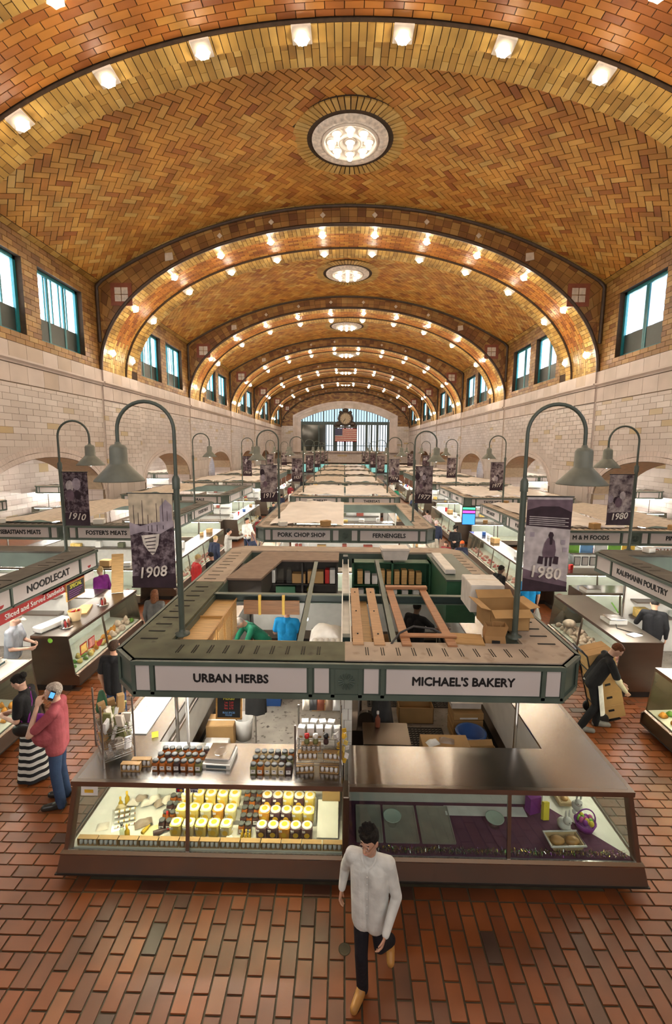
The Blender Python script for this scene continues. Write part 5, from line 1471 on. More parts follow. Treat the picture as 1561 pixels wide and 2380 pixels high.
b.add(vs, [(i*4+j, i*4+(j+1) % 4, (i+1)*4+(j+1) % 4, (i+1)*4+j) for i in range(3) for j in range(4)]); b.build('bin_body', 'blue_plastic', bb); one('liner', 'black', 'box', -.21, .21, -.17, .17, .6, .63, parent=bb)
jk = empty('jacket', (-1.42, 6.95, .55), 0, 'black jacket hanging on a stand inside the herb stall', 'jacket'); b = MB(); b.grid(lambda a, c: (.17*(1-.3*c*c)*math.sin(2*PI*a)*(1+.12*math.sin(a*40)), .08*math.cos(2*PI*a)*(1+.2*math.sin(a*31+c*4)), .75*c), 24, 8); b.build('cloth', 'black_cloth', jk); one('stand', 'wire', 'tube', [(0, 0, -.545), (0, 0, .8)], .012, 6, parent=jk)
wr = empty('wood_crate', (-.33, 8.1, .004), .1, 'tall pale wooden crate on the herb stall floor', 'crate')
for k in range(5): one('slat', 'oak_light', 'box', -.25, .25, -.2, -.18, .02+k*.15, .14+k*.15, parent=wr); one('slat', 'oak_light', 'box', -.25, -.23, -.18, .2, .02+k*.15, .14+k*.15, parent=wr); one('slat', 'oak_light', 'box', .23, .25, -.18, .2, .02+k*.15, .14+k*.15, parent=wr)
one('top_board', 'oak', 'box', -.25, .25, -.2, .2, .75, .77, parent=wr)
obj1('purple_bag', 'violet_toy', 'ball', (0, 0, .05), (.14, .1, .06), label='purple cloth bag lying on the herb stall floor', cat='bag', loc=(-1.0, 6.4, .0))

# upper fittings of the open roof
cab = empty('wall_cabinet', (-2.1, 5.78, 1.72), 0, 'row of honey oak wall cabinets along the left side of the open roof', 'cabinet')
one('body', 'oak_light', 'box', -.12, .26, 0, 1.72, 0, .58, parent=cab)
for k in range(4):
    d = one('door', 'oak', 'cbox', .26, .282, .03+k*.42, .42+k*.42, .02, .57, .006, parent=cab); one('panel', 'oak_light', 'cbox', .282, .29, .09+k*.42, .36+k*.42, .09, .5, .004, parent=d)
for a in ((-.14, .28, -.01, .012), (-.14, .28, 1.71, 1.73), (-.14, .28, .85, .872)): one('top_rim', 'oak', 'box', a[0], a[1], a[2], a[3], .58, .615, parent=cab)
for x in (-.14, .27): one('top_rim', 'oak', 'box', x, x+.02, 0, 1.72, .58, .615, parent=cab)
sh = empty('oak_shelf', (-1.05, 5.6, 2.18), 0, 'narrow honey oak cabinet top behind the URBAN HERBS sign', 'cabinet'); one('body', 'oak_light', 'box', -.44, .44, 0, .18, 0, .12, parent=sh)
for y in (-.01, .17): one('rim', 'oak', 'box', -.46, .46, y, y+.02, .1, .15, parent=sh)
be = empty('steel_beam', (0, 7.5, 2.28), 0, 'dark steel cross beam over the open roof of the nearest stall', 'beam'); one('web', 'frame_dark', 'box', -2.22, 2.25, -.01, .01, 0, .12, parent=be); one('flange', 'canopy_frame', 'box', -2.22, 2.25, -.05, .05, .12, .135, parent=be); one('flange', 'canopy_frame', 'box', -2.22, 2.25, -.05, .05, -.012, 0, parent=be)
hbd = empty('hanging_board', (-1.2, 7.36, 2.1), 0, 'brown wooden board hung from the cross beam by yellow straps', 'board'); one('board', 'wood_brown', 'box', -.47, .47, -.015, .015, 0, .24, parent=hbd)
for x in (-.2, .2): one('strap', 'yellow_strap', 'box', x-.022, x+.022, -.022, .03, -.01, .33, parent=hbd)
for (x0, x1, y0, y1, lb) in ((-.55, -.6, 5.48, 9.9, 'left of'), (.66, .74, 5.48, 9.9, 'right of')):
    o = MB(); dx = (x1-x0)/(y1-y0)
    o.prism([(x0-.045, y0), (x0+.045, y0), (x1+.045, y1), (x1-.045, y1)], lambda u, v, w: (u, v, w), 2.41, 2.42); o.prism([(x0-.045, y0), (x0-.035, y0), (x1-.035, y1), (x1-.045, y1)], lambda u, v, w: (u, v, w), 2.36, 2.42)
    tag(o.build('angle_iron', 'canopy_frame'), 'long grey-green angle iron %s the white channel on the open roof' % lb, 'beam')
for i, (x, lb) in enumerate(((.2, 'next to the white channel'), (.47, 'next to the grey angle iron'))):
    p = one('plank', 'plank', 'cbox', x-.07, x+.07, 5.44, 7.75, 2.43, 2.455, .004); tag(p, 'tan plank with three bolts lying %s' % lb, 'plank')
    for y in (5.75, 6.6, 7.5): MB().lathe([(.012, 2.455), (.01, 2.468), (0, 2.47)], 8, (x, y, 0)).build('bolt', 'black', p)
obj1('trough', 'oak_light', 'box', .27, .40, 5.5, 7.6, 2.25, 2.3, label='pale wooden trough between the two tan planks', cat='trough')
fr = empty('timber_trestle', (1.08, 5.45, 2.43), 0, 'red-brown wooden frame laid over the bakery side of the roof', 'frame')
one('rail', 'wood_red', 'cbox', -.33, -.21, .1, 2.3, 0, .035, .004, parent=fr); one('rail', 'wood_red', 'cbox', .24, .36, .1, 2.3, 0, .035, .004, parent=fr); one('crossbar', 'wood_red', 'cbox', -.34, .4, .18, .28, .035, .06, .004, parent=fr); one('crossbar', 'wood_red', 'cbox', -.34, .38, 2.2, 2.32, .035, .08, .004, parent=fr)
for x in (-.27, .3): one('foot', 'wood_red', 'cbox', x-.06, x+.06, -.02, .12, -.06, .03, .004, parent=fr)
obj1('cable', 'grey_cloth', 'tube', [(.62, 5.5, 2.44), (.75, 5.7, 2.5), (.95, 5.85, 2.53), (1.2, 5.8, 2.52), (1.3, 5.75, 2.48)], .014, 6, label='grey cable looped over the wooden frame', cat='cable')
# shelves at the back
def back_shelf(x0, x1, y, m, label):
    r = empty('back_shelf', ((x0+x1)/2, y, 1.55), 0, label, 'shelf'); w = (x1-x0)/2
    one('back', m, 'box', -w, w, .3, .32, 0, .82, parent=r)
    for z in (0, .28, .8): one('shelf_board', m, 'box', -w, w, -.02, .32, z, z+.02, parent=r)
    for x in (-w, 0, w-.04): one('upright', m, 'box', x, x+.04, -.02, .32, 0, .82, parent=r)
back_shelf(-1.75, -.12, 9.9, 'dark_shelf', 'dark shelf of boxes at the back of the herb half'); back_shelf(.2, 1.95, 9.9, 'green_paint', 'dark green shelf of paper bags at the back of the bakery half')
one('lip', 'wood_brown', 'box', -.9, .9, -.03, -.02, -.08, 0, parent=[o for o in bpy.data.objects if o.get('label', '').startswith('dark green shelf')][0])
for i, (x, z, w, h, m, lb) in enumerate(((-1.6, 1.86, .07, .3, 'white_paper', 'tall white box'), (-1.42, 1.86, .08, .34, 'plastic_clear', 'clear plastic sleeve of cups'), (-1.22, 1.86, .06, .32, 'plastic_clear', 'second clear plastic sleeve of cups'), (-1.0, 1.86, .15, .22, 'carton', 'brown carton'), (-.62, 1.86, .18, .28, 'carton', 'wide brown carton with a white label'), (-.36, 1.86, .05, .32, 'red_plastic', 'red box'), (-.24, 1.86, .06, .32, 'white_paper', 'white box'), (-1.3, 1.58, .22, .2, 'green_paint', 'long green carton on the lower level'), (-.75, 1.58, .06, .16, 'yellow_toy', 'small yellow box on the lower level'))):
    o = MB().cbox(-w, w, -.1, .1, 0, h, .006).build('shelf_item', m, None, (x, 10.02, z)); tag(o, '%s on the dark back shelf of the herb half' % lb, 'box' if 'box' in lb or 'carton' in lb else 'cups')
for i in range(9):
    x = .38+i*.165; o = MB().cbox(-.06, .06, -.1, .1, 0, (.3, .26, .2, .32, .3, .3, .33, .31, .28)[i], .006).build('bag_stack', 'white_paper' if i in (1, 2) else 'oak_light', None, (x, 10.02, 1.86)); tag(o, '%s bundle of paper bags, %s from the left on the green shelf' % ('white' if i in (1, 2) else 'tan', ORD[i]), 'paper bags', 'bag bundles on the green shelf')
for i in range(6):
    o = MB().cbox(-.07, .07, -.09, .09, 0, .14, .008).build('wrap_roll', 'foam_white' if i % 2 else 'label_white', None, (.4+i*.25, 10.02, 1.58)); tag(o, 'small white packet, %s from the left low on the green shelf' % ORD[i], 'packet', 'packets on the green shelf')
# panels and cabinets at the back corners
obj1('brown_panel', 'deck_brown', 'prism', [(-2.22, 8.3), (-1.55, 8.3), (-1.35, 9.75), (-.1, 9.75), (-.1, 10.55), (-1.9, 10.55)], lambda u, v, w: (u, v, w), 2.40, 2.44, label='large brown board covering the back left corner of the open roof', cat='board')
obj1('dark_cabinet', 'dark_shelf', 'box', -2.2, -1.55, 8.32, 9.6, 1.9, 2.39, label='dark cabinet side under the brown roof board', cat='cabinet')
gc = empty('green_cabinet', (2.22, 8.35, 1.6), 0, 'dark green cabinet at the back right of the open roof', 'cabinet'); one('body', 'green_paint', 'box', -.26, .3, 0, 2.1, 0, .82, parent=gc); one('top', 'canopy_frame', 'box', -.28, .32, -.02, 2.12, .82, .85, parent=gc)
obj1('long_box', 'white_paper', 'cbox', -.1, .1, 0, 1.45, 0, .09, .006, label='long flat white box on top of the green cabinet', cat='box', loc=(2.1, 8.7, 2.46))
ct = empty('plastic_tub', (1.15, 10.05, 2.43), .05, 'large clear plastic tub with lid on the far canopy edge', 'tub'); b = MB(); vs = []
for z, f in ((0, .85), (.2, 1), (.23, 1.06), (.25, 1.0)): vs += [(x*f, y*f, z) for x, y in ((-.3, -.2), (.3, -.2), (.3, .2), (-.3, .2))]
b.add(vs, [(3, 2, 1, 0)]+[(i*4+j, i*4+(j+1) % 4, (i+1)*4+(j+1) % 4, (i+1)*4+j) for i in range(3) for j in range(4)]); b.build('tub_body', 'frosted', ct); one('lid', 'frosted', 'box', -.3, .3, -.2, .2, .25, .265, parent=ct)
# things on the right deck
carton((2.18, 6.95, 2.44), -.02, .5, .6, .42, 'white carton with pink printing on the right canopy deck', 'white_paper', printm='pink_print', tape=True)
carton((2.25, 6.2, 2.44), .08, .55, .5, .3, 'open brown carton with spread flaps on the right canopy deck', open_=True, flaps=4)
carton((1.62, 5.66, 2.2), -.12, .4, .32, .25, 'small closed brown carton beside the paper bag on the roof', tape=False)
pg = empty('paper_bag', (1.97, 5.66, 2.2), -.1, 'brown paper grocery bag standing on the canopy corner', 'bag'); b = MB(); vs = []
for z, f, j in ((0, .95, 0), (.15, 1, .01), (.32, .97, -.01), (.46, 1.0, .012)): vs += [(x*f+j, y*f-j, z) for x, y in ((-.13, -.09), (0, -.095), (.13, -.09), (.13, .09), (0, .07), (-.13, .09))]
b.add(vs, [tuple(range(6))[::-1]]+[(i*6+j, i*6+(j+1) % 6, (i+1)*6+(j+1) % 6, (i+1)*6+j) for i in range(3) for j in range(6)]); b.build('bag_body', 'paper_bag', pg); one('print', 'black', 'box', -.05, .05, -.1, -.094, .22, .27, parent=pg)
MB().tube([(-.05, -.09, .45), (-.05, -.09, .52), (.05, -.09, .52), (.05, -.09, .45)], .004, 5).build('handle', 'paper_bag', pg)
# white sleeves, sack and bulbs in the herb half
for i in range(5): obj1('cup_sleeve', 'foam_white', 'tube', [(-.42+i*.09, 6.1, 1.95), (-.42+i*.09, 6.6, 1.98)], .045, 12, label='%s white foam cup sleeve from the left on the sack rack' % ORD[i], cat='cups', group='cup sleeves')
bag('foam_bag', 'foam_white', (-.25, 6.85, 1.95), 0, (.26, .3, .16), 'big white plastic bag behind the cup sleeves')
obj1('sack_rack', 'sack', 'box', -.5, -.02, 5.75, 6.75, 1.6, 1.9, label='straw coloured sack bundle under the cup sleeves', cat='sack')
for y, x in ((6.2, -.6), (6.9, -.58)):
    r = empty('bare_bulb', (x, y, 2.2), 0, '%s bare glowing bulb under the left angle iron' % ('near' if y < 6.5 else 'far'), 'bulb'); MB().ball((0, 0, 0), .035, 10, 6).build('bulb', 'bulb_small', r); one('socket', 'black', 'tube', [(0, 0, .03), (0, 0, .1)], .015, 6, parent=r)
# bamboo rods in front
for i, (p, q) in enumerate((((-1.9, 5.6, 2.2), (-1.35, 5.52, 2.22)), ((-.75, 5.52, 2.25), (.3, 5.5, 2.28)))): obj1('bamboo_rod', 'oak', 'tube', [p, q], .016, 8, label='%s brown rod lying along the near edge of the open roof' % ('short', 'long')[i], cat='rod')
# ---------- bakery half
for i, (x0, x1, y0, y1, lb) in enumerate(((.55, 1.75, 5.7, 7.45, 'near'), (.5, 2.1, 8.1, 9.2, 'far'))):
    r = empty('rubber_mat', (0, 0, 0), 0, 'black perforated rubber mat on the %s part of the bakery floor' % lb, 'mat'); b = MB(); n = int((x1-x0)/.06); m_ = int((y1-y0)/.06)
    for k in range(n+1): b.box(x0+k*.06-.011, x0+k*.06+.011, y0, y1, .005, .016)
    for k in range(m_+1): b.box(x0, x1, y0+k*.06-.011, y0+k*.06+.011, .005, .0155)
    b.build('mat_grid', 'mat_rubber', r)
carton((1.33, 7.75, .004), .0, .62, .34, .3, 'open brown carton standing on the bakery floor', open_=True, flaps=1)
for i in range(4): carton((2.12, 7.3, .0+i*.13), .03*(i % 2), .5, .4, .115, '%s flat carton of the stack on the bakery floor' % ('lowest', 'second', 'third', 'topmost')[i], printm='label_white', tape=False)
tb = empty('storage_tub', (2.1, 7.35, .54), 0, 'pale lidded tub on top of the flat cartons', 'tub'); one('tub_body', 'frosted', 'cbox', -.25, .25, -.17, .17, 0, .1, .01, parent=tb); one('lid', 'frosted', 'cbox', -.27, .27, -.19, .19, .1, .12, .006, parent=tb)
bt_ = empty('blue_tub', (2.02, 6.6, .3), 0, 'dark blue tub holding packets beside the bakery cartons', 'tub'); b = MB(); b.lathe([(.17, 0), (.22, .2), (.24, .2), (.24, .22), (.2, .22), (.16, .02), (0, .02)], 20); b.build('tub_body', 'blue_plastic', bt_)
carton((2.0, 6.6, 0), 0, .5, .45, .29, 'brown carton under the dark blue tub'); carton((2.02, 6.05, .3), .1, .5, .3, .25, 'leaning brown carton behind the bakery counter', open_=True, flaps=2)
obj1('carton_stand', 'carton', 'cbox', -.3, .3, -.2, .2, 0, .3, .006, label='brown carton block under the leaning carton', cat='carton', loc=(2.0, 6.05, 0))
wc = empty('wood_cupboard', (.42, 7.0, 1.35), 0, 'brown wooden cupboard on the bakery side of the divider', 'cupboard'); one('body', 'wood_brown', 'box', -.28, .25, 0, .5, 0, .5, parent=wc); one('door', 'oak', 'box', -.26, .23, -.015, 0, .02, .48, parent=wc)
sm = empty('slicer', (.38, 6.3, 0), 0, 'dark steel slicing machine with a rounded guard beside the divider', 'slicer'); one('stand', 'steel_dark', 'box', -.25, .35, 0, .5, 0, .7, parent=sm); b = MB(); b.prism([(-.12+.12*math.cos(a)+.1, .85+.12*math.sin(a)) if True else 0 for a in [PI*i/10 for i in range(11)]]+[(-.14, .7), (.14, .7)][::1], lambda u, v, w: (u, w, v), .05, .12); b.build('guard', 'steel_dark', sm)
one('column', 'chrome', 'tube', [(-.1, .3, .7), (-.1, .3, 1.3)], .03, 8, parent=sm)
ap = empty('coat', (.62, 6.65, .35), 0, 'crumpled black coat hung over the slicing machine', 'coat'); b = MB(); b.grid(lambda a, c: (.22*(1-.5*c)*math.sin(2*PI*a)*(1+.12*math.sin(a*38)), .16*math.cos(2*PI*a)*(1+.2*math.sin(a*27+c*5)), .75*c), 28, 10); b.build('cloth', 'grey_cloth', ap)
bottle((.52, 6.1, .9), 'red_tile', 'label_white', 'bottle of red drink on the bakery work top', s=1.3); obj1('worktop', 'steel_dark', 'box', .3, .95, 5.7, 6.2, .85, .9, label='small steel work top behind the bakery counter', cat='worktop')
pbg = empty('paper_sack', (.75, 7.3, 1.2), .3, 'brown paper sack beside the wooden cupboard', 'bag'); b = MB(); b.lathe([(0, 0), (.13, .0), (.15, .25), (.1, .5), (.12, .55)], 10, cap=False); b.build('sack_body', 'paper_bag', pbg)
bag('bakery_wrapper', 'foam_white', (1.25, 5.75, .9), .4, (.09, .06, .05), 'crumpled clear wrapper behind the bakery counter'); bag('bakery_wrapper', 'packet_dark', (1.45, 5.8, .9), -.2, (.1, .06, .04), 'red and white wrapped loaf behind the bakery counter', 'bread'); obj1('wrap_shelf', 'carton', 'cbox', 1.1, 1.75, 5.6, 5.95, .6, .9, .008, label='carton used as a shelf behind the bakery counter', cat='carton')
# display in the dim case
for i, (x, lb) in enumerate(((.16, 'first'), (.5, 'second'), (.92, 'third'))):
    r = empty('sheet_pan', (x+.03, F1+.07, .505), 0, '%s empty sheet pan from the divider in the bakery case' % lb, 'tray'); r.rotation_euler = (R2(4), 0, 0); w = .3 if i == 0 else .38
    one('pan_floor', 'tray_metal', 'box', 0, w, 0, .5, 0, .006, parent=r)
    for a in ((0, w, -.006, .006), (0, w, .494, .506)): one('rim', 'tray_metal', 'box', a[0], a[1], a[2], a[3], 0, .018, parent=r)
    for a in (0, w): one('rim', 'tray_metal', 'box', a-.006, a+.006, 0, .5, 0, .018, parent=r)
obj1('paper_liner', 'label_white', 'box', 1.3, 2.3, F1+.45, F1+.6, .535, .542, label='white paper liner along the back of the bakery case', cat='paper')
for x, lb in ((.62, 'over the second sheet pan'), (1.85, 'beside the case mullion')):
    r = empty('cake_stand', (x, F1+.32, .525), 0, 'round glass cake stand %s in the bakery case' % lb, 'cake stand'); MB().lathe([(.0, .0), (.06, .0), (.02, .02), (.016, .09), (.03, .1)], 16).build('stem', 'plastic_clear', r); MB().lathe([(0, .1), (.105, .1), (.11, .115), (.10, .11), (0, .106)], 24, cap=False).build('plate', 'mint_glass', r)
gl = MB(); rg = random.Random(5)
for i in range(2600):
    x = rg.uniform(.12, 3.22); a = rg.uniform(0, 2*PI); rr = rg.uniform(.0, .045); y = F1-.035; z = .515
    c = Vector((x, y+rr*math.cos(a)*.8, z+rr*math.sin(a)*.7+.01)); d = Vector((rg.uniform(-1, 1), rg.uniform(-1, 1), rg.uniform(-1, 1))).normalized()*.014; e = d.cross(Vector((0, .3, 1))).normalized()*.0025
    gl.add([c-d-e, c+d-e, c+d+e, c-d+e], [(0, 1, 2, 3)], rg.randint(0, 3))
for k in range(260):
    pass
g = gl.build('garland', ['tinsel_violet', 'tinsel_green', 'tinsel_gold', 'tinsel_silver']); tag(g, 'violet and gold tinsel garland along the front of the bakery case', 'garland', kind='stuff')
bs = empty('bread_basket', (2.58, F1+.1, .505), .05, 'white lined wicker basket holding bread in the bakery case', 'basket'); b = MB(); vs = []
for z, f in ((0, .85), (.07, 1), (.07, .93), (.015, .8)): vs += [(x*f, y*f, z) for x, y in ((-.19, -.1), (.19, -.1), (.19, .1), (-.19, .1))]
b.add(vs, [(3, 2, 1, 0), (12, 13, 14, 15)]+[(i*4+j, i*4+(j+1) % 4, (i+1)*4+(j+1) % 4, (i+1)*4+j) for i in range(3) for j in range(4)]); b.build('basket_body', 'wicker', bs); MB().tube([(-.2, -.105, .072), (.2, -.105, .072), (.2, .105, .072), (-.2, .105, .072), (-.2, -.105, .072)], .012, 6).build('cloth_rim', 'label_white', bs)
for i, x in enumerate((2.5, 2.67)): obj1('loaf', 'bread', 'ball', (0, 0, 0), (.085, .06, .05), 12, 8, label='%s golden loaf in the white lined basket' % ('round', 'ridged')[i], cat='bread', loc=(x, F1+.1, .555))
def bunny(loc, rz, label, s):
    r = empty('plush_rabbit', loc, rz, label, 'plush toy'); r.scale = (s,)*3; b = MB(); b.ball((0, 0, .07), (.07, .085, .07), 12, 8); b.ball((0, -.05, .16), (.05, .05, .048), 12, 8); b.build('body', 'plush', r)
    for sx in (-1, 1): e = MB(); e.ball((sx*.025, -.04, .24), (.014, .01, .055), 8, 6); e.build('ear', 'plush', r); e = MB(); e.ball((sx*.05, -.06, .02), (.025, .045, .022), 8, 6); e.build('paw', 'plush', r); e = MB(); e.ball((sx*.02, -.097, .17), .006, 6, 4); e.build('eye', 'black', r)
bunny((2.67, F1+.3, .515), .3, 'white plush rabbit sitting behind the bread basket', 1.0); bunny((2.92, F1+.5, .6), -.2, 'white plush rabbit above the basket of coloured eggs', .9)
eb = empty('egg_basket', (2.93, F1+.32, .515), 0, 'violet basket of coloured eggs at the end of the bakery case', 'basket'); MB().lathe([(.0, 0), (.09, 0), (.125, .1), (.115, .1), (.08, .02)], 18).build('basket_body', 'violet_toy', eb); MB().tube([(.12*math.cos(a), 0, .1+.16*math.sin(a)) for a in [PI*i/10 for i in range(11)]], .008, 6).build('handle', 'violet_toy', eb)
for i in range(11):
    a = i*2.4; rr = .085*math.sqrt(i/11); m = ('pink_toy', 'green_toy', 'yellow_toy', 'violet_toy')[i % 4]
    obj1('toy_egg', m, 'ball', (0, 0, 0), (.03, .03, .037), 10, 7, label='%s toy egg in the violet basket' % ('pink', 'green', 'yellow', 'violet')[i % 4], cat='egg', loc=(2.93+rr*math.cos(a), F1+.32+rr*math.sin(a), .64), group='toy eggs in the violet basket')
obj1('gift_box', 'yellow_toy', 'cbox', -.05, .05, -.02, .02, 0, .2, .003, label='tall yellow and violet gift box leaning in the bakery case', cat='box', loc=(2.5, F1+.42, .53), rot=(-.3, .3, .4)); obj1('gift_box', 'violet_toy', 'cbox', -.08, .08, -.05, .05, 0, .22, .003, label='dark violet gift box behind the yellow one in the bakery case', cat='box', loc=(2.4, F1+.55, .53), rot=(0, 0, .3))
fb = empty('bread_basket', (2.85, F1+.72+.1, .54), PI/2, 'long wicker basket of rolls on the bakery side of the case', 'basket'); MB().cbox(-.2, .2, -.08, .08, 0, .06, .01).build('basket_body', 'wicker', fb)
for i in range(4): obj1('roll', 'bread', 'ball', (0, 0, 0), (.05, .045, .035), 10, 6, label='brown roll in the long wicker basket', cat='bread', loc=(2.85, F1+.68+i*.09, .61), group='rolls in the long basket')

for o in list(bpy.data.objects):                       # goods standing on the case decks
    if o.parent is None and 4.5 < o.location.y < 5.5 and .45 < o.location.z < .8 and abs(o.location.x) < 3.2: o.location.z -= .13
for o in (stp, ws, g, bpy.data.objects['paper_liner']): o.location.z = -.13

# ================================================================== NEAR ENDS OF THE SIDE ROWS
nc_ = case((-5.45, 8.5), PI/2, 2.95, 'sandwich display case with a dark steel end, beside the NOODLECAT sign', 0, 0, (1.3,), base='steel_dark', top='steel', depth=.75)
fill(nc_, 2.95, 'NOODLECAT case', (7, 5, 8, 2), 15, 2, 4)
c0 = case((-5.5, 4.4), PI/2, 3.1, 'meat display case at the near left edge of the picture', 0, 0, (1.5,), base='steel_dark', top='deck_white_top', depth=1.0)
fill(c0, 3.1, 'near left case', (8, 2, 6, 4), 14, 3, 8)
nb = case((-6.2, 11.5), PI, 2.6, 'steel case behind the NOODLECAT counter', 0, 0, (.8, 1.6), base='steel_dark')
one('sticker', 'green_toy', 'lathe', [(.0, .003), (.05, .002)], 14, parent=nc_, loc=(-.015, .35, 1.06), rot=(0, -PI/2, 0))
for i, (t, m) in enumerate((('flag_red', 'cheese'), ('flag_red', 'meat_pink'))):
    b = MB(); x = .25+i*.3; b.box(x, x+.25, -.075, -.07, .62, .84); o = b.build('photo_card', t, nc_); b = MB(); b.box(x+.025, x+.225, -.08, -.07, .645, .815); b.build('picture', m, o)
b = MB(); b.add([(.98+.13*math.cos(a), -.078, .64-.13*math.sin(a)) for a in [PI*i/12 for i in range(13)]], [tuple(range(13))]); b.build('red_bowl_sticker', 'flag_red', nc_)
sp = empty('special_board', (-5.9, 9.6, 1.6), PI/2, 'black chalkboard lettered SPECIAL hanging by the NOODLECAT counter', 'sign'); one('slate', 'slate', 'box', -.32, .32, -.01, .01, 0, .34, parent=sp); text('lettering', 'SPECIAL', .12, 'chalk_yellow', sp, (0, -.014, .27), (PI/2, 0, 0), .015)
for k in range(4): one('chalk_line', 'violet_toy', 'box', -.26, .26-.05*k, -.013, -.011, .17-k*.045, .185-k*.045, parent=sp)
for x0, x1, z0, z1 in ((-.34, .34, -.02, 0), (-.34, .34, .34, .36), (-.34, -.32, 0, .34), (.32, .34, 0, .34)): one('frame_strip', 'oak', 'box', x0, x1, -.014, .014, z0, z1, parent=sp)
rbn = empty('red_banner', (-5.93, 7.0, 1.8), PI/2, 'red strip sign about sandwiches under the NOODLECAT sign', 'sign'); one('strip', 'flag_red', 'box', .1, 3.0, -.01, .0, 0, .2, parent=rbn); text('lettering', 'Sliced and Served Sandwich Style', .14, 'label_white', rbn, (1.55, -.014, .1), (PI/2, 0, 0), .01, 1.1); one('white_end', 'label_white', 'box', 3.0, 3.4, -.01, 0, 0, .2, parent=rbn); one('white_end', 'label_white', 'box', -.2, .1, -.01, 0, -.0, .2, parent=rbn)
for i, (x, y, lb) in enumerate(((-5.75, 8.95, 'near'), (-5.7, 10.3, 'far'))):
    r = empty('sauce_caddy', (x, y, 1.152), 0, 'metal caddy of sauce bottles at the %s end of the NOODLECAT counter' % lb, 'caddy'); MB().lathe([(.0, 0), (.12, 0), (.13, .02), (.0, .015)], 16).build('tray', 'chrome', r)
    for k in range(5): a = k*1.26; q = MB(); q.lathe([(.001, .02), (.025, .02), (.025, .12), (.01, .16)], 8, (.06*math.cos(a), .06*math.sin(a), 0)); q.build('sauce_bottle', ('red_tile', 'amber', 'black', 'label_white', 'flag_red')[k], r)
wb = empty('wire_basket', (-5.8, 9.35, 1.152), .2, 'wire basket of red packets on the NOODLECAT counter', 'basket'); MB().lathe([(.1, 0), (.14, .22), (.135, .22), (.09, .01), (0, .01)], 14).build('basket_body', 'wicker', wb)
for k in range(5): obj1('crisp_packet', 'red_plastic' if k % 2 else 'orange_food', 'cbox', -.05, .05, -.015, .015, 0, .14, .004, label='%s packet standing in the wire basket' % ('orange', 'red')[k % 2], cat='packet', loc=(-5.86+k*.03, 9.33+.02*k, 1.24), rot=(.2, .1*k-.2, k), group='packets in the wire basket')
obj1('cutting_board', 'oak_light', 'box', -.12, .12, -.3, .3, 0, .03, label='pale cutting board on the NOODLECAT counter', cat='board', loc=(-5.95, 9.95, 1.152), rot=(0, 0, .3)); obj1('paper_roll', 'enamel', 'cbox', -.12, .12, -.35, .35, 0, .12, .02, label='white paper dispenser on the NOODLECAT counter', cat='dispenser', loc=(-6.05, 8.95, 1.152), rot=(0, 0, -.3))
tag(one('ladder_board', 'oak_light', 'cbox', -.14, .14, -.02, .02, 0, 1.0, .004, loc=(-5.8, 11.2, 1.16), rot=(-.35, 0, .3)), 'tall pale wooden board leaning at the far end of the NOODLECAT counter', 'board')
scale_thing((-6.0, 7.2, 1.152), PI/2, 'white weighing scale on the case at the near left edge', 1.1)
# right side
kc = case((5.5, 11.5), -PI/2, 2.9, 'poultry display case with a dark steel end, beside the KAUFMANN POULTRY sign', 0, 0, (1.4,), base='steel_dark', top='steel_dark', depth=.8)
fill(kc, 2.9, 'KAUFMANN case', (4, 2, 4, 1), 16, 3, 2)
kb = case((6.3, 11.7), 0, 3.2, 'poultry case with green edging behind the KAUFMANN counter', 0, 0, (1.0, 2.0), base='steel_dark'); fill(kb, 3.2, 'behind the KAUFMANN counter', (2, 4, 7, 2), 14, 2, 6)
for i in range(4): obj1('green_divider', 'green_toy', 'tube', [(6.6+i*.7, 11.72, .62), (6.7+i*.7, 12.2, .72)], .02, 6, label='%s bright green tray divider behind the KAUFMANN counter' % ORD[i], cat='divider', group='green tray dividers')
fc = case((5.45, 7.55), -PI/2, 3.2, 'fruit and salad case at the right edge of the picture', 0, 0, (1.5,), base='steel_dark', depth=.9, light='case_light_herb'); fill(fc, 3.2, 'case at the right edge', (8, 7, 0, 8, 5), 15, 3, 3)
scale_thing((5.95, 9.7, 1.152), PI, 'white weighing scale in the middle of the KAUFMANN counter', 1.15); scale_thing((6.6, 11.9, 1.152), PI, 'white weighing scale on the case behind the KAUFMANN counter', 1.15)
obj1('till_paper', 'label_white', 'box', -.13, .13, -.09, .09, 0, .01, label='white sheet of paper at the near end of the KAUFMANN counter', cat='paper', loc=(5.95, 8.95, 1.152), rot=(0, 0, .4))
obj1('counter_cable', 'black', 'tube', [(5.9, 9.5, 1.16), (5.8, 9.3, 1.16), (5.95, 9.1, 1.16), (6.15, 9.0, 1.16)], .008, 5, label='thin black cable along the KAUFMANN counter', cat='cable')
b1 = obj1('plucked_chicken', 'meat_pale', 'ball', (0, 0, 0), (.16, .12, .1), 14, 9, label='whole plucked chicken on the bare steel part of the KAUFMANN case', cat='chicken', loc=(5.62, 10.9, .62))
sg_ = empty('meat_sign', (8.95, 13.98, 1.62), 0, "white strip sign lettered QUALITY MEATS under the PINZONE'S sign", 'sign'); one('board', 'label_white', 'box', .3, 2.7, -.01, .01, 0, .3, parent=sg_); text('lettering', 'QUALITY MEATS', .24, 'sign_brown', sg_, (1.5, -.014, .15), (PI/2, 0, 0), .02, .95)
for i in range(4):
    r = empty('framed_notice', (7.3+i*.24, 14.0, 1.3), 0, '%s framed notice from the left under the M & M FOODS sign' % ORD[i], 'notice', 'framed notices'); one('frame', 'black', 'box', -.1, .1, -.01, .01, 0, .28, parent=r); one('paper', 'label_white', 'box', -.08, .08, -.014, -.01, .02, .26, parent=r)
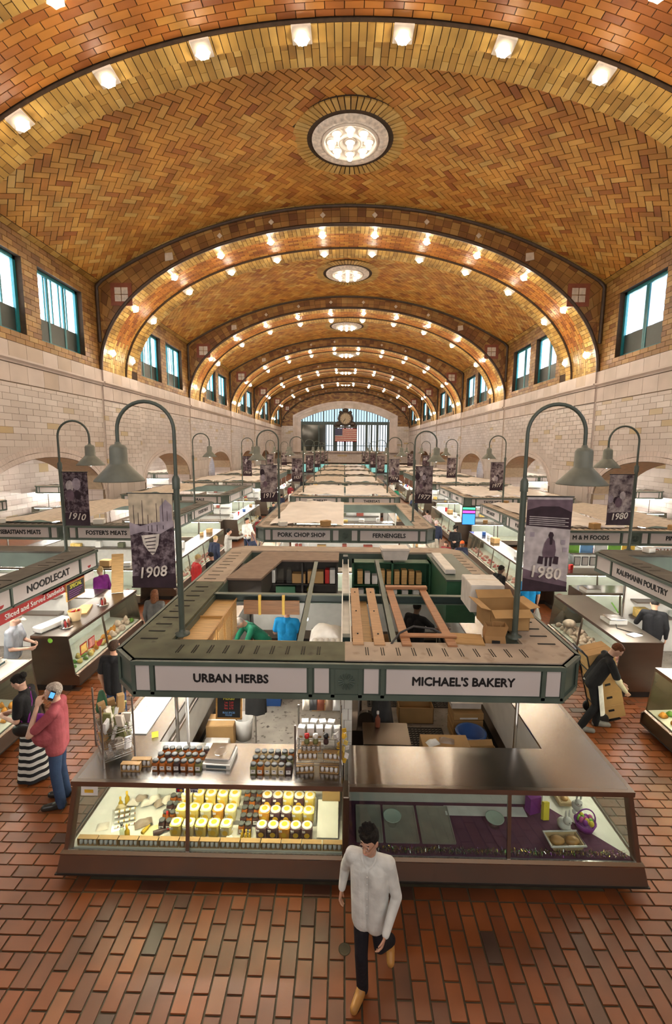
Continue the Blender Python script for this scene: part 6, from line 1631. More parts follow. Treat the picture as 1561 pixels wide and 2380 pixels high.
for i in range(6): obj1('paper_poster', ('label_white', 'green_toy', 'chalk_blue', 'label_white', 'green_toy', 'sticker_yellow')[i], 'box', -.2, .2, -.006, .006, 0, .28, label='%s small poster from the left under the M & M FOODS sign' % ORD[i], cat='poster', loc=(6.75+i*.43, 14.1, 1.68), group='posters under the M & M sign')
pcs = empty('hanging_sign', (-.5, 13.7, 1.6), 0, 'black hanging sign lettered PORK CHOP SHOP in white', 'sign'); one('board', 'black', 'box', -.78, .78, -.02, .02, 0, .26, parent=pcs); text('lettering', 'PORK CHOP SHOP', .17, 'label_white', pcs, (0, -.026, .12), (PI/2, 0, 0), .02, .95)
mn = empty('menu_board', (-1.65, 13.75, 1.62), 0, 'black menu board left of the hanging pork shop sign', 'sign'); one('board', 'black', 'box', -.35, .35, -.02, .02, 0, .24, parent=mn)
for k in range(4): one('print_line', 'label_white', 'box', -.28, .12, -.024, -.02, .05+k*.045, .062+k*.045, parent=mn)
for r_, xs, zt in ((pcs, (-.6, .6), .42), (mn, (-.25, .25), .4)):
    for x in xs: one('hanger', 'wire', 'tube', [(x, 0, .2), (x, .25, zt)], .006, 5, parent=r_)
one('yellow_card', 'yellow_toy', 'box', .2, .3, -.024, -.02, .06, .2, parent=mn)
rbx = obj1('red_sign', 'sign_brown', 'cbox', -.3, .3, -.02, .02, 0, .22, .01, label='dark red sign board on the counter under FERNENGELS', cat='sign', loc=(1.95, 13.5, 1.16), rot=(-.1, -.12, 0))
tvp = empty('video_screen', (6.25, 22.65, 1.1), -.1, 'bright blue advertising screen hanging at the corner of the TAYSE MEATS stall', 'screen'); one('panel', 'black', 'box', -.33, .33, -.03, .03, 0, .95, parent=tvp)
one('hanger', 'black', 'box', -.03, .03, .0, .4, .6, .68, parent=tvp)
for m, z0, z1 in (('scr_blue', .03, .55), ('scr_violet', .6, .72), ('scr_green', .78, .88)): one('lit_area', m, 'box', -.3, .3, -.036, -.03, z0, z1, parent=tvp)
# ================================================================== LAMP POSTS AND BANNERS
mat('post_green', (.075, .095, .08), .42, var=.1)
mat('lamp_shade', (.16, .17, .142), .5, var=.12, scale=8)
for nm, c in (('print_dark', (.035, .018, .028)), ('print_mid', (.15, .1, .13)), ('print_cream', (.55, .46, .34)), ('print_lilac', (.36, .31, .36)), ('print_pale', (.5, .45, .46)), ('print_white', (.7, .64, .58))):
    mat(nm, c, .8, var=.25, scale=9)
def print_mat(name, a, b, sc, lo):
    m = bpy.data.materials.new(name); m.use_nodes = True; M[name] = m; nt = m.node_tree; B = nt.nodes['Principled BSDF']; B.inputs['Roughness'].default_value = .85
    t = nt.nodes.new('ShaderNodeTexCoord'); n = nt.nodes.new('ShaderNodeTexNoise'); n.inputs['Scale'].default_value = sc; n.inputs['Detail'].default_value = 6; n.inputs['Roughness'].default_value = .7
    r = nt.nodes.new('ShaderNodeValToRGB'); r.color_ramp.elements[0].position = lo; r.color_ramp.elements[0].color = (*a, 1); r.color_ramp.elements[1].position = lo+.22; r.color_ramp.elements[1].color = (*b, 1)
    nt.links.new(t.outputs['Object'], n.inputs['Vector']); nt.links.new(n.outputs['Fac'], r.inputs['Fac']); nt.links.new(r.outputs['Color'], B.inputs['Base Color'])
print_mat('photo_print_a', (.04, .02, .03), (.42, .35, .36), 5, .42); print_mat('photo_print_b', (.035, .018, .028), (.3, .24, .27), 9, .45); print_mat('photo_print_c', (.05, .03, .045), (.5, .43, .42), 3.5, .4)

def lamp_post(x, y, sg, label, blabel, year, kind='a', ban=True, z0=2.43, light=True):
    """sg: side to which lamp and banner hang"""
    r = empty('lamp_post', (x, y, z0), 0, label, 'lamp post', 'gooseneck lamp posts')
    b = MB(); b.tube([(0, 0, 0), (0, 0, 1.98)], .038, 10); b.lathe([(.1, -.02), (.1, .0), (.045, .02), (.04, .06)], 12); b.lathe([(.05, 1.93), (.05, 2.06), (.03, 2.1)], 10); b.build('pole', 'post_green', r)
    pts = [(0, 0, 1.95), (0, 0, 2.62)]; R_ = .36
    for i in range(17): a = PI*i/16; pts.append((sg*(R_-R_*math.cos(a)), 0, 2.66+R_*math.sin(a)))
    pts.append((sg*2*R_, 0, 2.5))
    MB().tube(pts, .024, 8).build('gooseneck', 'post_green', r)
    hx = sg*2*R_
    s = MB(); s.lathe([(.03, 2.52), (.04, 2.49), (.085, 2.475), (.105, 2.44), (.108, 2.25), (.125, 2.23), (.30, 2.04), (.302, 2.025), (.29, 2.025), (.11, 2.2)], 28, (hx, 0, 0), cap=False); s.build('shade', 'lamp_shade', r)
    if light: MB().ball((hx, 0, 2.06), (.06, .06, .05), 10, 6).build('lamp_bulb', 'bulb_small', r)
    if not ban: return
    w, h = .57, 1.24
    zt = 1.87
    for zz in (zt, zt-h-.02): pass
    MB().tube([(0, 0, zt), (sg*(w+.06), 0, zt)], .01, 6).build('banner_arm', 'post_green', r)
    bn = empty('banner', (x, y-.012, z0+zt-h), 0, blabel, 'banner', None)
    X = (lambda t: .05+t*w) if sg > 0 else (lambda t: -.05-w+t*w)
    wv = lambda t, c: .004*math.sin(t*5+c*3)*(1-c)
    def patch(nm, poly, m, dy=-.003, par=bn):
        q = MB(); q.add([(X(p[0]), wv(p[0], p[1])+dy-.004, p[1]*h) for p in poly], [tuple(range(len(poly)))]); return q.build(nm, m, par)
    c = MB(); c.grid(lambda a, e: (X(a), wv(a, e), e*h), 6, 10); c.grid(lambda a, e: (X(a), wv(a, e)+.006, e*h), 6, 10, flip=True)
    cl = c.build('cloth', {'a': 'photo_print_a', 'b': 'photo_print_b', 'c': 'photo_print_c', '1908': 'photo_print_b', '1980': 'print_pale'}[kind], bn)
    for zz in (0, h): MB().tube([(X(-.03), 0, zz), (X(1.03), 0, zz)], .009, 6).build('rod', 'black', bn)
    P_ = lambda *a: [tuple(p) for p in a]
    if kind == '1908':
        patch('print_sky', P_((0, .68), (1, .68), (1, 1), (0, 1)), 'print_cream')
        for i, (u, l) in enumerate(((.1, .88), (.2, .8), (.3, .93), (.42, .78), (.5, .72), (.62, .9), (.76, .95), (.86, .82))): patch('print_mast', P_((u, .6), (u+.018, .6), (u+.014, l), (u+.004, l)), 'print_dark', -.006)
        patch('print_haze', P_((0, .56), (.3, .6), (.7, .58), (1, .66), (1, .72), (.55, .7), (.25, .66), (0, .7)), 'print_lilac', -.007)
        patch('print_house', P_((.7, .7), (.98, .7), (.98, .88), (.84, .94), (.7, .86)), 'print_lilac', -.006)
        patch('print_pennant', P_((.26, .56), (.68, .58), (.64, .46), (.56, .38), (.5, .35), (.4, .4), (.3, .47)), 'print_white', -.009)
        for k in range(5): patch('print_line', P_((.33+.02*k, .53-.035*k), (.6-.01*k, .55-.04*k), (.6-.01*k, .54-.04*k), (.33+.02*k, .52-.035*k)), 'print_dark', -.012)
        patch('print_street', P_((0, 0), (1, 0), (1, .16), (0, .12)), 'print_dark', -.006)
    elif kind == '1980':
        patch('print_top', P_((0, .70), (1, .66), (1, .97), (0, .97)), 'print_dark'); patch('print_arch', P_((0, .86), (.3, .9), (.7, .9), (1, .84), (1, .97), (0, .97)), 'print_mid', -.006)
        for k in range(5): patch('print_text_line', P_((.06, .79-.02*k), (.94-.08*(k % 2), .77-.02*k), (.94-.08*(k % 2), .778-.02*k), (.06, .798-.02*k)), 'print_pale', -.008)
        patch('print_ground', P_((0, 0), (1, 0), (1, .1), (0, .24)), 'print_mid', -.004); patch('print_road', P_((0, 0), (1, 0), (1, .05), (0, .14)), 'print_dark', -.006)
        patch('print_coat', P_((.42, .36), (.68, .36), (.7, .44), (.66, .54), (.6, .57), (.5, .57), (.44, .52), (.4, .42)), 'print_mid', -.008)
        patch('print_head', P_((.53, .565), (.6, .565), (.63, .6), (.6, .63), (.54, .635), (.51, .6)), 'print_dark', -.009); patch('print_hair', P_((.55, .5), (.6, .5), (.61, .58), (.54, .58)), 'print_dark', -.011)
        for u in (.3, .64): patch('print_bag', P_((u, .3), (u+.12, .29), (u+.13, .37), (u+.03, .38)), 'print_dark', -.01)
        patch('print_leg', P_((.47, .27), (.52, .27), (.53, .37), (.47, .37)), 'print_dark', -.008); patch('print_leg', P_((.57, .27), (.62, .27), (.63, .37), (.57, .37)), 'print_dark', -.008)
        for u, v in ((.1, .58), (.8, .5), (.85, .42)): patch('print_window', P_((u, v), (u+.1, v), (u+.1, v+.05), (u, v+.05)), 'print_lilac', -.005)
    else:
        patch('print_band', P_((0, 0), (1, 0), (1, .26), (0, .24)), 'print_dark', -.004); rs = random.Random(sum(map(ord, year or 'x')) + int(abs(y)*3))
        for k in range(4):
            u, v = rs.uniform(.1, .6), rs.uniform(.35, .8); s_ = rs.uniform(.1, .2)
            patch('print_figure', [(u+s_*math.cos(t)*.9, v+s_*.6*math.sin(t)) for t in [2*PI*i/9 for i in range(9)]], ('print_pale', 'print_dark', 'print_lilac', 'print_mid')[k], -.006-.001*k)
    if year: text('lettering', year, .2 if kind == '1908' else .22, 'print_white', bn, (X(.48), -.034, h*(.17 if kind != '1980' else .2)), (PI/2, R2(-6) if sg < 0 else R2(6), 0), .015, .95, shear=.25 if kind != '1980' else 0)
lamp_post(-2.14, 5.76, -1, 'gooseneck lamp post on the herb side corner of the nearest canopy', 'purple sepia banner dated 1908 with ship masts', '1908', '1908')
lamp_post(2.29, 5.82, 1, 'gooseneck lamp post on the bakery side corner of the nearest canopy', 'purple and white banner dated 1980 with a woman walking away', '1980', '1980')
rowl = [(15.3, '1917', 'c', '1977', 'a'), (24.6, '1937', 'a', '1974', 'c'), (33.6, '1947', 'b', '1957', 'a'), (42.6, None, 'a', None, 'b'), (51.6, None, 'a', None, 'c'), (60.6, None, 'c', None, 'a')]
for i, (y, yl, kl, yr, kr) in enumerate(rowl):
    lamp_post(-2.2, y, -1, 'gooseneck lamp post on the left corner of the %s centre stall' % ORD[i+1], 'dark sepia banner%s on the left post of the %s centre stall' % (' dated '+yl if yl else '', ORD[i+1]), yl, kl)
    lamp_post(2.34, y, 1, 'gooseneck lamp post on the right corner of the %s centre stall' % ORD[i+1], 'dark sepia banner%s on the right post of the %s centre stall' % (' dated '+yr if yr else '', ORD[i+1]), yr, kr)
for i, (yl, a, ka, yr, b_, kb_) in enumerate(((10.34, '1910', 'b', 11.2, '1980', 'c'), (19.6, None, 'b', 20.3, '1977', 'a'), (29.0, '1919', 'b', 28.9, '1977', 'a'), (38, None, 'a', 38, None, 'b'), (47, None, 'c', 47, None, 'a'))):
    lamp_post(-6.5, yl, 1, 'gooseneck lamp post on the aisle edge of the %s stall in the left row' % ORD[i], 'sepia banner%s on the %s post of the left row' % (' dated '+a if a else '', ORD[i]), a, ka, ban=i != 1)
    lamp_post(7.08, yr, -1, 'gooseneck lamp post on the aisle edge of the %s stall in the right row' % ORD[i], 'sepia banner%s on the %s post of the right row' % (' dated '+b_ if b_ else '', ORD[i]), b_, kb_)
# ================================================================== PEOPLE
for nm, c, ro in (('skin', (.50, .27, .18), .5), ('skin_pale', (.56, .34, .25), .5), ('skin_dark', (.12, .06, .035), .5), ('hair_black', (.008, .006, .005), .8), ('hair_brown', (.035, .016, .008), .7), ('hair_auburn', (.10, .035, .012), .7), ('hair_grey', (.35, .3, .26), .7), ('hair_blond', (.5, .36, .16), .6),
                  ('shirt_grey', (.62, .62, .60), .85), ('denim', (.03, .05, .11), .85), ('denim_dark', (.02, .028, .05), .85), ('trouser_black', (.014, .013, .018), .85), ('cloth_black', (.012, .012, .014), .9), ('cloth_navy', (.02, .025, .05), .9), ('pink_polo', (.30, .065, .08), .85), ('tan_leather', (.42, .2, .05), .5), ('black_leather', (.012, .012, .012), .3), ('purple_knit', (.16, .02, .18), .9), ('charcoal_knit', (.07, .068, .066), .9),
                  ('red_coat', (.5, .02, .02), .8), ('green_sweat', (.01, .13, .07), .85), ('blue_tee', (.01, .22, .5), .85), ('white_cloth', (.68, .66, .63), .85), ('khaki', (.45, .38, .28), .9), ('tee_blue_grey', (.25, .27, .3), .9), ('cap_grey', (.28, .26, .22), .9), ('cream_sleeve', (.55, .5, .35), .9), ('orange_knit', (.6, .1, .02), .9), ('pale_pink', (.6, .48, .48), .9), ('maroon', (.15, .015, .02), .9), ('grey_shoe', (.2, .19, .18), .8), ('hoodie_grey', (.36, .34, .31), .9), ('stripe_dark', (.015, .015, .018), .9), ('beige_coat', (.3, .26, .21), .9)):
    mat(nm, c, ro, var=.3 if 'hair' in nm else .14, scale=30 if 'hair' in nm else 9, bump=.8 if 'hair' in nm else (.25 if ro > .8 else 0), bscale=60 if 'hair' in nm else 26, spec=.25 if 'hair' in nm or ro > .8 else .5)
_ppl = []      # (temp object, final name, parent, material, voxel, smooth)
class Blob:
    def __init__(s): s.b = MB()
    def cap(s, p, r0, q, r1, n=18):
        p, q = Vector(p), Vector(q); d = q-p; L = max(d.length, 1e-4); pr = []
        for i in range(5): a = -PI/2+PI/2*i/4; pr.append((max(r0*math.cos(a), 1e-4), r0*math.sin(a)))
        for i in range(5): a = PI/2*i/4; pr.append((max(r1*math.cos(a), 1e-4), L+r1*math.sin(a)))
        s.b.lathe(pr, n, tuple(p), rot=d.to_track_quat('Z', 'Y').to_matrix(), cap=False); s._close(n, len(pr)); return s
    def _close(s, n, k):
        base = len(s.b.v)-n*k
        s.b.f.append(tuple(base+j for j in range(n))[::-1]); s.b.f.append(tuple(base+(k-1)*n+j for j in range(n)))
        for _ in (0, 1): s.b.m.append(0); s.b.r.append(.5); s.b.sm.append(True)
    def ell(s, c, r, rot=None, n=16, k=10):
        b0 = len(s.b.v); s.b.ball((0, 0, 0), r, n, k)
        for i in range(b0, len(s.b.v)):
            v = Vector(s.b.v[i]); v = (rot @ v) if rot is not None else v; s.b.v[i] = (v.x+c[0], v.y+c[1], v.z+c[2])
        return s
    def done(s, name, m, parent, vox, smooth=3):
        me = s.b.mesh(name, m); o = bpy.data.objects.new('tmp_'+name, me); COL.objects.link(o)
        md = o.modifiers.new('r', 'REMESH'); md.mode = 'VOXEL'; md.voxel_size = vox; md.use_smooth_shade = True
        if smooth: sm = o.modifiers.new('s', 'SMOOTH'); sm.factor = .5; sm.iterations = smooth
        _ppl.append((o, name, parent, m))

def person(label, loc, rz, h=1.74, lean=0., side=0., head=(0, 0), top='shirt_grey', sleeve='long', legm='denim', shoe='black_leather', skin='skin', hair=('hair_brown', 'short'), arms=None, legs=None, vox=.011, belly=0., skirt=None, z0=0., face=True, hem=.9, shorts=False, slim=1.0):
    s = h/1.75; root = empty('person', (loc[0], loc[1], z0), rz, label, 'person'); root.scale = (s*slim, s*slim, s)
    hip = Vector((0, 0, .93))
    RT = Matrix.Rotation(lean, 3, 'X') @ Matrix.Rotation(side, 3, 'Y')
    U = lambda v: hip + RT @ (Vector(v)-hip)
    sh = {-1: U((-.185, .01, 1.41)), 1: U((.185, .01, 1.41))}
    arms = arms or {}; legs = legs or {}
    AR = {}
    for k in (-1, 1):
        if k in arms: AR[k] = (Vector(arms[k][0]), Vector(arms[k][1]))
        else: AR[k] = (U((k*.25, .04, 1.13)), U((k*.255, -.04, .89)))
    LG = {k: tuple(Vector(v) for v in legs.get(k, ((k*.10, -.02, .50), (k*.105, .02, .09), (k*.12, -.13, .035)))) for k in (-1, 1)}
    hc = U((0, -.02, 1.625)); HR = RT @ Matrix.Rotation(head[1], 3, 'Z') @ Matrix.Rotation(head[0], 3, 'X')
    Hd = lambda v: hc + HR @ Vector(v)
    # ---- body
    B = Blob(); B.ell(hc, (.074, .094, .112), HR); B.ell(Hd((0, -.03, -.05)), (.055, .065, .065), HR); B.cap(U((0, .015, 1.42)), .06, Hd((0, .015, -.06)), .055)
    B.cap(Hd((0, -.088, .012)), .010, Hd((0, -.105, -.02)), .016); B.ell(Hd((0, -.085, .03)), (.05, .014, .012), HR); B.ell(Hd((0, -.085, -.058)), (.026, .014, .012), HR)
    for k in (-1, 1): B.ell(Hd((k*.077, .008, -.005)), (.012, .022, .032), HR)
    for k in (-1, 1): B.cap((k*.07, 0, .95), .09, U((k*.085, 0, 1.33)), .095)
    B.cap(sh[-1], .055, sh[1], .055)
    for k in (-1, 1):
        e, w = AR[k]; B.cap(sh[k], .05, e, .04); B.cap(e, .04, w, .027)
        d = (w-e).normalized(); inw = Vector((-k, 0, 0)); up = d.cross(inw)
        up = up.normalized() if up.length > .05 else Vector((0, -1, 0)); inw = up.cross(d).normalized() if True else inw
        if inw.x*k > 0: inw = -inw
        sp = up
        for j in range(4):
            o_ = (j-1.5)*.019; root_ = w + d*.03 + sp*o_*.6; kn = w + d*.092 + sp*o_
            B.cap(root_, .015, kn, .0115, 8); L_ = (.062, .07, .066, .052)[j]
            m1 = kn + d*L_*.5 + inw*.018; m2 = m1 + d*L_*.22 + inw*.026
            B.cap(kn, .0095, m1, .0088, 8); B.cap(m1, .0088, m2, .0075, 8)
        tb = w + d*.035 - sp*.03; t1 = tb + d*.035 - sp*.022 + inw*.012; B.cap(w + d*.02 - sp*.012, .014, tb, .0125, 8); B.cap(tb, .012, t1, .0095, 8); B.cap(t1, .0095, t1 + d*.025 + inw*.012, .008, 8)
    for k in (-1, 1):
        kn, an, to = LG[k]; B.cap((k*.085, 0, .92), .075, kn, .052); B.cap(kn, .05, an, .036); B.cap(an, .035, to, .03)
    B.done('body', skin, root, vox)
    # ---- top
    T = Blob()
    for k in (-1, 1):
        T.cap((k*.062, 0, hem), .124, U((k*.08, .0, 1.32)), .12); e, w = AR[k]
        T.cap(sh[k], .068, sh[k]*.5+e*.5, .062)
        if sleeve == 'long': T.cap(sh[k], .066, e, .055); T.cap(e, .054, e+(w-e)*.97, .038)
        else: T.cap(sh[k], .068, sh[k]+(e-sh[k])*.72, .064)
    T.cap(sh[-1], .07, sh[1], .07); T.cap(U((0, .02, 1.42)), .075, U((0, .015, 1.465)), .068)
    if belly: T.ell(U((0, -.09*belly, 1.08)), (.17+.05*belly, .15+.06*belly, .2), None)
    T.done('top', top, root, vox)
    # ---- legs
    if skirt:
        K = MB(); zz0 = .06; stripes = 17
        for i in range(stripes):
            z_0, z_1 = .98-(.92)*i/stripes, .98-(.92)*(i+1)/stripes
            pr = []
            K.grid(lambda a, c: ((.15+.12*(1-(z_0+(z_1-z_0)*c))) * math.cos(2*PI*a)*(1+.05*math.sin(a*44)), (.13+.13*(1-(z_0+(z_1-z_0)*c)))*math.sin(2*PI*a)*(1+.05*math.sin(a*44)), z_0+(z_1-z_0)*c), 40, 2, i % 2)
        K.build('skirt', skirt, root)
    else:
        Q = Blob()
        for k in (-1, 1):
            kn, an, to = LG[k]; Q.cap((k*.07, .0, .95), .09, (k*.075, 0, .86), .09); Q.cap((k*.082, 0, .9), .09, kn, .066)
            Q.cap(kn, .067, (an+(kn-an)*-.1) if not shorts else kn+(an-kn)*.05, .062 if not shorts else .07)
        Q.done('shorts' if shorts else 'trousers', legm, root, vox)
    for k in (-1, 1):
        kn, an, to = LG[k]; F_ = Blob(); d = (to-an); hz = Vector((d.x, d.y, 0)); hz = hz.normalized() if hz.length > .02 else Vector((0, -1, 0))
        up = (an-kn).normalized(); heel = an + up*.045 - hz*.02; toe = to + hz*.05 + Vector((0, 0, .012))
        F_.cap(heel, .048, (heel+toe)/2, .05); F_.cap((heel+toe)/2, .05, toe, .043); F_.cap(an+(kn-an)*.16, .05, an, .052); F_.cap(an, .052, heel, .048); F_.cap(an, .05, (heel+toe)/2, .05); F_.done('shoe', shoe, root, max(vox, .008), 2)
    # ---- hair
    hm, st = hair
    if hm:
        H_ = Blob(); H_.ell(Hd((0, .022, .032)), (.083, .092, .1), HR); H_.ell(Hd((0, .0, .078)), (.07, .078, .05), HR)
        if st == 'spiky':
            for j in range(14): a = j*2.4; H_.cap(Hd((.05*math.cos(a), -.02+.06*math.sin(a), .09)), .028, Hd((.07*math.cos(a), -.03+.08*math.sin(a), .135)), .018)
        if st == 'long': H_.cap(Hd((0, .05, 0)), .085, Hd((0, .07, -.14)), .075); H_.cap(Hd((-.05, .03, -.02)), .05, Hd((-.06, .03, -.15)), .04); H_.cap(Hd((.05, .03, -.02)), .05, Hd((.06, .03, -.15)), .04)
        if st == 'bun': H_.ell(Hd((0, .12, .06)), (.055, .05, .055), HR)
        if st == 'curly':
            for j in range(16): a = j*2.4; H_.ell(Hd((.075*math.cos(a), .03+.08*math.sin(a), .03+.07*math.sin(j))), (.045, .045, .045), HR)
        if st == 'cap': pass
        H_.done('hair' if st not in ('cap', 'beanie') else 'cap', hm, root, max(vox*.8, .008), 2)
        if st == 'cap':
            V_ = Blob(); V_.ell(Hd((0, -.105, .055)), (.068, .075, .012), HR); V_.done('cap_brim', hm, root, .008, 1)
    if face:
        for k in (-1, 1):
            e_ = MB(); p = Hd((k*.029, -.0765, .012)); e_.ball(tuple(p), .0115, 8, 6); eo = e_.build('eye', 'label_white', root); e2 = MB(); p = Hd((k*.029, -.086, .011)); e2.ball(tuple(p), .0055, 6, 4); e2.build('iris', 'hair_black', eo)
            b_ = MB(); b_.tube([Hd((k*.013, -.09, .036)), Hd((k*.042, -.081, .037))], .0045, 5); b_.build('eyebrow', hm if hm and hm.startswith('hair') else 'hair_brown', root)
        m_ = MB(); m_.tube([Hd((-.022, -.091, -.056)), Hd((0, -.1, -.057)), Hd((.022, -.091, -.056))], .0045, 5); m_.build('mouth', 'meat_pink', root)
    root['_h'] = 1; del root['_h']
    return root, Hd, U, AR
mat('stripe_light', (.55, .53, .5), .9)

# the walking man
w, Hd, U, AR = person('man in an untucked grey shirt and dark trousers walking towards the camera', (.26, 3.46), -.28, 1.76, .07, 0, (.1, -.3), 'shirt_grey', 'long', 'trouser_black', 'tan_leather', 'skin', ('hair_black', 'spiky'),
    {-1: ((-.29, .12, 1.15), (-.31, .06, .97)), 1: ((.27, -.02, 1.12), (.2, -.2, .90))}, {-1: ((-.06, -.08, .5), (-.06, .0, .10), (-.09, -.14, .035)), 1: ((.1, .08, .48), (.15, .36, .26), (.17, .31, .12))}, vox=.0065, hem=.82, slim=.86)
for k in (-1, 1):
    q = MB(); c = Hd((k*.03, -.094, .01)); n_ = (Hd((0, -1, 0))-Hd((0, 0, 0))).normalized(); r_ = (Hd((1, 0, 0))-Hd((0, 0, 0))).normalized(); u_ = (Hd((0, 0, 1))-Hd((0, 0, 0))).normalized()
    q.tube([c + r_*.025*math.cos(a) + u_*.018*math.sin(a) for a in [2*PI*i/14 for i in range(15)]], .002, 5); q.tube([c + r_*k*.025, Hd((k*.076, .0, .015))], .002, 5); q.build('eyeglass_frame', 'chrome', w)
q = MB()
for k in (-1, 1): q.add([tuple(U((k*.01, -.095, 1.40))), tuple(U((k*.075, -.06, 1.475))), tuple(U((k*.07, -.03, 1.5))), tuple(U((k*.03, -.105, 1.43)))], [(0, 1, 2, 3)])
q.build('collar', 'shirt_grey', w)
q = MB()
for i in range(6): q.ball(tuple(U((.0, -.125, 1.36-.075*i))), .006, 6, 4)
q.build('button', 'label_white', w)
q = MB(); q.prism([(-.15+.05*math.cos(a)*(1 if True else 0)-.0*math.sin(a), -.09+.125*math.sin(a)) for a in [2*PI*i/18 for i in range(18)]], lambda u, v, w_: (u+.06+(v+.13)*.2*0, v+.02, w_), .0, .018)
q.build('shoe_sole', 'hair_brown', w)
q = MB(); q.tube([tuple(U((0, -.122, 1.4))), tuple(U((0, -.124, 1.15))), (0, -.115, .9), (0, -.105, .8)], .004, 5); q.build('button_placket', 'shirt_grey', w)
# pink polo man with a phone
p, Hd, U, AR = person('grey-haired man in a pink polo shirt and jeans talking on a phone', (-3.86, 5.62), -R2(75), 1.76, -.03, 0, (.05, .25), 'pink_polo', 'short', 'denim', 'black_leather', 'skin_pale', ('hair_grey', 'short'),
    {1: ((.27, -.22, 1.2), (.13, -.16, 1.5)), -1: ((-.27, -.02, 1.12), (-.2, -.25, 1.02))}, vox=.008, belly=1.0, hem=.86)
ph = empty('phone', (0, 0, 0), 0, 'black phone with a blue lit screen held by the man in pink', 'phone'); q = MB(); q.cbox(-.035, .035, -.006, .006, -.07, .07, .004); q.build('phone_body', 'black', ph); q = MB(); q.box(-.028, .028, -.0075, -.006, -.03, .05); emat('phone_screen', (.1, .35, .9), 1.5); q.build('screen', 'phone_screen', ph)
mw = Matrix.Translation(p.location) @ Matrix.Rotation(p.rotation_euler.z, 4, 'Z') @ Matrix.Scale(1.76/1.75, 4); c_ = mw @ Hd((.098, -.01, .0)); ph.location = c_; ph.rotation_euler = (0, R2(25), R2(10))
# woman in the striped skirt
p, Hd, U, AR = person('dark-haired woman in a black top and long striped skirt at the near left case', (-4.55, 6.1), -R2(80), 1.64, .16, 0, (.35, 0), 'cloth_black', 'short', 'denim', 'tan_leather', 'skin_pale', ('hair_black', 'bun'),
    {1: ((.25, -.08, 1.1), (.1, -.32, 1.1)), -1: ((-.25, -.1, 1.1), (-.1, -.33, 1.08))}, vox=.009, skirt=['stripe_dark', 'stripe_light'])
q = Blob(); q.ell((.12, .16, .98), (.07, .2, .16)); q.done('purple_bag', 'purple_knit', p, .01); q = Blob(); q.ell((.22, -.02, .95), (.05, .15, .12)); q.done('handbag', 'black_leather', p, .01); q = MB(); q.tube([tuple(U((-.13, .0, 1.46))), tuple(U((.05, -.12, 1.3))), (.2, -.03, 1.05)], .012, 6); q.tube([tuple(U((-.1, .05, 1.46))), tuple(U((.05, .12, 1.3))), (.2, .05, 1.05)], .012, 6); q.build('bag_strap', 'purple_knit', p)
# others near
p, Hd, U, AR = person('person in a black tee and jeans walking away past the herb stall', (-3.78, 7.05), R2(170), 1.72, .02, 0, (0, 0), 'cloth_black', 'short', 'denim', 'black_leather', 'skin', ('hair_brown', 'short'), vox=.011, face=False)
q = Blob(); q.cap((.3, -.02, .78), .05, (.3, -.02, .5), .11); q.done('green_bag', 'green_paint', p, .012)
p, Hd, U, AR = person('young man in a black tee and white apron bending to push a hand truck', (4.36, 7.55), R2(75), 1.72, .5, 0, (.25, 0), 'cloth_black', 'short', 'cloth_black', 'grey_shoe', 'skin_pale', ('hair_auburn', 'short'),
    {-1: ((-.24, -.35, 1.05), (-.16, -.5, .86)), 1: ((.24, -.36, 1.05), (.18, -.52, .86))}, {-1: ((-.1, -.08, .5), (-.12, .14, .09), (-.14, .0, .035)), 1: ((.1, -.16, .5), (.12, -.16, .09), (.13, -.32, .035))}, vox=.009)
q = Blob()
for k in (-1, 1): e, w_ = AR[k]; s_ = Vector((k*.185, -.2, 1.33)); q.cap(s_+(e-s_)*.6, .047, e, .047); q.cap(e, .047, e+(w_-e)*.92, .038)
q.done('long_sleeve', 'cream_sleeve', p, .009)
q = MB(); q.grid(lambda a, c: (.2*math.sin((a-.5)*2.4), -.17*math.cos((a-.5)*2.4)-.08*(1-c), .36+.55*c), 10, 6); q.grid(lambda a, c: (.195*math.sin((a-.5)*2.4), -.165*math.cos((a-.5)*2.4)-.08*(1-c), .36+.55*c), 10, 6, flip=True); q.build('apron', 'white_cloth', p)
q = MB(); q.tube([(-.16, .02, .93), (0, .13, .93), (.16, .02, .93)], .008, 5); q.build('apron_string', 'white_cloth', p)
# hand truck and its cartons, tilted towards him
ht = empty('hand_truck', (4.92, 7.86, 0), 0, 'black hand truck tilted under a stack of brown cartons', 'hand truck'); tl_ = R2(-15)
fr_ = MB()
for sy in (-.18, .18): fr_.tube([(-.27, sy, .12), (-.27, sy, 1.3), (-.33, sy*.9, 1.42)], .015, 8)
for z in (.3, .65, 1.0, 1.3): fr_.tube([(-.27, -.18, z), (-.27, .18, z)], .012, 8)
fr_.tube([(-.33, -.16, 1.42), (-.33, .16, 1.42)], .015, 8)
o = fr_.build('frame', 'black', ht, (0, 0, .08), (0, tl_, 0)); q = one('toe_plate', 'black', 'box', -.27, .12, -.2, .2, .08, .09, parent=ht, loc=(0, 0, .0), rot=(0, tl_, 0))
for sy in (-.22, .22): one('wheel', 'black', 'lathe', [(.0, -.025), (.1, -.025), (.115, -.015), (.115, .015), (.1, .025), (.0, .025)], 18, parent=ht, loc=(-.26, sy, .116), rot=(PI/2, 0, 0))
for i in range(5):
    d_ = .10+i*.255; x_ = 4.92 + (math.sin(tl_)*d_) - .02*math.cos(tl_); z_ = .02 + math.cos(tl_)*d_
    c = carton((x_, 7.86, z_), 0, .46, .4, .25, '%s brown carton of the tilted stack on the hand truck' % ('lowest', 'second', 'third', 'fourth', 'topmost')[i], tape=False); c.rotation_euler = (0, tl_, .04*(i % 3-1))
    for sy in (-1,): one('hand_hole', 'black', 'box', -.05, .05, -.204, -.19, .14, .18, parent=c)
P_ = person
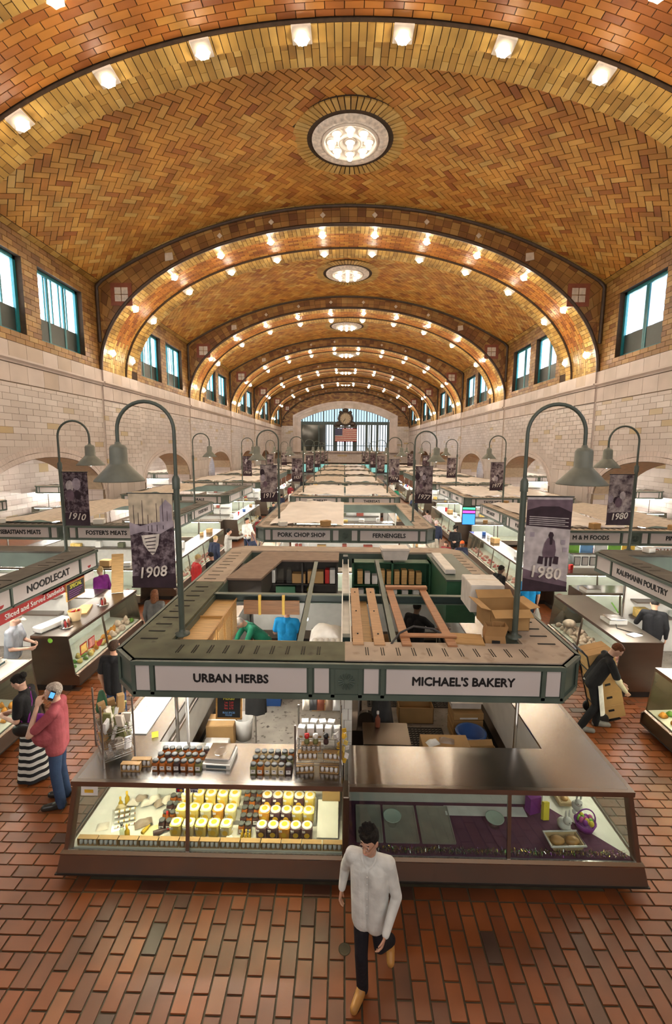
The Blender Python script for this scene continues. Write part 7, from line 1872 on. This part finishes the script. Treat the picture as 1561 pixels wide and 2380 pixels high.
P_('vendor in a grey tee and cap behind the NOODLECAT counter', (-6.35, 8.2), R2(100), 1.74, .12, 0, (.4, 0), 'tee_blue_grey', 'short', 'khaki', 'grey_shoe', 'skin_pale', ('cap_grey', 'cap'), {1: ((.25, -.1, 1.1), (.12, -.33, 1.08)), -1: ((-.25, -.1, 1.1), (-.1, -.32, 1.05))}, vox=.011)
P_('brown-haired woman in a charcoal sweater seen from behind near the 1908 banner', (-4.3, 9.95), R2(175), 1.66, 0, 0, (0, 0), 'charcoal_knit', 'long', 'denim_dark', 'black_leather', 'skin', ('hair_auburn', 'long'), vox=.012, face=False)
P_('blonde woman in a purple sweater behind the NOODLECAT counter', (-6.62, 11.95), R2(-110), 1.64, 0, 0, (.2, 0), 'purple_knit', 'long', 'denim', 'black_leather', 'skin_pale', ('hair_blond', 'short'), vox=.012)
P_('blond shopper in a red coat beside the left aisle', (-4.42, 13.2), R2(130), 1.7, .1, 0, (.2, 0), 'red_coat', 'long', 'denim_dark', 'black_leather', 'skin_pale', ('hair_blond', 'short'), vox=.013)
P_('man in a dark jacket and black cap beside the shopper in red', (-3.98, 13.5), R2(-120), 1.7, .1, 0, (.35, 0), 'cloth_black', 'long', 'denim_dark', 'black_leather', 'skin', ('hair_black', 'cap'), vox=.013)
P_('man in a green sweatshirt bending over inside the herb stall', (-1.62, 9.05), R2(-60), 1.74, .85, 0, (.4, 0), 'green_sweat', 'long', 'denim', 'black_leather', 'skin', ('hair_grey', 'cap'), {-1: ((-.25, -.5, 1.0), (-.2, -.62, .78)), 1: ((.25, -.5, 1.0), (.2, -.62, .8))}, vox=.012)
P_('man in a bright blue tee seen from behind inside the herb stall', (-1.12, 8.75), R2(172), 1.78, .0, 0, (.25, 0), 'blue_tee', 'short', 'denim_dark', 'black_leather', 'skin', ('hair_brown', 'short'), {-1: ((-.27, -.06, 1.12), (-.2, -.3, 1.02)), 1: ((.27, -.06, 1.12), (.22, -.3, 1.02))}, vox=.012, face=False, belly=.4)
P_('man in black with a black knitted cap reaching right inside the bakery', (1.5, 9.0), R2(140), 1.78, .05, 0, (.2, 0), 'cloth_black', 'short', 'denim_dark', 'black_leather', 'skin_dark', ('hair_black', 'beanie'), {-1: ((-.36, -.14, 1.22), (-.5, -.3, 1.22))}, vox=.012)
P_('vendor in a black sweater behind the KAUFMANN counter', (6.72, 9.55), R2(150), 1.72, .1, 0, (.3, 0), 'cloth_black', 'long', 'cloth_black', 'black_leather', 'skin', ('hair_black', 'short'), {1: ((.3, -.12, 1.12), (.25, -.38, 1.12))}, vox=.012)
p, Hd, U, AR = P_('shopper in a blue tee with a white carrier bag below the 1980 banner', (4.85, 11.6), R2(172), 1.74, .0, 0, (.1, 0), 'blue_tee', 'short', 'denim_dark', 'black_leather', 'skin', ('hair_brown', 'short'), vox=.013, face=False)
q = Blob(); q.cap((-.27, -.06, .75), .03, (-.27, -.06, .48), .12); q.done('carrier_bag', 'white_cloth', p, .014)
P_('dark-clad shopper at the right aisle case behind the bakery', (4.35, 12.5), R2(110), 1.66, .12, 0, (.3, 0), 'cloth_black', 'long', 'cloth_black', 'black_leather', 'skin_dark', ('hair_black', 'short'), vox=.014)
P_('vendor in a grey shirt under the M & M FOODS sign', (7.45, 14.95), R2(-70), 1.74, 0, 0, (.1, 0), 'charcoal_knit', 'short', 'denim_dark', 'black_leather', 'skin', ('hair_black', 'short'), vox=.014)
p, Hd, U, AR = P_('man in a white shirt pushing a blue stroller in the left aisle', (-4.3, 19.9), R2(50), 1.78, 0, 0, (.1, .3), 'white_cloth', 'long', 'denim_dark', 'black_leather', 'skin', ('hair_black', 'short'), {-1: ((-.26, -.06, 1.12), (-.18, -.3, 1.05)), 1: ((.26, -.06, 1.12), (.18, -.3, 1.05))}, vox=.015)
st_ = empty('stroller', (-3.85, 19.35, 0), R2(50), 'blue child stroller in front of the man in the white shirt', 'stroller'); q = MB()
for sx in (-.2, .2): q.tube([(sx, .45, 1.05), (sx, -.2, .2)], .014, 6); q.tube([(sx, .3, .1), (sx, -.1, .75)], .014, 6)
q.build('frame', 'flag_blue', st_); q = MB(); q.grid(lambda a, c: (-.2+.4*a, -.2+.45*c, .45+.35*c*c), 4, 6); q.grid(lambda a, c: (-.2+.4*a, -.2+.45*c, .43+.35*c*c), 4, 6, flip=True); q.build('seat', 'cloth_navy', st_)
for sx in (-.22, .22):
    for sy in (-.2, .32): one('wheel', 'black', 'lathe', [(0, -.015), (.08, -.015), (.08, .015), (0, .015)], 14, parent=st_, loc=(sx, sy, .08), rot=(0, PI/2, 0))
P_('man in a grey hoodie with an arm stretched out in the left aisle', (-4.5, 17.3), R2(120), 1.76, .05, 0, (0, 0), 'hoodie_grey', 'long', 'denim', 'black_leather', 'skin', ('hair_black', 'cap'), {-1: ((-.3, -.3, 1.4), (-.3, -.55, 1.45))}, vox=.015)
P_('white-haired person in a navy jacket at the left aisle case', (-4.75, 16.3), R2(150), 1.66, .1, 0, (.2, 0), 'cloth_navy', 'long', 'denim_dark', 'black_leather', 'skin_pale', ('hair_blond', 'short'), vox=.015, face=False)
P_('person in a dark vest behind the stroller', (-3.9, 20.9), R2(160), 1.7, 0, 0, (0, 0), 'maroon', 'long', 'khaki', 'black_leather', 'skin', ('hair_black', 'short'), vox=.016, face=False)
P_('shopper in a pale pink shirt far down the right aisle', (4.35, 23.6), R2(-150), 1.7, 0, 0, (0, 0), 'pale_pink', 'long', 'denim_dark', 'black_leather', 'skin', ('hair_black', 'short'), vox=.016, face=False)
P_('shopper in a navy coat and pale pink cap in the right aisle', (4.12, 20.1), R2(170), 1.72, 0, 0, (.1, 0), 'cloth_navy', 'long', 'cloth_black', 'black_leather', 'skin', ('pale_pink', 'cap'), vox=.015, face=False)
P_('curly-haired woman in black looking down in the right aisle', (4.72, 19.0), R2(-20), 1.66, .05, 0, (.4, 0), 'cloth_black', 'long', 'cloth_black', 'black_leather', 'skin_pale', ('hair_black', 'curly'), {-1: ((-.25, -.06, 1.1), (-.08, -.26, 1.08)), 1: ((.25, -.06, 1.1), (.08, -.26, 1.08))}, vox=.014)
P_('shopper in an orange knitted hat in the right aisle', (4.2, 16.0), R2(10), 1.66, .1, 0, (.3, 0), 'cloth_navy', 'long', 'denim_dark', 'black_leather', 'skin_dark', ('orange_knit', 'beanie'), vox=.014)
P_('child sized shopper in a maroon jacket behind the nearest stall', (3.85, 16.7), R2(-40), 1.5, .1, 0, (.2, 0), 'maroon', 'long', 'denim_dark', 'black_leather', 'skin', ('hair_brown', 'long'), vox=.015, face=False)
P_('shopper in a beige coat seen from behind at the FERNENGELS corner', (3.5, 17.7), R2(160), 1.62, .1, 0, (.2, 0), 'beige_coat', 'long', 'denim_dark', 'black_leather', 'skin', ('hair_grey', 'short'), vox=.015, face=False)
P_('vendor in a pink top leaning over the FERNENGELS counter', (1.2, 14.9), R2(0), 1.64, .25, 0, (.3, 0), 'pink_toy', 'short', 'cloth_black', 'black_leather', 'skin_pale', ('hair_brown', 'long'), vox=.014)
P_('dark-clad shopper far down the left aisle', (-4.2, 26.6), R2(40), 1.68, .1, 0, (.2, 0), 'cloth_black', 'long', 'denim_dark', 'black_leather', 'skin', ('hair_black', 'short'), vox=.018, face=False)
for i, (x, y, a, t, hr, lb) in enumerate(((-4.3, 31, 160, 'cloth_navy', 'hair_black', 'in navy in the left aisle'), (-3.9, 34, 20, 'white_cloth', 'hair_brown', 'in white in the left aisle'), (-4.6, 39, 170, 'maroon', 'hair_black', 'in maroon in the left aisle'), (-4.2, 46, 0, 'cloth_black', 'hair_grey', 'in black far along the left aisle'), (4.4, 28.5, 170, 'cloth_black', 'hair_brown', 'in black in the right aisle'), (4.7, 30.5, 10, 'denim', 'hair_grey', 'in blue in the right aisle'), (4.2, 37, 175, 'green_sweat', 'hair_black', 'in green in the right aisle'), (4.5, 43, 0, 'white_cloth', 'hair_black', 'in white far along the right aisle'), (5.0, 33.5, 120, 'beige_coat', 'hair_black', 'in beige in the right aisle'))):
    P_('distant shopper %s' % lb, (x, y), R2(a), 1.7, .05, 0, (.1, 0), t, 'long', 'denim_dark', 'black_leather', 'skin', (hr, 'short'), vox=.022, face=False)

_dg = bpy.context.evaluated_depsgraph_get(); _dg.update()
for o, nm, par, m in _ppl:
    me = bpy.data.meshes.new_from_object(o.evaluated_get(_dg)); me.name = nm
    me.materials.clear(); me.materials.append(M[m]); me.polygons.foreach_set('use_smooth', [True]*len(me.polygons))
    link(nm, me, par)
for o, nm, par, m in _ppl:
    me = o.data; bpy.data.objects.remove(o); bpy.data.meshes.remove(me)
# ================================================================== lettering to plain meshes
_dg = bpy.context.evaluated_depsgraph_get(); _dg.update()
for o in [o for o in bpy.data.objects if o.type == 'FONT']:
    me = bpy.data.meshes.new_from_object(o.evaluated_get(_dg)); nm = o.name
    d = o.data.get('bold', 0)
    if d:                                              # heavier strokes
        vs = [tuple(v.co) for v in me.vertices]; fs = [tuple(p.vertices) for p in me.polygons]; nv = len(vs); V, F_ = [], []
        for k, (a, b) in enumerate(((0, 0), (d, 0), (-d, 0), (0, d), (0, -d))):
            V += [(x+a, y+b, z+k*.0006) for x, y, z in vs]; F_ += [tuple(i+k*nv for i in f) for f in fs]
        m2 = bpy.data.meshes.new('lettering'); m2.from_pydata(V, [], F_); m2.materials.append(me.materials[0]); bpy.data.meshes.remove(me); me = m2
    n = bpy.data.objects.new('lettering', me); COL.objects.link(n); n.parent = o.parent
    n.location = o.location; n.rotation_euler = o.rotation_euler; n.scale = o.scale
    bpy.data.objects.remove(o)
